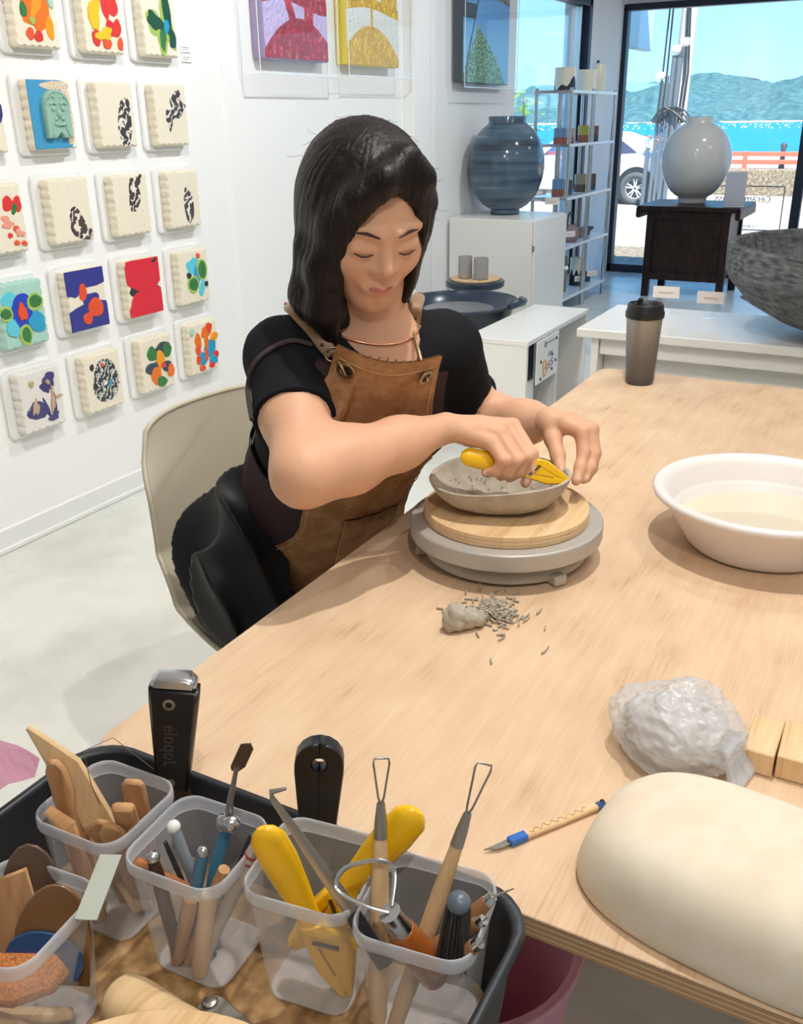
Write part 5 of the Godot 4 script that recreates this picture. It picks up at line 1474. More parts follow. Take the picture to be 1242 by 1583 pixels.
func bins() -> void:
	var Y := 0.7035
	bin("clear plastic bin of wooden modelling tools, at the tray's far left", V(-0.531, Y, -0.438), 0.03)
	bin("clear plastic bin of blue and steel tools, second from the left at the back", V(-0.43, Y, -0.437), 0.06)
	bin("clear plastic bin of yellow cutters, between two other bins", V(-0.332, Y, -0.459), 0.14)
	bin("clear plastic bin of loop tools and a brush, at the tray's right end", V(-0.238, Y, -0.463), 0.14)
	bin("clear plastic bin of flat ribs and cork, at the photo's lower left", V(-0.503, Y, -0.318), 0.1)
	var F := V(0.45, 0.25, 0.85)
	var B := Y + 0.003
	# wooden tools
	flat_tool("wooden_knife", "large pale wooden knife with a slanted point in the leftmost bin", "wooden tool", V(-0.508, B, -0.44), V(-0.573, 0.897, -0.424), [[-0.01, 0.0], [0.01, 0.0], [0.0165, 0.45], [0.013, 0.78], [-0.012, 1.0], [-0.016, 0.985], [-0.0145, 0.7], [-0.0125, 0.4]], 0.006, M.pale_wood, F)
	flat_tool("wooden_spoon_tool", "round-ended brown wooden tool at the left of the leftmost bin", "wooden tool", V(-0.545, B, -0.425), V(-0.561, 0.866, -0.417), [[-0.006, 0.0], [0.006, 0.0], [0.0075, 0.5], [0.0055, 0.66], [0.0095, 0.8], [0.0085, 0.94], [0.004, 0.995], [-0.004, 1.0], [-0.0085, 0.93], [-0.0095, 0.75], [-0.0065, 0.5]], 0.007, M.wood, F)
	stick("hooked_tool", "short curved brown wooden tool below the round-ended one", "wooden tool", [V(-0.535, B, -0.415), V(-0.54, 0.785, -0.407), V(-0.543, 0.812, -0.405), V(-0.556, 0.829, -0.4)], [0.007, 0.008, 0.0085, 0.0045], M.wood, "", 0.7)
	flat_tool("wooden_scraper", "light brown wooden tool with a slanted flat end, front of the leftmost bin", "wooden tool", V(-0.53, B, -0.44), V(-0.515, 0.826, -0.411), [[-0.005, 0.0], [0.005, 0.0], [0.004, 0.75], [0.0125, 0.86], [0.011, 0.98], [0.002, 1.0], [-0.0125, 0.88], [-0.004, 0.75]], 0.005, M.wood, F)
	flat_tool("wooden_paddle", "brown wooden tool with a rounded flat end beside the slanted one", "wooden tool", V(-0.51, B, -0.445), V(-0.5, 0.828, -0.411), [[-0.008, 0.0], [0.008, 0.0], [0.011, 0.8], [0.0105, 0.93], [0.004, 1.0], [-0.004, 0.99], [-0.0105, 0.9], [-0.011, 0.75]], 0.006, M.wood, F)
	flat_tool("wooden_block_tool", "square-ended brown wooden tool at the middle of the leftmost bin", "wooden tool", V(-0.515, B, -0.455), V(-0.491, 0.843, -0.421), [[-0.007, 0.0], [0.007, 0.0], [0.0095, 0.9], [0.0095, 0.98], [0.007, 1.0], [-0.007, 1.0], [-0.0095, 0.98], [-0.0095, 0.9]], 0.009, M.wood, F)
	flat_tool("wooden_rib_tool", "brown wooden tool with a blunt top at the right of the leftmost bin", "wooden tool", V(-0.52, B, -0.465), V(-0.497, 0.852, -0.44), [[-0.008, 0.0], [0.008, 0.0], [0.0105, 0.7], [0.0095, 0.97], [0.006, 1.0], [-0.006, 1.0], [-0.01, 0.95], [-0.009, 0.7]], 0.006, M.wood, F)
	var hair := solo("wire_ends", G.new().tube([V(-0.53, 0.74, -0.45), V(-0.535, 0.84, -0.43), V(-0.525, 0.885, -0.42), V(-0.5, 0.9, -0.43), V(-0.482, 0.862, -0.45)], 0.0004, 4), M.steel, "thin loose nylon thread curling above the leftmost bin", "thread")
	# steel and blue tools
	var o := stick("spatula_tool", "blue-handled steel spatula tool with two chrome balls in the second bin", "modelling tool", [V(-0.44, B, -0.435), V(-0.424, 0.795, -0.453), V(-0.4165, 0.825, -0.461)], [0.0045, 0.0055, 0.005], mat(rgb(70, 140, 176), 0.35))
	var p0: Vector3 = o.position
	put("shank", G.new().tube([V(-0.4165, 0.825, -0.461) - p0, V(-0.41, 0.85, -0.457) - p0, V(-0.393, 0.892, -0.448) - p0, V(-0.39, 0.9, -0.447) - p0], [0.0042, 0.0028, 0.0018, 0.003], 10), M.steel, o)
	put("spatula_blade", G.new().slab(PackedVector2Array([Vector2(-0.003, 0), Vector2(0.003, 0), Vector2(0.0062, 0.006), Vector2(0.0068, 0.03), Vector2(0.003, 0.038), Vector2(-0.004, 0.036), Vector2(-0.005, 0.006)]), -0.0008, 0.0008, Transform3D(Basis(V(0.85, -0.1, -0.5).normalized(), V(0.4, 0.2, 0.88).normalized(), V(0.42, 0.85, 0.1).normalized()), V(-0.392, 0.895, -0.447) - p0), 0.0003), M.dark_steel, o)
	put("chrome_ball", G.new().ball(V(-0.416, 0.828, -0.457) - p0, V(0.0085, 0.0085, 0.0085), 16, 10), M.chrome, o)
	put("chrome_ball", G.new().ball(V(-0.408, 0.832, -0.454) - p0, V(0.0075, 0.0075, 0.0075), 16, 10), M.chrome, o)
	var st := [["ball_tool", "slim blue ball tool with a small chrome ball in the second bin", V(-0.445, B, -0.42), V(-0.413, 0.826, -0.424), 0.0052, mat(rgb(64, 128, 164), 0.35)], ["white_rod", "white-capped grey rod in the second bin", V(-0.425, B, -0.44), V(-0.447, 0.832, -0.43), 0.0046, mat(rgb(150, 160, 168), 0.4)], ["needle_tool", "thin dark needle tool in the second bin", V(-0.42, B, -0.43), V(-0.444, 0.829, -0.416), 0.0021, M.dark_rubber], ["cork_needle", "brown needle tool with a shiny white cap at the front of the second bin", V(-0.442, B, -0.412), V(-0.442, 0.822, -0.4), 0.0056, mat(rgb(74, 48, 40), 0.4)], ["copper_tube", "copper brown tube lying across the second bin", V(-0.41, 0.765, -0.43), V(-0.459, 0.819, -0.397), 0.005, mat(rgb(196, 128, 84), 0.35, 0.4)], ["dark_pen_tool", "dark grey patterned pen tool leaning right in the second bin", V(-0.43, B, -0.425), V(-0.385, 0.832, -0.452), 0.0036, M.dark_rubber], ["striped_brush", "white and red striped brush handle leaning over the second bin's edge", V(-0.425, B, -0.415), V(-0.379, 0.828, -0.448), 0.0058, mat(rgb(196, 186, 180), 0.4)], ["wooden_dowel", "orange-brown wooden dowel in the second bin", V(-0.435, B, -0.415), V(-0.397, 0.812, -0.428), 0.0056, M.wood], ["wooden_dowel", "thick pale wooden handle standing at the back of the second bin", V(-0.42, B, -0.41), V(-0.408, 0.79, -0.42), 0.007, M.pale_wood], ["wooden_dowel", "pinkish wooden handle seen through the second bin's wall", V(-0.445, B, -0.411), V(-0.42, 0.785, -0.412), 0.0064, M.wood]]
	for s in st:
		o = stick(s[0], s[1], "modelling tool", [s[2], s[2].lerp(s[3], 0.1), s[2].lerp(s[3], 0.9), s[3]], [s[4] * 0.8, s[4], s[4], s[4] * 0.85], s[5])
		var dd: Vector3 = s[3] - s[2]
		if s[0] == "ball_tool": put("chrome_ball", G.new().ball(dd, V(0.005, 0.005, 0.005), 14, 8), M.chrome, o)
		if s[0] == "white_rod": put("white_cap", G.new().ball(dd, V(0.0056, 0.0056, 0.0056), 14, 8), mat(rgb(238, 238, 236), 0.3), o)
		if s[0] == "cork_needle": put("white_cap", G.new().ball(dd + V(0, 0.006, 0), V(0.0056, 0.005, 0.0056), 14, 8), M.chrome, o)
		if s[0] == "striped_brush":
			for k in 2: put("red_stripe", G.new().tube([dd * (0.86 + 0.05 * k), dd * (0.878 + 0.05 * k)], 0.006, 12), mat(rgb(170, 70, 76), 0.4), o)
	# yellow cutters in the third bin
	yellow_tool("yellow plastic clay cutter leaning left in the third bin, flat end up", V(-0.357, 0.868, -0.43), V(-0.306, 0.71, -0.453), V(0.35, 0.35, 0.87), 1.05)
	yellow_tool("yellow plastic clay cutter leaning right in the third bin, handle end up", V(-0.257, 0.88, -0.487), V(-0.352, 0.735, -0.447), V(0.45, 0.3, 0.85), 1.05)
	o = stick("bent_steel_tool", "long flat steel tool with a bent tip leaning into the rightmost bin", "modelling tool", [V(-0.258, 0.775, -0.437), V(-0.275, 0.803, -0.435), V(-0.305, 0.85, -0.43), V(-0.34, 0.905, -0.424)], [0.0062, 0.006, 0.0055, 0.0024], M.steel, "", 0.3, F)
	put("bent_tip", G.new().tube([V(-0.34, 0.905, -0.424) - o.position, V(-0.341, 0.911, -0.424) - o.position, V(-0.332, 0.913, -0.43) - o.position], [0.0024, 0.0022, 0.0012], 8), M.steel, o)
	put("dark_grip", G.new().tube([V(-0.258, 0.775, -0.436) - o.position, V(-0.283, 0.816, -0.433) - o.position], [0.0066, 0.0064], 12, true, 0.5, F), M.dark_rubber, o)
	o = stick("ribbon_tool", "amber-handled ribbon tool with a large curved steel loop, right bin", "loop tool", [V(-0.225, 0.765, -0.452), V(-0.236, 0.795, -0.443), V(-0.244, 0.818, -0.435)], [0.011, 0.0125, 0.0105], glaze(rgb(170, 92, 30), 0.15))
	p0 = o.position
	put("ferrule", G.new().tube([V(-0.243, 0.816, -0.436) - p0, V(-0.25, 0.836, -0.43) - p0], [0.0096, 0.0085], 14), M.chrome, o)
	put("steel_loop", G.new().tube(curve([V(-0.25, 0.836, -0.43) - p0, V(-0.268, 0.838, -0.426) - p0, V(-0.292, 0.84, -0.428) - p0, V(-0.29, 0.852, -0.438) - p0, V(-0.268, 0.858, -0.45) - p0, V(-0.258, 0.85, -0.452) - p0, V(-0.251, 0.838, -0.434) - p0], 5), 0.002, 8, true, 0.4), M.chrome, o)
	# right bin: loop tools, brush, cork needles
	loop_tool("wooden loop tool with a long upright wire loop, nearer the middle", V(-0.262, 0.72, -0.43), V(-0.284, 0.862, -0.478), V(-0.28, 0.926, -0.476))
	loop_tool("wooden loop tool leaning right with a narrow wire loop, right bin", V(-0.253, B + 0.004, -0.437), V(-0.2265, 0.862, -0.494), V(-0.211, 0.927, -0.503))
	var bp := V(-0.208, 0.842, -0.455)
	o = thing("bristle_brush", "round brush with black bristles and a grey cap in the right bin", "brush", bp)
	put("cap", G.new().ball(V(0, 0, 0), V(0.0088, 0.007, 0.0088), 16, 8, Basis(Vector3.RIGHT, 0.5)), mat(rgb(92, 104, 118), 0.35), o)
	var rg := RandomNumberGenerator.new()
	rg.seed = 77
	var br := G.new()
	for i in 210:
		var a := rg.randf() * TAU
		var r := sqrt(rg.randf())
		var s := V(cos(a) * r * 0.008, -0.002, sin(a) * r * 0.008)
		var e := V(cos(a) * r * 0.0125 + 0.004, -0.03 - rg.randf() * 0.01, sin(a) * r * 0.0125 + 0.016)
		br.tube([s, s.lerp(e, 0.5) + V(0, 0.002, 0.001), e], [0.0006, 0.0006, 0.0003], 4)
	put("bristles", br, mat(rgb(40, 36, 34), 0.5), o).set_meta("kind", "stuff")
	for s in [["brown needle tool with a steel collar pointing right over the right bin's rim", V(-0.225, 0.79, -0.455), V(-0.196, 0.828, -0.478), V(-0.18, 0.838, -0.489)], ["lower brown needle tool with a bright steel end in the right bin", V(-0.222, 0.785, -0.44), V(-0.19, 0.822, -0.443), V(-0.183, 0.829, -0.444)], ["dark brown short needle tool between the two others", V(-0.23, 0.79, -0.45), V(-0.197, 0.82, -0.464), V(-0.19, 0.826, -0.467)]]:
		o = stick("needle_tool", s[0], "needle tool", [s[1], s[1].lerp(s[2], 0.7), s[2]], [0.006, 0.0066, 0.005], mat(rgb(150, 104, 66), 0.45), "brown handled needle tools")
		put("collar", G.new().tube([s[2] - s[1], (s[2] - s[1]) * 1.12], [0.0046, 0.004], 12), M.chrome, o)
		put("needle", G.new().tube([(s[2] - s[1]) * 1.1, s[3] - s[1]], [0.0012, 0.0005], 6), M.steel, o)
	# flat ribs in the front left bin
	var oval := []
	for i in 20: oval.append([0.024 * cos(TAU * i / 20), 0.5 + 0.5 * sin(TAU * i / 20)])
	flat_tool("kidney_rib", "dark brown oval rib standing in the front left bin", "rib", V(-0.512, 0.745, -0.335), V(-0.53, 0.838, -0.358), oval, 0.003, mat(rgb(96, 72, 60), 0.35), V(0.5, 0.5, 0.7))
	var half := []
	for i in 13: half.append([0.029 * cos(PI * i / 12), 0.35 + 0.65 * sin(PI * i / 12)])
	half.append_array([[-0.029, 0.0], [0.029, 0.0]])
	flat_tool("half_round_rib", "amber-brown half-round rib in the front left bin", "rib", V(-0.484, 0.752, -0.321), V(-0.486, 0.829, -0.345), half, 0.003, glaze(rgb(120, 82, 44), 0.15), V(0.5, 0.5, 0.7))
	flat_tool("black_rib", "glossy black flat rib in the front left bin", "rib", V(-0.486, 0.765, -0.325), V(-0.486, 0.803, -0.338), half, 0.004, glaze(rgb(16, 16, 18), 0.1), V(0.5, 0.5, 0.7))
	flat_tool("blue_rib", "dark blue flat rib beside the cork in the front left bin", "rib", V(-0.486, 0.768, -0.317), V(-0.483, 0.795, -0.331), half, 0.003, glaze(rgb(22, 66, 116), 0.15), V(0.5, 0.5, 0.7))
	flat_tool("wooden_rib", "flat light wooden rib at the left of the front left bin", "rib", V(-0.522, 0.72, -0.325), V(-0.531, 0.825, -0.342), [[-0.014, 0], [0.014, 0], [0.016, 0.6], [0.01, 1.0], [-0.016, 0.94]], 0.004, M.wood, V(0.7, 0.4, 0.6))
	var cork := bumpy(mat(Color.WHITE, 0.95, 0, 0.2), nmap(128, 0.2, 521, 3.0), 0.6)
	cork.albedo_texture = ntex(256, 0.2, [rgb(120, 64, 30), rgb(196, 124, 72), rgb(214, 146, 92)], [0.2, 0.42, 0.8], 522, 2)
	tri(cork, 9.0)
	flat_tool("cork_block", "speckled orange-brown cork rib at the front of the front left bin", "rib", V(-0.517, 0.775, -0.286), V(-0.461, 0.768, -0.321), [[-0.018, 0.0], [0.016, 0.0], [0.018, 0.45], [0.008, 0.85], [-0.006, 1.0], [-0.018, 0.8]], 0.012, cork, V(0.2, 0.85, 0.5))
	flat_tool("pale_stick", "pale wooden stick lying in the bottom of the front left bin", "wooden tool", V(-0.534, B + 0.008, -0.3), V(-0.472, B + 0.013, -0.327), [[-0.006, 0.0], [0.006, 0.0], [0.007, 0.8], [0.003, 1.0], [-0.006, 0.95]], 0.01, M.pale_wood, Vector3.UP)
	flat_tool("pale_stick", "short pale wooden stick at the very front of the front left bin", "wooden tool", V(-0.53, B + 0.022, -0.291), V(-0.48, B + 0.02, -0.297), [[-0.007, 0.0], [0.006, 0.0], [0.007, 0.8], [0.001, 1.0], [-0.006, 0.95]], 0.009, M.pale_wood, Vector3.UP)
	flat_tool("steel_strip", "pale grey steel strip lying across the front left bin's rim", "rib", V(-0.447, 0.8225, -0.334), V(-0.472, 0.829, -0.386), [[-0.0085, 0.0], [0.0085, 0.0], [0.0085, 1.0], [-0.0085, 1.0]], 0.0012, mat(rgb(186, 192, 182), 0.5, 0.3), Vector3.UP)
	# loose things on the tray
	var roll := solo("wooden_roller", G.new().tube([V(0, 0, 0), V(0.0025, 0, -0.0005), V(0.008, 0, -0.0015), V(0.02, 0, -0.0035), V(0.19, 0, -0.03)], [0.007, 0.0145, 0.0195, 0.0215, 0.0215], 24), M.pale_wood, "thick pale wooden roller with a rounded end lying on the tray", "roller", "", Transform3D(Basis(Vector3.UP, -0.22), V(-0.456, 0.7245, -0.352)))
	roll.set_meta("label", "thick pale wooden roller with a rounded end lying on the tray")
	o = thing("folding_scraper", "grey metal folding scraper with a bolt lying at the tray's front", "scraper", V(-0.385, 0.7085, -0.385), -0.22)
	o.position.y = 0.7065
	put("blade", G.new().slab(PackedVector2Array([Vector2(-0.012, -0.009), Vector2(-0.004, -0.013), Vector2(0.1, -0.012), Vector2(0.13, 0.004), Vector2(0.1, 0.012), Vector2(-0.004, 0.012), Vector2(-0.013, 0.006)]), 0.0, 0.006, Transform3D.IDENTITY, 0.0015), mat(rgb(150, 150, 140), 0.4, 0.5), o)
	put("bolt", G.new().lathe([[0, 0.005], [0.0065, 0.005], [0.0065, 0.012], [0.005, 0.0135], [0, 0.0135]], 14, Transform3D(Basis.IDENTITY, V(-0.003, 0, 0))), M.chrome, o)
	solo("round_board", G.new().lathe([[0, 0], [0.138, 0], [0.14, 0.002], [0.14, 0.01], [0.138, 0.012], [0, 0.012]], 64), M.pale_wood, "round wooden board lying over the tray's front, at the photo's bottom edge", "board", "", Transform3D(Basis(Vector3.BACK, 0.0), V(-0.318, 0.7465, -0.222)))
	# black handled scrapers standing behind the bins
	scraper("black-handled scraper with a square metal cap standing behind the two left bins", V(-0.521, 0.788, -0.508), V(-0.51, 0.908, -0.516), 0.0225, true)
	scraper("plain black scraper handle with a round hanging hole behind the third bin", V(-0.372, 0.775, -0.52), V(-0.369, 0.879, -0.528), 0.0205, false)
	var cloth := G.new().grid(9, 9, func(i, j): return V(-0.05 + 0.0125 * j, 0.032 * sin(j * 0.42) * (0.6 + 0.4 * sin(i * 0.9)) + 0.004 * sin(i * 2.0 + j), -0.05 + 0.0125 * i))
	solo("pink_cloth", cloth, bumpy(mat(rgb(190, 140, 160), 0.95), nmap(128, 0.1, 533, 3.0), 0.5), "crumpled dusty pink cloth at the photo's left edge, over the tray's corner", "cloth", "", Transform3D(Basis(Vector3.BACK, 0.4), V(-0.704, 0.79, -0.415)))

func scraper(label: String, a: Vector3, b: Vector3, w: float, capped: bool) -> void:
	var o := thing("paint_scraper", label, "scraper", a, 0, "black handled scrapers")
	var y := b - a
	var f := V(0.5, 0.1, 0.86)
	f = (f - y.normalized() * f.dot(y.normalized())).normalized()
	var X := Transform3D(Basis(y.normalized().cross(f), f, y.normalized()), Vector3.ZERO)
	var L := y.length()
	var p := PackedVector2Array()
	if capped:
		for q in [[-0.62, 0], [0.62, 0], [0.95, 0.78], [0.96, 0.9], [-0.96, 0.9], [-0.95, 0.78]]: p.append(Vector2(q[0] * w, q[1] * L))
		put("handle", G.new().slab(p, -0.009, 0.009, X, 0.003), M.black, o)
		p = PackedVector2Array()
		for q in [[-0.9, 0.89], [0.9, 0.89], [0.86, 0.95], [0.6, 1.0], [-0.6, 1.0], [-0.86, 0.95]]: p.append(Vector2(q[0] * w, q[1] * L))
		put("metal_cap", G.new().slab(p, -0.0095, 0.0095, X, 0.003), M.chrome, o)
		put("rivet_ring", G.new().lathe([[0.003, 0.009], [0.0055, 0.0092], [0.0055, 0.0102], [0.003, 0.0102]], 16, X * Transform3D(Basis.IDENTITY, V(-0.003, 0, L * 0.78))), M.steel, o)
		put("rivet", G.new().lathe([[0, 0.009], [0.004, 0.0092], [0.004, 0.01], [0, 0.0102]], 16, X * Transform3D(Basis.IDENTITY, V(-0.001, 0, L * 0.09))), M.steel, o)
		# raised lettering runs down the handle
		var emb := mat(rgb(70, 66, 64), 0.3)
		flat_text("eloqoL", 0.015, emb, o, X * Transform3D(Basis(V(0, 0, -1), V(1, 0, 0), V(0, -1, 0)), V(-0.002, 0.0093, L * 0.42)), "raised_lettering", 0.0008)
	else:
		for q in [[-0.66, 0], [0.66, 0], [0.9, 0.5], [1.0, 0.72]]: p.append(Vector2(q[0] * w, q[1] * L))
		for i in 9: p.append(Vector2(cos(PI * i / 8) * w, L * 0.8 + sin(PI * i / 8) * w * 1.0))
		for q in [[-1.0, 0.72], [-0.9, 0.5]]: p.append(Vector2(q[0] * w, q[1] * L))
		# ring around the hanging hole
		var hole := Vector2(0, L * 0.8)
		var upper := PackedVector2Array()
		for i in range(0, 25):
			upper.append(hole + Vector2(cos(-PI / 2 + TAU * i / 24), sin(-PI / 2 + TAU * i / 24)) * 0.0062)
		var rightp := PackedVector2Array([Vector2(0, 0)])
		var half := []
		for s in [1, -1]:
			var h := PackedVector2Array()
			h.append(Vector2(-0.0008 * s, 0))
			h.append(Vector2(0.66 * w * s, 0))
			h.append(Vector2(0.9 * w * s, 0.5 * L))
			h.append(Vector2(1.0 * w * s, 0.72 * L))
			for i in 5: h.append(hole + Vector2(cos(PI / 2 * i / 4) * w * s, sin(PI / 2 * i / 4) * w))
			for i in 9: h.append(hole + Vector2((sin(PI * i / 8) * 0.0062 - (0.0008 if i in [0, 8] else 0.0)) * s, cos(PI * i / 8) * 0.0062))
			put("handle_half", G.new().slab(h, -0.008, 0.008, X, 0.0012), M.black, o)
	put("blade", G.new().slab(PackedVector2Array([Vector2(-0.0135, 0.004), Vector2(0.0135, 0.004), Vector2(0.026, -0.05), Vector2(0.027, -0.068 if capped else -0.055), Vector2(-0.027, -0.068 if capped else -0.055), Vector2(-0.026, -0.05)]), -0.0007, 0.0007, X, 0.0002), M.dark_steel, o)

func floor_things() -> void:
	var pk := mat(rgb(240, 184, 208), 0.4)
	pk.backlight_enabled = true
	pk.backlight = rgb(150, 90, 116)
	var o := thing("pink_bucket", "pink plastic bucket under the table's near edge beside the tool tray", "bucket", V(-0.385, 0, -0.86))
	put("pail", G.new().lathe([[0, 0], [0.115, 0], [0.12, 0.005], [0.15, 0.33], [0.158, 0.335], [0.16, 0.345], [0.157, 0.35], [0.148, 0.35], [0.146, 0.34], [0.116, 0.012], [0, 0.01]], 48), pk, o)
	var red := bumpy(mat(rgb(150, 100, 96), 0.85), nmap(128, 0.06, 541, 3.0), 0.6)
	tri(red, 6.0)
	var n := FastNoiseLite.new()
	n.frequency = 20.0
	n.seed = 31
	for k in 3:
		var g := G.new().ball(Vector3.ZERO, [V(0.05, 0.022, 0.036), V(0.032, 0.026, 0.03), V(0.03, 0.018, 0.034)][k], 24, 14)
		for i in g.v.size(): g.v[i] += g.v[i].normalized() * n.get_noise_3dv(g.v[i] + V(k, 0, 0)) * 0.014
		solo("clay_scrap", g, red, ["reddish brown clay scrap in the pink bucket, the largest piece", "reddish brown clay scrap in the pink bucket against its wall", "smallest reddish brown clay scrap in the pink bucket"][k], "clay scrap", "clay scraps in the pink bucket", Transform3D(Basis(Vector3.UP, k * 1.1), V([-0.4, -0.33, -0.37][k], [0.034, 0.038, 0.032][k], [-0.9, -0.86, -0.81][k])))

# ---------------------------------------------------------------- chair, jacket, woman
func chair_and_jacket() -> void:
	var shell := mat(rgb(178, 170, 150), 0.42)
	var o := thing("shell_chair", "beige grey plastic shell chair the woman sits on", "chair", V(-0.955, 0, -1.385), -atan2(0.43, 0.9))
	# own frame: x forward, z to the sitter's right
	var prof := func(t: float) -> Vector2:      # t 0 front edge of the seat .. 1 top of the back
		var c := Curve2D.new()
		c.add_point(Vector2(0.23, 0.435), Vector2.ZERO, Vector2(-0.12, 0.02))
		c.add_point(Vector2(-0.1, 0.43), Vector2(0.1, 0.0), Vector2(-0.09, 0.0))
		c.add_point(Vector2(-0.22, 0.54), Vector2(0.0, -0.07), Vector2(0.0, 0.08))
		c.add_point(Vector2(-0.275, 0.84), Vector2(0.02, -0.1), Vector2.ZERO)
		return c.sample_baked(t * c.get_baked_length())
	var pr := []
	for i in 29: pr.append(prof.call(i / 28.0))
	var sheet := func(off: float) -> Callable:
		return func(i, j):
			var t: float = i / 28.0
			var u: float = (j - 12) / 12.0
			var c: Vector2 = pr[i]
			var w := 0.25 + 0.015 * sin(t * PI) - 0.012 * maxf(0.0, t - 0.85) / 0.15 - 0.03 * maxf(0.0, 0.1 - t) / 0.1
			var round_end := 1.0 - 0.05 * pow(absf(u), 4.0) * smoothstep(0.9, 1.0, t)
			var rise := pow(absf(u), 2.4) * lerpf(0.05, 0.09, smoothstep(0.2, 0.6, t)) * (1.0 - 0.5 * smoothstep(0.8, 1.0, t))
			var tg: Vector2 = (pr[mini(i + 2, 28)] - pr[maxi(i - 2, 0)]).normalized()
			var nrm := Vector2(-tg.y, tg.x) * -1.0 if tg.x > 0.0 else Vector2(tg.y, -tg.x)
			var top_dip := (-0.03 * pow(absf(u), 1.6) - 0.02 * pow(absf(u), 8.0)) * smoothstep(0.6, 1.0, t)
			var p := c + nrm * (rise + off)
			return V(p.x, p.y * 1.0 + top_dip, u * w * round_end)
	var g := G.new().grid(29, 24, sheet.call(0.0))
	g.grid(29, 24, sheet.call(-0.007))
	var edge := []
	for j in range(0, 25): edge.append(sheet.call(-0.0035).call(0, j))
	for i in range(1, 29): edge.append(sheet.call(-0.0035).call(i, 24))
	for j in range(23, -1, -1): edge.append(sheet.call(-0.0035).call(28, j))
	for i in range(27, -1, -1): edge.append(sheet.call(-0.0035).call(i, 0))
	g.tube(edge, 0.0055, 8, false)
	put("shell", g, shell, o)
	for s in [[-1, -1], [1, -1], [-1, 1], [1, 1]]:
		put("leg", G.new().tube([V(s[0] * 0.1 - 0.02, 0.425, s[1] * 0.1), V(s[0] * 0.21 - 0.02, 0.0, s[1] * 0.21)], [0.02, 0.013], 12), M.pale_wood, o)
	put("leg_frame", G.new().box(V(0.24, 0.02, 0.24), V(-0.02, 0.415, 0), 0.006), M.black, o)
	# black jacket bundled on the seat beside her
	var f := F.new(0.05)
	var n := FastNoiseLite.new()
	n.seed = 44
	n.frequency = 4.6
	n.fractal_type = FastNoiseLite.FRACTAL_RIDGED
	n.fractal_octaves = 1
	for b in [[V(-1.02, 0.665, -1.21), V(-0.95, 0.735, -1.2), 0.05], [V(-1.04, 0.63, -1.2), V(-0.95, 0.65, -1.16), 0.058], [V(-1.01, 0.56, -1.2), V(-0.95, 0.58, -1.15), 0.06], [V(-0.98, 0.505, -1.2), V(-0.9, 0.51, -1.16), 0.05]]:
		f.bone(b[0], b[1], b[2])
	f.post = func(p: Vector3, e: float) -> float:
		return e - 0.026 * n.get_noise_3d(p.x * 1.0 + p.y * 0.6, p.y * 0.7, p.z * 1.6) if e < 0.08 else e
	g = G.new()
	f.nets(g, V(-1.16, 0.4, -1.34), V(-0.78, 0.84, -1.0), 0.0045)
	solo("jacket", g, mat(rgb(13, 13, 17), 0.5, 0, 0.4), "black jacket bundled on the chair beside the woman's hip", "jacket")

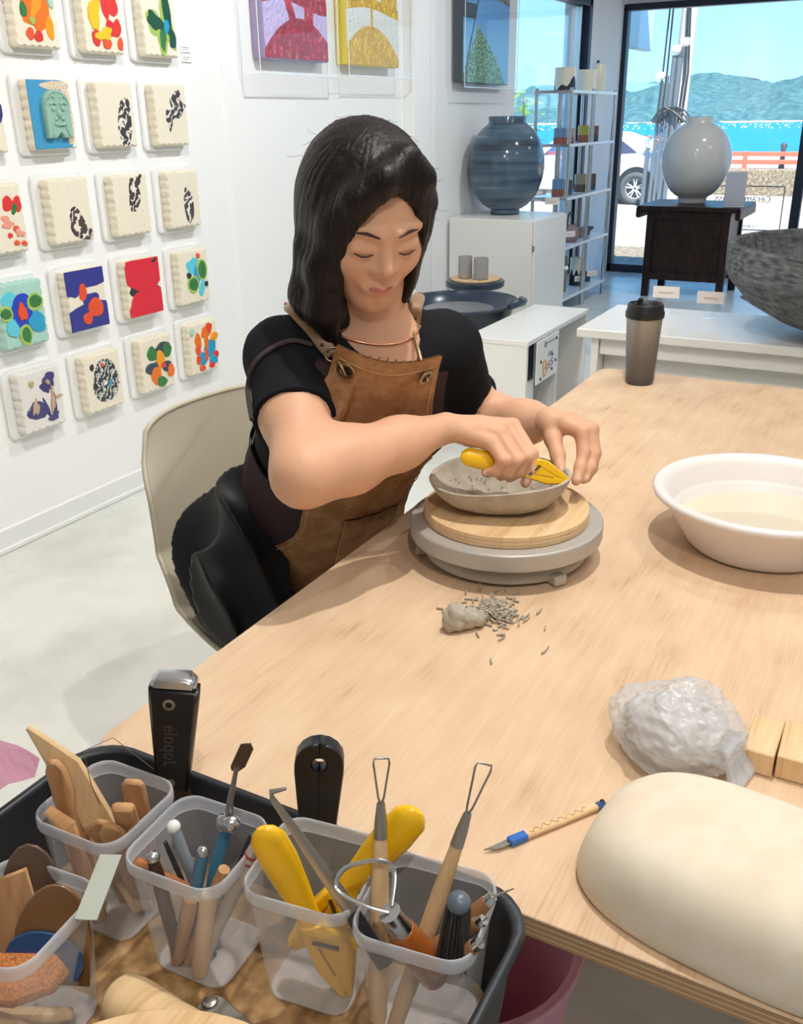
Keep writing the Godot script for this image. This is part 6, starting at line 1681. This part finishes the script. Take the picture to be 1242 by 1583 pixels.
const CORD := [Vector3(-0.590, 1.061, -0.754), Vector3(-0.597, 1.093, -0.760), Vector3(-0.593, 1.118, -0.771), Vector3(-0.578, 1.133, -0.787), Vector3(-0.562, 1.138, -0.799), Vector3(-0.547, 1.133, -0.809)]
const STRAP_R := [Vector3(-0.528, 1.123, -0.818), Vector3(-0.537, 1.134, -0.815), Vector3(-0.546, 1.147, -0.813), Vector3(-0.557, 1.160, -0.809), Vector3(-0.566, 1.171, -0.805), Vector3(-0.573, 1.176, -0.801)]
const STRAP_L := [Vector3(-0.458, 1.147, -0.866), Vector3(-0.457, 1.159, -0.869), Vector3(-0.456, 1.172, -0.872), Vector3(-0.453, 1.183, -0.876)]
func person() -> void:
	var o := Node3D.new()
	o.name = "person"
	add_child(o)
	tag(o, "woman with a dark bob in black t-shirt and brown apron, bending over a clay bowl", "person")
	var skin := mat(rgb(224, 174, 142), 0.5, 0, 0.4)
	skin.subsurf_scatter_enabled = true
	skin.subsurf_scatter_strength = 0.06
	var fwd := V(0.86, 0, 0.51)
	var rt := V(-0.51, 0, 0.86)
	var P := [V(-0.95, 0.56, -1.37), V(-0.87, 0.74, -1.305), V(-0.76, 0.93, -1.225), V(-0.705, 1.015, -1.18)]
	var N0 := V(-0.69, 1.065, -1.17)
	var N1 := V(-0.672, 1.15, -1.14)
	var SR := V(-0.775, 1.04, -1.076)
	var ER := V(-0.646, 0.933, -0.922)
	var WR := V(-0.551, 0.946, -1.141)
	var SL := V(-0.626, 1.022, -1.29)
	var EL := V(-0.626, 0.868, -1.41)
	var WL := V(-0.459, 0.918, -1.317)
	var axis: Vector3 = (P[3] - P[0]).normalized()
	# torso without and with clothes share their bones
	var torso := func(f: F, e: float) -> void:
		f.bone(P[0], P[1], 0.165 + e, 0.142 + e, fwd, 0.25)
		f.bone(P[1], P[2], 0.142 + e, 0.148 + e, fwd, 0.25)
		f.bone(P[2], P[3], 0.148 + e, 0.115 + e, fwd, 0.3)
		f.bone(P[3].lerp(SR, 0.25), SR, 0.07 + e, 0.05 + e)
		f.bone(P[3].lerp(SL, 0.25), SL, 0.07 + e, 0.05 + e)
		f.bone(P[2] + rt * 0.06 + fwd * 0.07 - V(0, 0.02, 0), P[2] + rt * 0.05 + fwd * 0.06 + V(0, 0.03, 0), 0.055 + e)      # bust
		f.bone(P[2] - rt * 0.06 + fwd * 0.07 - V(0, 0.02, 0), P[2] - rt * 0.05 + fwd * 0.06 + V(0, 0.03, 0), 0.055 + e)
	var body := F.new(0.035)
	torso.call(body, -0.008)
	body.bone(P[0] + rt * 0.065 - V(0, 0.04, 0), P[0] + rt * 0.08 + V(0.36, -0.06, 0.12), 0.065, 0.055)
	body.bone(P[0] - rt * 0.065 - V(0, 0.04, 0), P[0] - rt * 0.07 + V(0.38, -0.06, 0.05), 0.065, 0.055)
	body.bone(P[0] + rt * 0.08 + V(0.36, -0.06, 0.12), P[0] + rt * 0.1 + V(0.38, -0.42, 0.12), 0.055, 0.04)
	body.bone(P[0] - rt * 0.07 + V(0.38, -0.06, 0.05), P[0] - rt * 0.08 + V(0.4, -0.42, 0.05), 0.055, 0.04)
	for k in 2: 
		var an: Vector3 = [P[0] + rt * 0.1 + V(0.38, -0.47, 0.12), P[0] - rt * 0.08 + V(0.4, -0.47, 0.05)][k]
		body.bone(an, an + fwd * 0.16 - V(0, 0.045, 0), 0.04, 0.028)
	body.bone(N0 - V(0, 0.03, 0), N1, 0.05, 0.047)
	body.bone(N1, N1 + V(0.01, 0.06, 0.01), 0.047, 0.05)
	body.bone(P[3] + fwd * 0.02, N0, 0.075, 0.05)
	body.chain([SR, SR.lerp(ER, 0.5), ER, ER.lerp(WR, 0.3), ER.lerp(WR, 0.65), WR], [0.045, 0.042, 0.036, 0.0395, 0.031, 0.022])
	body.chain([SL, SL.lerp(EL, 0.5), EL, EL.lerp(WL, 0.35), EL.lerp(WL, 0.7), WL], [0.045, 0.041, 0.035, 0.037, 0.03, 0.022])
	var g := G.new()
	body.nets(g, V(-1.18, 0.0, -1.62), V(-0.4, 1.25, -0.84), 0.008)
	hands(g, WR, ER, WL, EL)
	var hx := Transform3D(Basis(V(0, 0, 0), V(0, 0, 0), V(0, 0, 0)), V(-0.654, 1.229, -1.112))
	var fd := V(0.68, -0.42, 0.60).normalized()
	var ru := fd.cross(Vector3.UP).normalized()
	hx.basis = Basis(ru, ru.cross(fd), fd).scaled_local(V(0.95, 0.95, 0.95))
	head_shape(g, hx)
	put("body", g, skin, o)
	var nail := mat(rgb(236, 190, 172), 0.3)
	for q in [[V(-0.4155, 0.869, -1.2505), V(0.5, 0.5, 0.9), V(0.012, -0.018, 0.018)], [V(-0.3905, 0.857, -1.2535), V(0.9, 0.1, 0.6), V(0.001, -0.015, 0.018)], [V(-0.3845, 0.855, -1.27), V(0.9, 0.1, 0.5), V(-0.002, -0.013, 0.018)], [V(-0.4415, 0.871, -1.1765), V(0.6, 0.2, 0.75), V(-0.005, -0.018, 0.009)], [V(-0.489, 0.8865, -1.1485), V(-0.1, 0.2, 0.95), V(-0.017, -0.006, -0.002)]]:
		var nn: Vector3 = q[1].normalized()
		var al: Vector3 = (q[2] - nn * q[2].dot(nn)).normalized()
		put("fingernail", G.new().ball(q[0] + nn * 0.0056, V(0.0042, 0.0016, 0.0055), 10, 6, Basis(nn.cross(al), nn, al)), nail, o)
	face_parts(o, hx)
	hair(o, hx)
	# black t-shirt
	var shirt := F.new(0.03)
	torso.call(shirt, 0.0)
	var wr := FastNoiseLite.new()
	wr.seed = 3
	wr.frequency = 9.0
	shirt.bone(P[3] + fwd * 0.015, N0 - V(0, 0.01, 0), 0.085, 0.064)
	var uR := (ER - SR).normalized()
	var uL := (EL - SL).normalized()
	shirt.bone(SR, ER, 0.054, 0.052, Vector3.ZERO, 0.0, 0.125)
	shirt.bone(SL, EL, 0.054, 0.05, Vector3.ZERO, 0.0, 0.12)
	var V0 := N1 + fwd * 0.01
	var V1: Vector3 = N0 + fwd * 0.095 - V(0, 0.035, 0)
	var neck := F.new(0.01)
	neck.bone(V0 + V(0, 0.03, 0), N0 + fwd * 0.03 + V(0, 0.025, 0), 0.06, 0.062)
	neck.bone(N0 + fwd * 0.04 + V(0, 0.02, 0), V1, 0.062, 0.034)
	shirt.post = func(p: Vector3, e: float) -> float:
		if e > 0.1: return e
		return maxf(e - 0.004 * wr.get_noise_3d(p.x * 1.6, p.y * 0.9, p.z * 1.6), -neck.at(p))
	g = G.new()
	shirt.nets(g, V(-1.14, 0.62, -1.56), V(-0.45, 1.2, -0.86), 0.006)
	var cotton := tri(bumpy(mat(rgb(30, 31, 35), 0.9, 0, 0.25), nmap(128, 0.3, 601, 1.0), 0.3), 12.0)
	var ts := put("t_shirt", g, cotton, o)
	for q in [[SR, uR, 0.123, 0.0535], [SL, uL, 0.118, 0.0525]]:
		var rad := []
		for k in 33:
			var b := aim(q[0], q[0] + q[1])
			rad.append(b * V(cos(TAU * k / 32) * q[3], q[2], sin(TAU * k / 32) * q[3]))
		put("sleeve_hem", G.new().tube(rad, 0.0032, 8, false, 0.6, q[1]), cotton, ts)
	# trousers
	var leg := F.new(0.03)
	leg.bone(P[0], P[0] + V(0, 0.06, 0), 0.16, 0.15, fwd, 0.25)
	leg.bone(P[0] + rt * 0.065 - V(0, 0.04, 0), P[0] + rt * 0.08 + V(0.36, -0.06, 0.12), 0.078, 0.068)
	leg.bone(P[0] - rt * 0.065 - V(0, 0.04, 0), P[0] - rt * 0.07 + V(0.38, -0.06, 0.05), 0.078, 0.068)
	leg.bone(P[0] + rt * 0.08 + V(0.36, -0.06, 0.12), P[0] + rt * 0.1 + V(0.38, -0.4, 0.12), 0.068, 0.055)
	leg.bone(P[0] - rt * 0.07 + V(0.38, -0.06, 0.05), P[0] - rt * 0.08 + V(0.4, -0.4, 0.05), 0.068, 0.055)
	g = G.new()
	leg.nets(g, V(-1.2, 0.1, -1.65), V(-0.35, 0.72, -0.98), 0.012)
	put("trousers", g, mat(rgb(40, 38, 48), 0.85), o)
	for k in 2:
		var an: Vector3 = [P[0] + rt * 0.1 + V(0.38, -0.47, 0.12), P[0] - rt * 0.08 + V(0.4, -0.47, 0.05)][k]
		var sf := F.new(0.03)
		sf.bone(an - fwd * 0.02 - V(0, 0.035, 0), an + fwd * 0.16 - V(0, 0.05, 0), 0.05, 0.036)
		sf.bone(an - V(0, 0.03, 0), an + V(0, 0.03, 0), 0.045)
		sf.post = func(p: Vector3, e: float) -> float: return maxf(e, 0.004 - p.y)
		g = G.new()
		sf.nets(g, an - V(0.12, 0.12, 0.12), an + V(0.26, 0.1, 0.26), 0.012)
		put("shoe", g, M.black, o)
	apron(o, shirt, P, axis, fwd, rt)
	# necklace: a ring laid on the chest
	body.post = null
	var pts := []
	for i in 25:
		var a := lerpf(-2.3, 2.3, i / 24.0)
		var c := N0 + V(0, 0.045, 0) + fwd * 0.005
		var dirn := (fwd * cos(a) + rt * sin(a)).normalized()
		var hgt: float = -0.05 * (0.5 + 0.5 * cos(a))
		pts.append(body.march(c + V(0, hgt, 0) + dirn * 0.16, -dirn, 0.0015, 0.16))
	put("necklace", G.new().tube(pts, 0.0017, 8), mat(rgb(236, 178, 140), 0.2, 0.9), o, "thin rose gold necklace")
	var cord := []
	for q in CORD: cord.append(shirt.march(q, (q - V(0, 1.35, 0)).normalized(), 0.003, 0.9))
	put("apron_cord", G.new().tube(curve(cord, 6), 0.0035, 8), mat(rgb(62, 50, 50), 0.8), o)
	yellow_tool("yellow plastic clay cutter held in the woman's right hand over the bowl", V(-0.524, 0.912, -1.135), V(-0.385, 0.869, -1.212), V(0.25, 0.35, 0.9), 0.96)

func hands(g: G, WR: Vector3, ER: Vector3, WL: Vector3, EL: Vector3) -> void:
	# right hand: closed round the cutter's handle, back of the hand up
	var f := F.new(0.0042)
	var mc := [V(-0.489, 0.929, -1.157), V(-0.484, 0.938, -1.174), V(-0.48, 0.942, -1.194), V(-0.479, 0.939, -1.214)]
	var inw := WR + (ER - WR).normalized() * 0.03
	f.bone(inw, WR, 0.0235, 0.0225)
	for i in 4:
		f.bone(WR, WR.lerp(mc[i], 0.5) + V(0, 0.002, 0), 0.019, 0.0145)
		f.bone(WR.lerp(mc[i], 0.5) + V(0, 0.002, 0), mc[i], 0.0145, 0.0108)
	f.chain([mc[0], V(-0.465, 0.909, -1.147), V(-0.474, 0.892, -1.147), V(-0.491, 0.886, -1.149)], [0.0098, 0.0086, 0.008, 0.007])
	f.chain([mc[1], V(-0.449, 0.908, -1.157), V(-0.459, 0.889, -1.157), V(-0.473, 0.88, -1.16)], [0.01, 0.0088, 0.0081, 0.0071])
	f.chain([mc[2], V(-0.44, 0.91, -1.173), V(-0.448, 0.888, -1.17), V(-0.462, 0.877, -1.168)], [0.0102, 0.009, 0.0082, 0.0072])
	f.chain([mc[3], V(-0.44, 0.908, -1.193), V(-0.437, 0.887, -1.186), V(-0.442, 0.869, -1.177)], [0.0108, 0.0092, 0.0085, 0.0072])
	f.chain([WR.lerp(mc[3], 0.2) + V(0, -0.01, -0.006), V(-0.512, 0.915, -1.198), V(-0.482, 0.893, -1.206), V(-0.458, 0.882, -1.198)], [0.016, 0.0125, 0.0105, 0.008])
	f.nets(g, V(-0.6, 0.85, -1.24), V(-0.41, 0.99, -1.08), 0.0022)
	# left hand: thumb inside the rim, fingers outside
	f = F.new(0.006)
	var ml := [V(-0.404, 0.915, -1.301), V(-0.397, 0.914, -1.32), V(-0.4, 0.908, -1.342), V(-0.41, 0.9, -1.36)]
	inw = WL + (EL - WL).normalized() * 0.03
	f.bone(inw, WL, 0.024, 0.023)
	for i in 4:
		f.bone(WL, WL.lerp(ml[i], 0.5) + V(0, 0.004, 0), 0.019, 0.0145)
		f.bone(WL.lerp(ml[i], 0.5) + V(0, 0.004, 0), ml[i], 0.0145, 0.0108)
	f.chain([ml[0], V(-0.394, 0.889, -1.289), V(-0.392, 0.87, -1.27), V(-0.391, 0.855, -1.252)], [0.0108, 0.0092, 0.0084, 0.0072])
	f.chain([ml[1], V(-0.384, 0.882, -1.306), V(-0.383, 0.866, -1.287), V(-0.385, 0.853, -1.269)], [0.011, 0.0095, 0.0086, 0.0074])
	f.chain([ml[2], V(-0.388, 0.874, -1.329), V(-0.386, 0.857, -1.311), V(-0.388, 0.846, -1.293)], [0.0106, 0.0092, 0.0084, 0.0072])
	f.chain([ml[3], V(-0.4, 0.871, -1.347), V(-0.399, 0.858, -1.334), V(-0.401, 0.85, -1.319)], [0.0098, 0.0086, 0.0078, 0.0068])
	f.chain([WL.lerp(ml[0], 0.15) + V(0, -0.006, 0.006), V(-0.444, 0.9, -1.293), V(-0.428, 0.883, -1.272), V(-0.416, 0.868, -1.252)], [0.0165, 0.013, 0.0108, 0.0082])
	f.nets(g, V(-0.51, 0.82, -1.4), V(-0.35, 0.97, -1.22), 0.0026)

func ell(p: Vector3, c: Vector3, r: Vector3) -> float:
	var q := (p - c) / r
	return (q.length() - 1.0) * minf(r.x, minf(r.y, r.z))
func smin(a: float, b: float, k: float) -> float:
	var h := maxf(k - absf(a - b), 0.0) / k
	return minf(a, b) - h * h * k * 0.25

func head_shape(g: G, hx: Transform3D) -> void:
	# own frame: x to her right, y up, z out of the face; the eyes lie at half height
	var f := F.new(0.008)
	f.bone(V(0, 0.014, 0.082), V(0, -0.02, 0.0985), 0.007, 0.0095)                # nose
	f.bone(V(-0.011, -0.025, 0.089), V(-0.0105, -0.024, 0.086), 0.0068)
	f.bone(V(0.011, -0.025, 0.089), V(0.0105, -0.024, 0.086), 0.0068)
	f.bone(V(-0.021, -0.054, 0.077), V(0, -0.0515, 0.0865), 0.0042, 0.0062)       # lips
	f.bone(V(0.021, -0.054, 0.077), V(0, -0.0515, 0.0865), 0.0042, 0.0062)
	f.bone(V(-0.017, -0.0595, 0.077), V(0.017, -0.0595, 0.077), 0.006)
	f.bone(V(0, -0.061, 0.083), V(0, -0.0605, 0.083), 0.0066)
	for s in [-1, 1]:
		f.bone(V(s * 0.022, 0.004, 0.0775), V(s * 0.04, 0.004, 0.0735), 0.0105, 0.0095)     # lids over the eyes
		f.bone(V(s * 0.012, 0.026, 0.083), V(s * 0.046, 0.028, 0.069), 0.009, 0.008)       # brow ridge
		f.bone(V(s * 0.074, 0.012, -0.008), V(s * 0.072, -0.022, -0.002), 0.011, 0.008, V(1, 0, 0.3), 0.8)   # ear
	f.post = func(p: Vector3, e: float) -> float:
		var d := ell(p, V(0, 0.028, -0.012), V(0.073, 0.088, 0.094))
		d = smin(d, ell(p, V(0, -0.03, 0.018), V(0.06, 0.083, 0.068)), 0.03)
		d = smin(d, ell(p, V(0, -0.092, 0.052), V(0.022, 0.018, 0.022)), 0.03)
		d = smin(d, ell(p, V(absf(p.x) * 0.0 + 0.036 * signf(p.x), -0.022, 0.052), V(0.026, 0.026, 0.024)), 0.02)
		d = -smin(-d, ell(p, V(0.031 * signf(p.x), 0.006, 0.092), V(0.02, 0.013, 0.016)), 0.014)
		return smin(d, e, 0.01)
	f.nets(g, V(-0.1, -0.13, -0.12), V(0.1, 0.13, 0.125), 0.0034, hx)

func face_parts(o: Node3D, hx: Transform3D) -> void:
	var dark := mat(rgb(38, 28, 26), 0.6)
	for s in [-1, 1]:
		put("eyebrow", G.new().tube([hx * V(s * 0.013, 0.0245, 0.0915), hx * V(s * 0.03, 0.029, 0.0865), hx * V(s * 0.046, 0.0265, 0.0765)], [0.0016, 0.0022, 0.001], 8), mat(rgb(66, 48, 42), 0.8), o)
		put("eyelashes", G.new().tube([hx * V(s * 0.018, -0.0015, 0.0875), hx * V(s * 0.026, -0.0045, 0.088), hx * V(s * 0.034, -0.005, 0.0858), hx * V(s * 0.044, -0.002, 0.0805)], [0.0006, 0.0011, 0.0012, 0.0006], 6), dark, o)
	put("lips", G.new().tube([hx * V(-0.02, -0.0555, 0.0815), hx * V(-0.009, -0.0555, 0.0905), hx * V(0, -0.0562, 0.0925), hx * V(0.009, -0.0555, 0.0905), hx * V(0.02, -0.0555, 0.0815)], [0.001, 0.0032, 0.0036, 0.0032, 0.001], 10), mat(rgb(196, 112, 104), 0.45), o)

func hair(o: Node3D, hx: Transform3D) -> void:
	var n := FastNoiseLite.new()
	n.seed = 15
	n.frequency = 1.0
	n.fractal_octaves = 2
	var f := F.new(0.025)
	# her right lock falls to the front of the shoulder
	f.chain([V(0.062, 0.02, 0.045), V(0.074, -0.05, 0.046), V(0.07, -0.11, 0.052), V(0.052, -0.17, 0.066)], [0.016, 0.02, 0.02, 0.007])
	f.chain([V(0.08, -0.04, 0.0), V(0.08, -0.11, 0.01), V(0.062, -0.165, 0.04)], [0.022, 0.024, 0.01])
	# fringe swept from the parting on her left towards her right temple
	f.chain([V(-0.03, 0.11, 0.045), V(0.01, 0.097, 0.074), V(0.044, 0.07, 0.07), V(0.066, 0.02, 0.05)], [0.012, 0.014, 0.015, 0.014])
	f.chain([V(-0.03, 0.11, 0.045), V(-0.05, 0.088, 0.056), V(-0.068, 0.045, 0.04)], [0.012, 0.012, 0.012])
	f.post = func(p: Vector3, e: float) -> float:
		var d := ell(p, V(0, 0.034, -0.014), V(0.084, 0.094, 0.103))
		# the straight curtain of the bob
		var w := 0.088 + 0.005 * clampf(-p.y * 8.0, 0.0, 1.0) - 0.02 * smoothstep(-0.07, -0.16, p.y)
		if p.y > -0.02: w *= sqrt(maxf(0.04, 1.0 - pow((p.y + 0.02) / 0.125, 2.0)))
		var c := Vector2(p.x / w, (p.z + 0.02) / (w + 0.012)).length()
		var bob := maxf(maxf((c - 1.0) * w, p.y - 0.075), -0.142 + 0.1 * p.z * 0.0 - p.y + 0.03 * (1.0 if p.x < 0.0 else 0.0))
		d = smin(d, bob, 0.05)
		if d > 0.09 and e > 0.09: return minf(d, e)
		# forehead, face and neck stay open
		d = -smin(-d, ell(p, V(-0.006, -0.05, 0.1), V(0.062, 0.128, 0.085)), 0.014)
		d = smin(d, e, 0.016)
		if d > 0.03: return d
		var a := atan2(p.x, p.z + 0.02)
		return d - 0.0014 * n.get_noise_3d(a * 26.0, p.y * 5.0, p.length() * 8.0) - 0.0011 * n.get_noise_3d(a * 64.0 + 5.0, p.y * 6.0, p.z * 4.0)
	var g := G.new()
	f.nets(g, V(-0.13, -0.2, -0.15), V(0.13, 0.15, 0.12), 0.0026, hx, 1.6)
	var hm := mat(rgb(25, 19, 20), 0.46, 0, 0.35)
	var hn := nmap(256, 0.09, 621, 3.0, 3, 1, 10)
	tri(bumpy(hm, hn, 0.5), 14.0)
	var h := put("hair", g, hm, o)
	var rg := RandomNumberGenerator.new()
	rg.seed = 21
	var fl := G.new()
	for i in 46:
		var a := rg.randf() * TAU
		var e := rg.randf_range(0.2, 1.45)
		var d := V(cos(e) * sin(a), sin(e), cos(e) * cos(a))
		var s := V(0, 0.034, -0.014) + d * V(0.082, 0.094, 0.102)
		if s.z > 0.07 and s.y < 0.09: continue
		var tdir := (V(d.x, -0.9, d.z) * 0.7 + V(rg.randf_range(-1, 1), rg.randf_range(-0.4, 0.6), rg.randf_range(-1, 1)).slide(d)).normalized()
		var L := rg.randf_range(0.015, 0.04)
		fl.tube([hx * s, hx * (s + d * 0.006 + tdir * L * 0.4), hx * (s + d * 0.011 + tdir * L * 0.8 - V(0, 0.004, 0)), hx * (s + d * 0.01 + tdir * L)], [0.00022, 0.0002, 0.00018, 0.0001], 4, false)
	put("stray_hairs", fl, hm, h).set_meta("kind", "stuff")

func apron(o: Node3D, shirt: F, P: Array, axis: Vector3, fwd: Vector3, rt: Vector3) -> void:
	var canvas := bumpy(mat(Color.WHITE, 0.85, 0, 0.25), nmap(256, 0.25, 611, 1.5), 0.4)
	canvas.albedo_texture = blend_tex(512, 512, [[noise_img(512, 512, 0.012, 612, 4), 0.8], [noise_img(512, 512, 0.06, 613, 3), 0.4]], [rgb(122, 86, 56), rgb(164, 120, 82), rgb(184, 140, 100), rgb(208, 170, 132)], [0.1, 0.45, 0.65, 0.95])
	tri(canvas, 2.2)
	var lining := tri(bumpy(mat(rgb(72, 56, 60), 0.9, 0, 0.2), nmap(128, 0.25, 614, 1.5), 0.3), 6.0)
	var seam := mat(rgb(206, 166, 116), 0.8)
	var brass := mat(rgb(170, 146, 112), 0.3, 0.9)
	var leather := mat(rgb(150, 118, 88), 0.5)
	var fperp := (fwd - axis * fwd.dot(axis)).normalized()
	var wr := FastNoiseLite.new()
	wr.seed = 6
	wr.frequency = 6.0
	var lay := func(phi: float, s: float, off: float) -> Vector3:     # the point of the cloth at angle phi (to her right) and s metres up the torso
		phi += 0.32 * smoothstep(0.25, 0.62, s)
		var dirn := fperp * cos(phi) + rt * sin(phi)
		var hit := func(h: float) -> Vector3: return shirt.march(P[0] + axis * h + dirn * 0.34, -dirn, off + 0.003 * wr.get_noise_2d(phi * 3.0, h * 6.0), 0.33)
		if s < 0.02: return hit.call(0.02) + (fwd * 0.3 - V(0, 0.95, 0)) * (0.02 - s)
		if s <= 0.44: return hit.call(s)
		var r1: float = (hit.call(0.44) - (P[0] + axis * 0.44)).dot(dirn)      # above the bust the bib hangs straight from its straps
		var r2 := (0.09 + off) / cos((phi - 0.32) * 0.75)
		var r := lerpf(r1, r2, clampf((s - 0.44) / 0.215, 0.0, 1.0))
		if s < 0.6: r = maxf(r, (hit.call(s) - (P[0] + axis * s)).dot(dirn))
		return P[0] + axis * s + dirn * r
	var sheet := func(rows: int, cols: int, edge: Callable, off: float) -> G:     # edge(v) gives [phi left, phi right, s] for v 0 bottom .. 1 top
		var q := G.new()
		for side in 2:
			q.grid(rows + 1, cols, func(i, j):
				var e: Array = edge.call(float(i) / rows, float(j) / cols)
				return lay.call(e[0], e[1], off + 0.0028 * side))
		return q
	# front bib and skirt
	var half := func(v: float) -> float:
		return lerpf(1.5, 0.9, smoothstep(0.36, 0.56, v)) if v < 0.56 else lerpf(0.9, 0.7, smoothstep(0.56, 0.8, v))
	var top := 0.665
	var front := func(v: float, u: float) -> Array:
		var s := lerpf(-0.24, top, v)
		return [lerpf(-1.0, 1.0, u) * half.call(v), s - 0.012 * sin(u * PI) * smoothstep(0.8, 1.0, v)]
	var ap := put("apron", sheet.call(34, 30, front, 0.006), canvas, o, "brown waxed canvas apron")
	# dark lining at both sides
	for sd in [-1, 1]:
		var sidep := func(v: float, u: float) -> Array:
			var s := lerpf(-0.22, 0.34, v)
			return [sd * lerpf(half.call((s + 0.24) / (top + 0.24)) - 0.06, 2.2, u), s]
		put("apron_side", sheet.call(16, 14, sidep, 0.0035), lining, ap, "dark purple-brown apron side")
		var yoke := func(v: float, u: float) -> Array:
			var s := lerpf(0.33, 0.63, v)
			var h0: float = half.call(minf((s + 0.24) / (top + 0.24), 1.0))
			return [sd * (lerpf(h0 - 0.06, h0 + lerpf(0.2, 0.16, v), u)), s]
		put("apron_yoke", sheet.call(12, 5, yoke, 0.0035), lining, ap, "dark purple-brown apron edge")
	var line := func(pts: Array, r: float, off: float) -> G:
		return G.new().tube(pts.map(func(p): return lay.call(p[0], p[1], off)), r, 6)
	var seq := func(n: int, fn: Callable) -> Array:
		var a := []
		for i in n: a.append(fn.call(i / (n - 1.0)))
		return a
	put("seam", line.call(seq.call(24, func(t): return [lerpf(-0.64, 0.64, t), top - 0.02 - 0.012 * sin(t * PI)]), 0.0008, 0.0095), seam, ap)
	for sd in [-1, 1]:
		put("seam", line.call(seq.call(30, func(t): return [sd * (half.call(t * 0.97) - 0.06), lerpf(-0.24, top, t * 0.97)]), 0.0008, 0.0095), seam, ap)
	# pleats along the upper hem
	for i in 11:
		var ph := lerpf(-0.58, 0.62, i / 10.0)
		put("hem_pleat", line.call([[ph, top - 0.018], [ph + 0.02, top - 0.006]], 0.0018, 0.007), canvas, ap)
	# pocket
	var pocket := func(v: float, u: float) -> Array: return [lerpf(-0.55, 0.35, u), lerpf(0.17, 0.31, v)]
	put("pocket", sheet.call(8, 10, pocket, 0.010), canvas, ap)
	put("seam", line.call([[0.35, 0.31], [0.35, 0.24], [0.35, 0.17], [0.1, 0.17], [-0.2, 0.17], [-0.55, 0.17], [-0.55, 0.31]], 0.001, 0.0145), seam, ap)
	# eyelets, hooks, straps
	for sd in [-1, 1]:
		var ph: float = 0.52 * sd
		var s0 := top - 0.035
		var c: Vector3 = lay.call(ph, s0, 0.011)
		var nn: Vector3 = (lay.call(ph, s0, 0.05) - c).normalized()
		var ring := G.new().lathe([[0.0075, -0.001], [0.0125, -0.0015], [0.0135, 0.001], [0.0125, 0.0026], [0.0085, 0.0026], [0.0072, 0.001], [0.0075, -0.001]], 24, aim(c, c + nn))
		put("eyelet", ring, brass, ap)
		put("eyelet_hole", G.new().lathe([[0, 0], [0.0075, 0], [0.0075, 0.0012], [0, 0.0012]], 20, aim(c, c + nn)), M.black, ap)
		# strap rides over the shoulder: points in front of it are dropped onto the shirt
		var over := []
		for q in curve([STRAP_L, [], STRAP_R][sd + 1], 4):
			over.append(shirt.march(q, (q - V(0, 1.35, 0)).normalized(), 0.009, 0.9))
		var h1: Vector3 = over[0]
		var h2: Vector3 = over[1]
		var away := (h1 - V(0, 1.35, 0)).normalized() * -1.0
		put("hook", G.new().tube([c + nn * 0.004 + V(0, -0.004, 0), c.lerp(h1, 0.5) + away * 0.02, h1 + away * 0.008], [0.0024, 0.0036, 0.0024], 8), brass, ap)
		put("d_ring", G.new().tube(range(17).map(func(i): return h1 + away * 0.004 + (h2 - h1).normalized() * 0.009 * cos(TAU * i / 16.0) + away.cross(h2 - h1).normalized() * 0.01 * sin(TAU * i / 16.0)), 0.0016, 8), brass, ap)
		put("leather_strap", G.new().tube(over, 0.0105, 12, true, 0.3, away), leather, ap)
		for k in [2, 4]:
			put("strap_stud", G.new().ball(over[k] + nn * 0.003, V(0.003, 0.003, 0.003), 8, 6), mat(rgb(74, 56, 44), 0.4), ap)
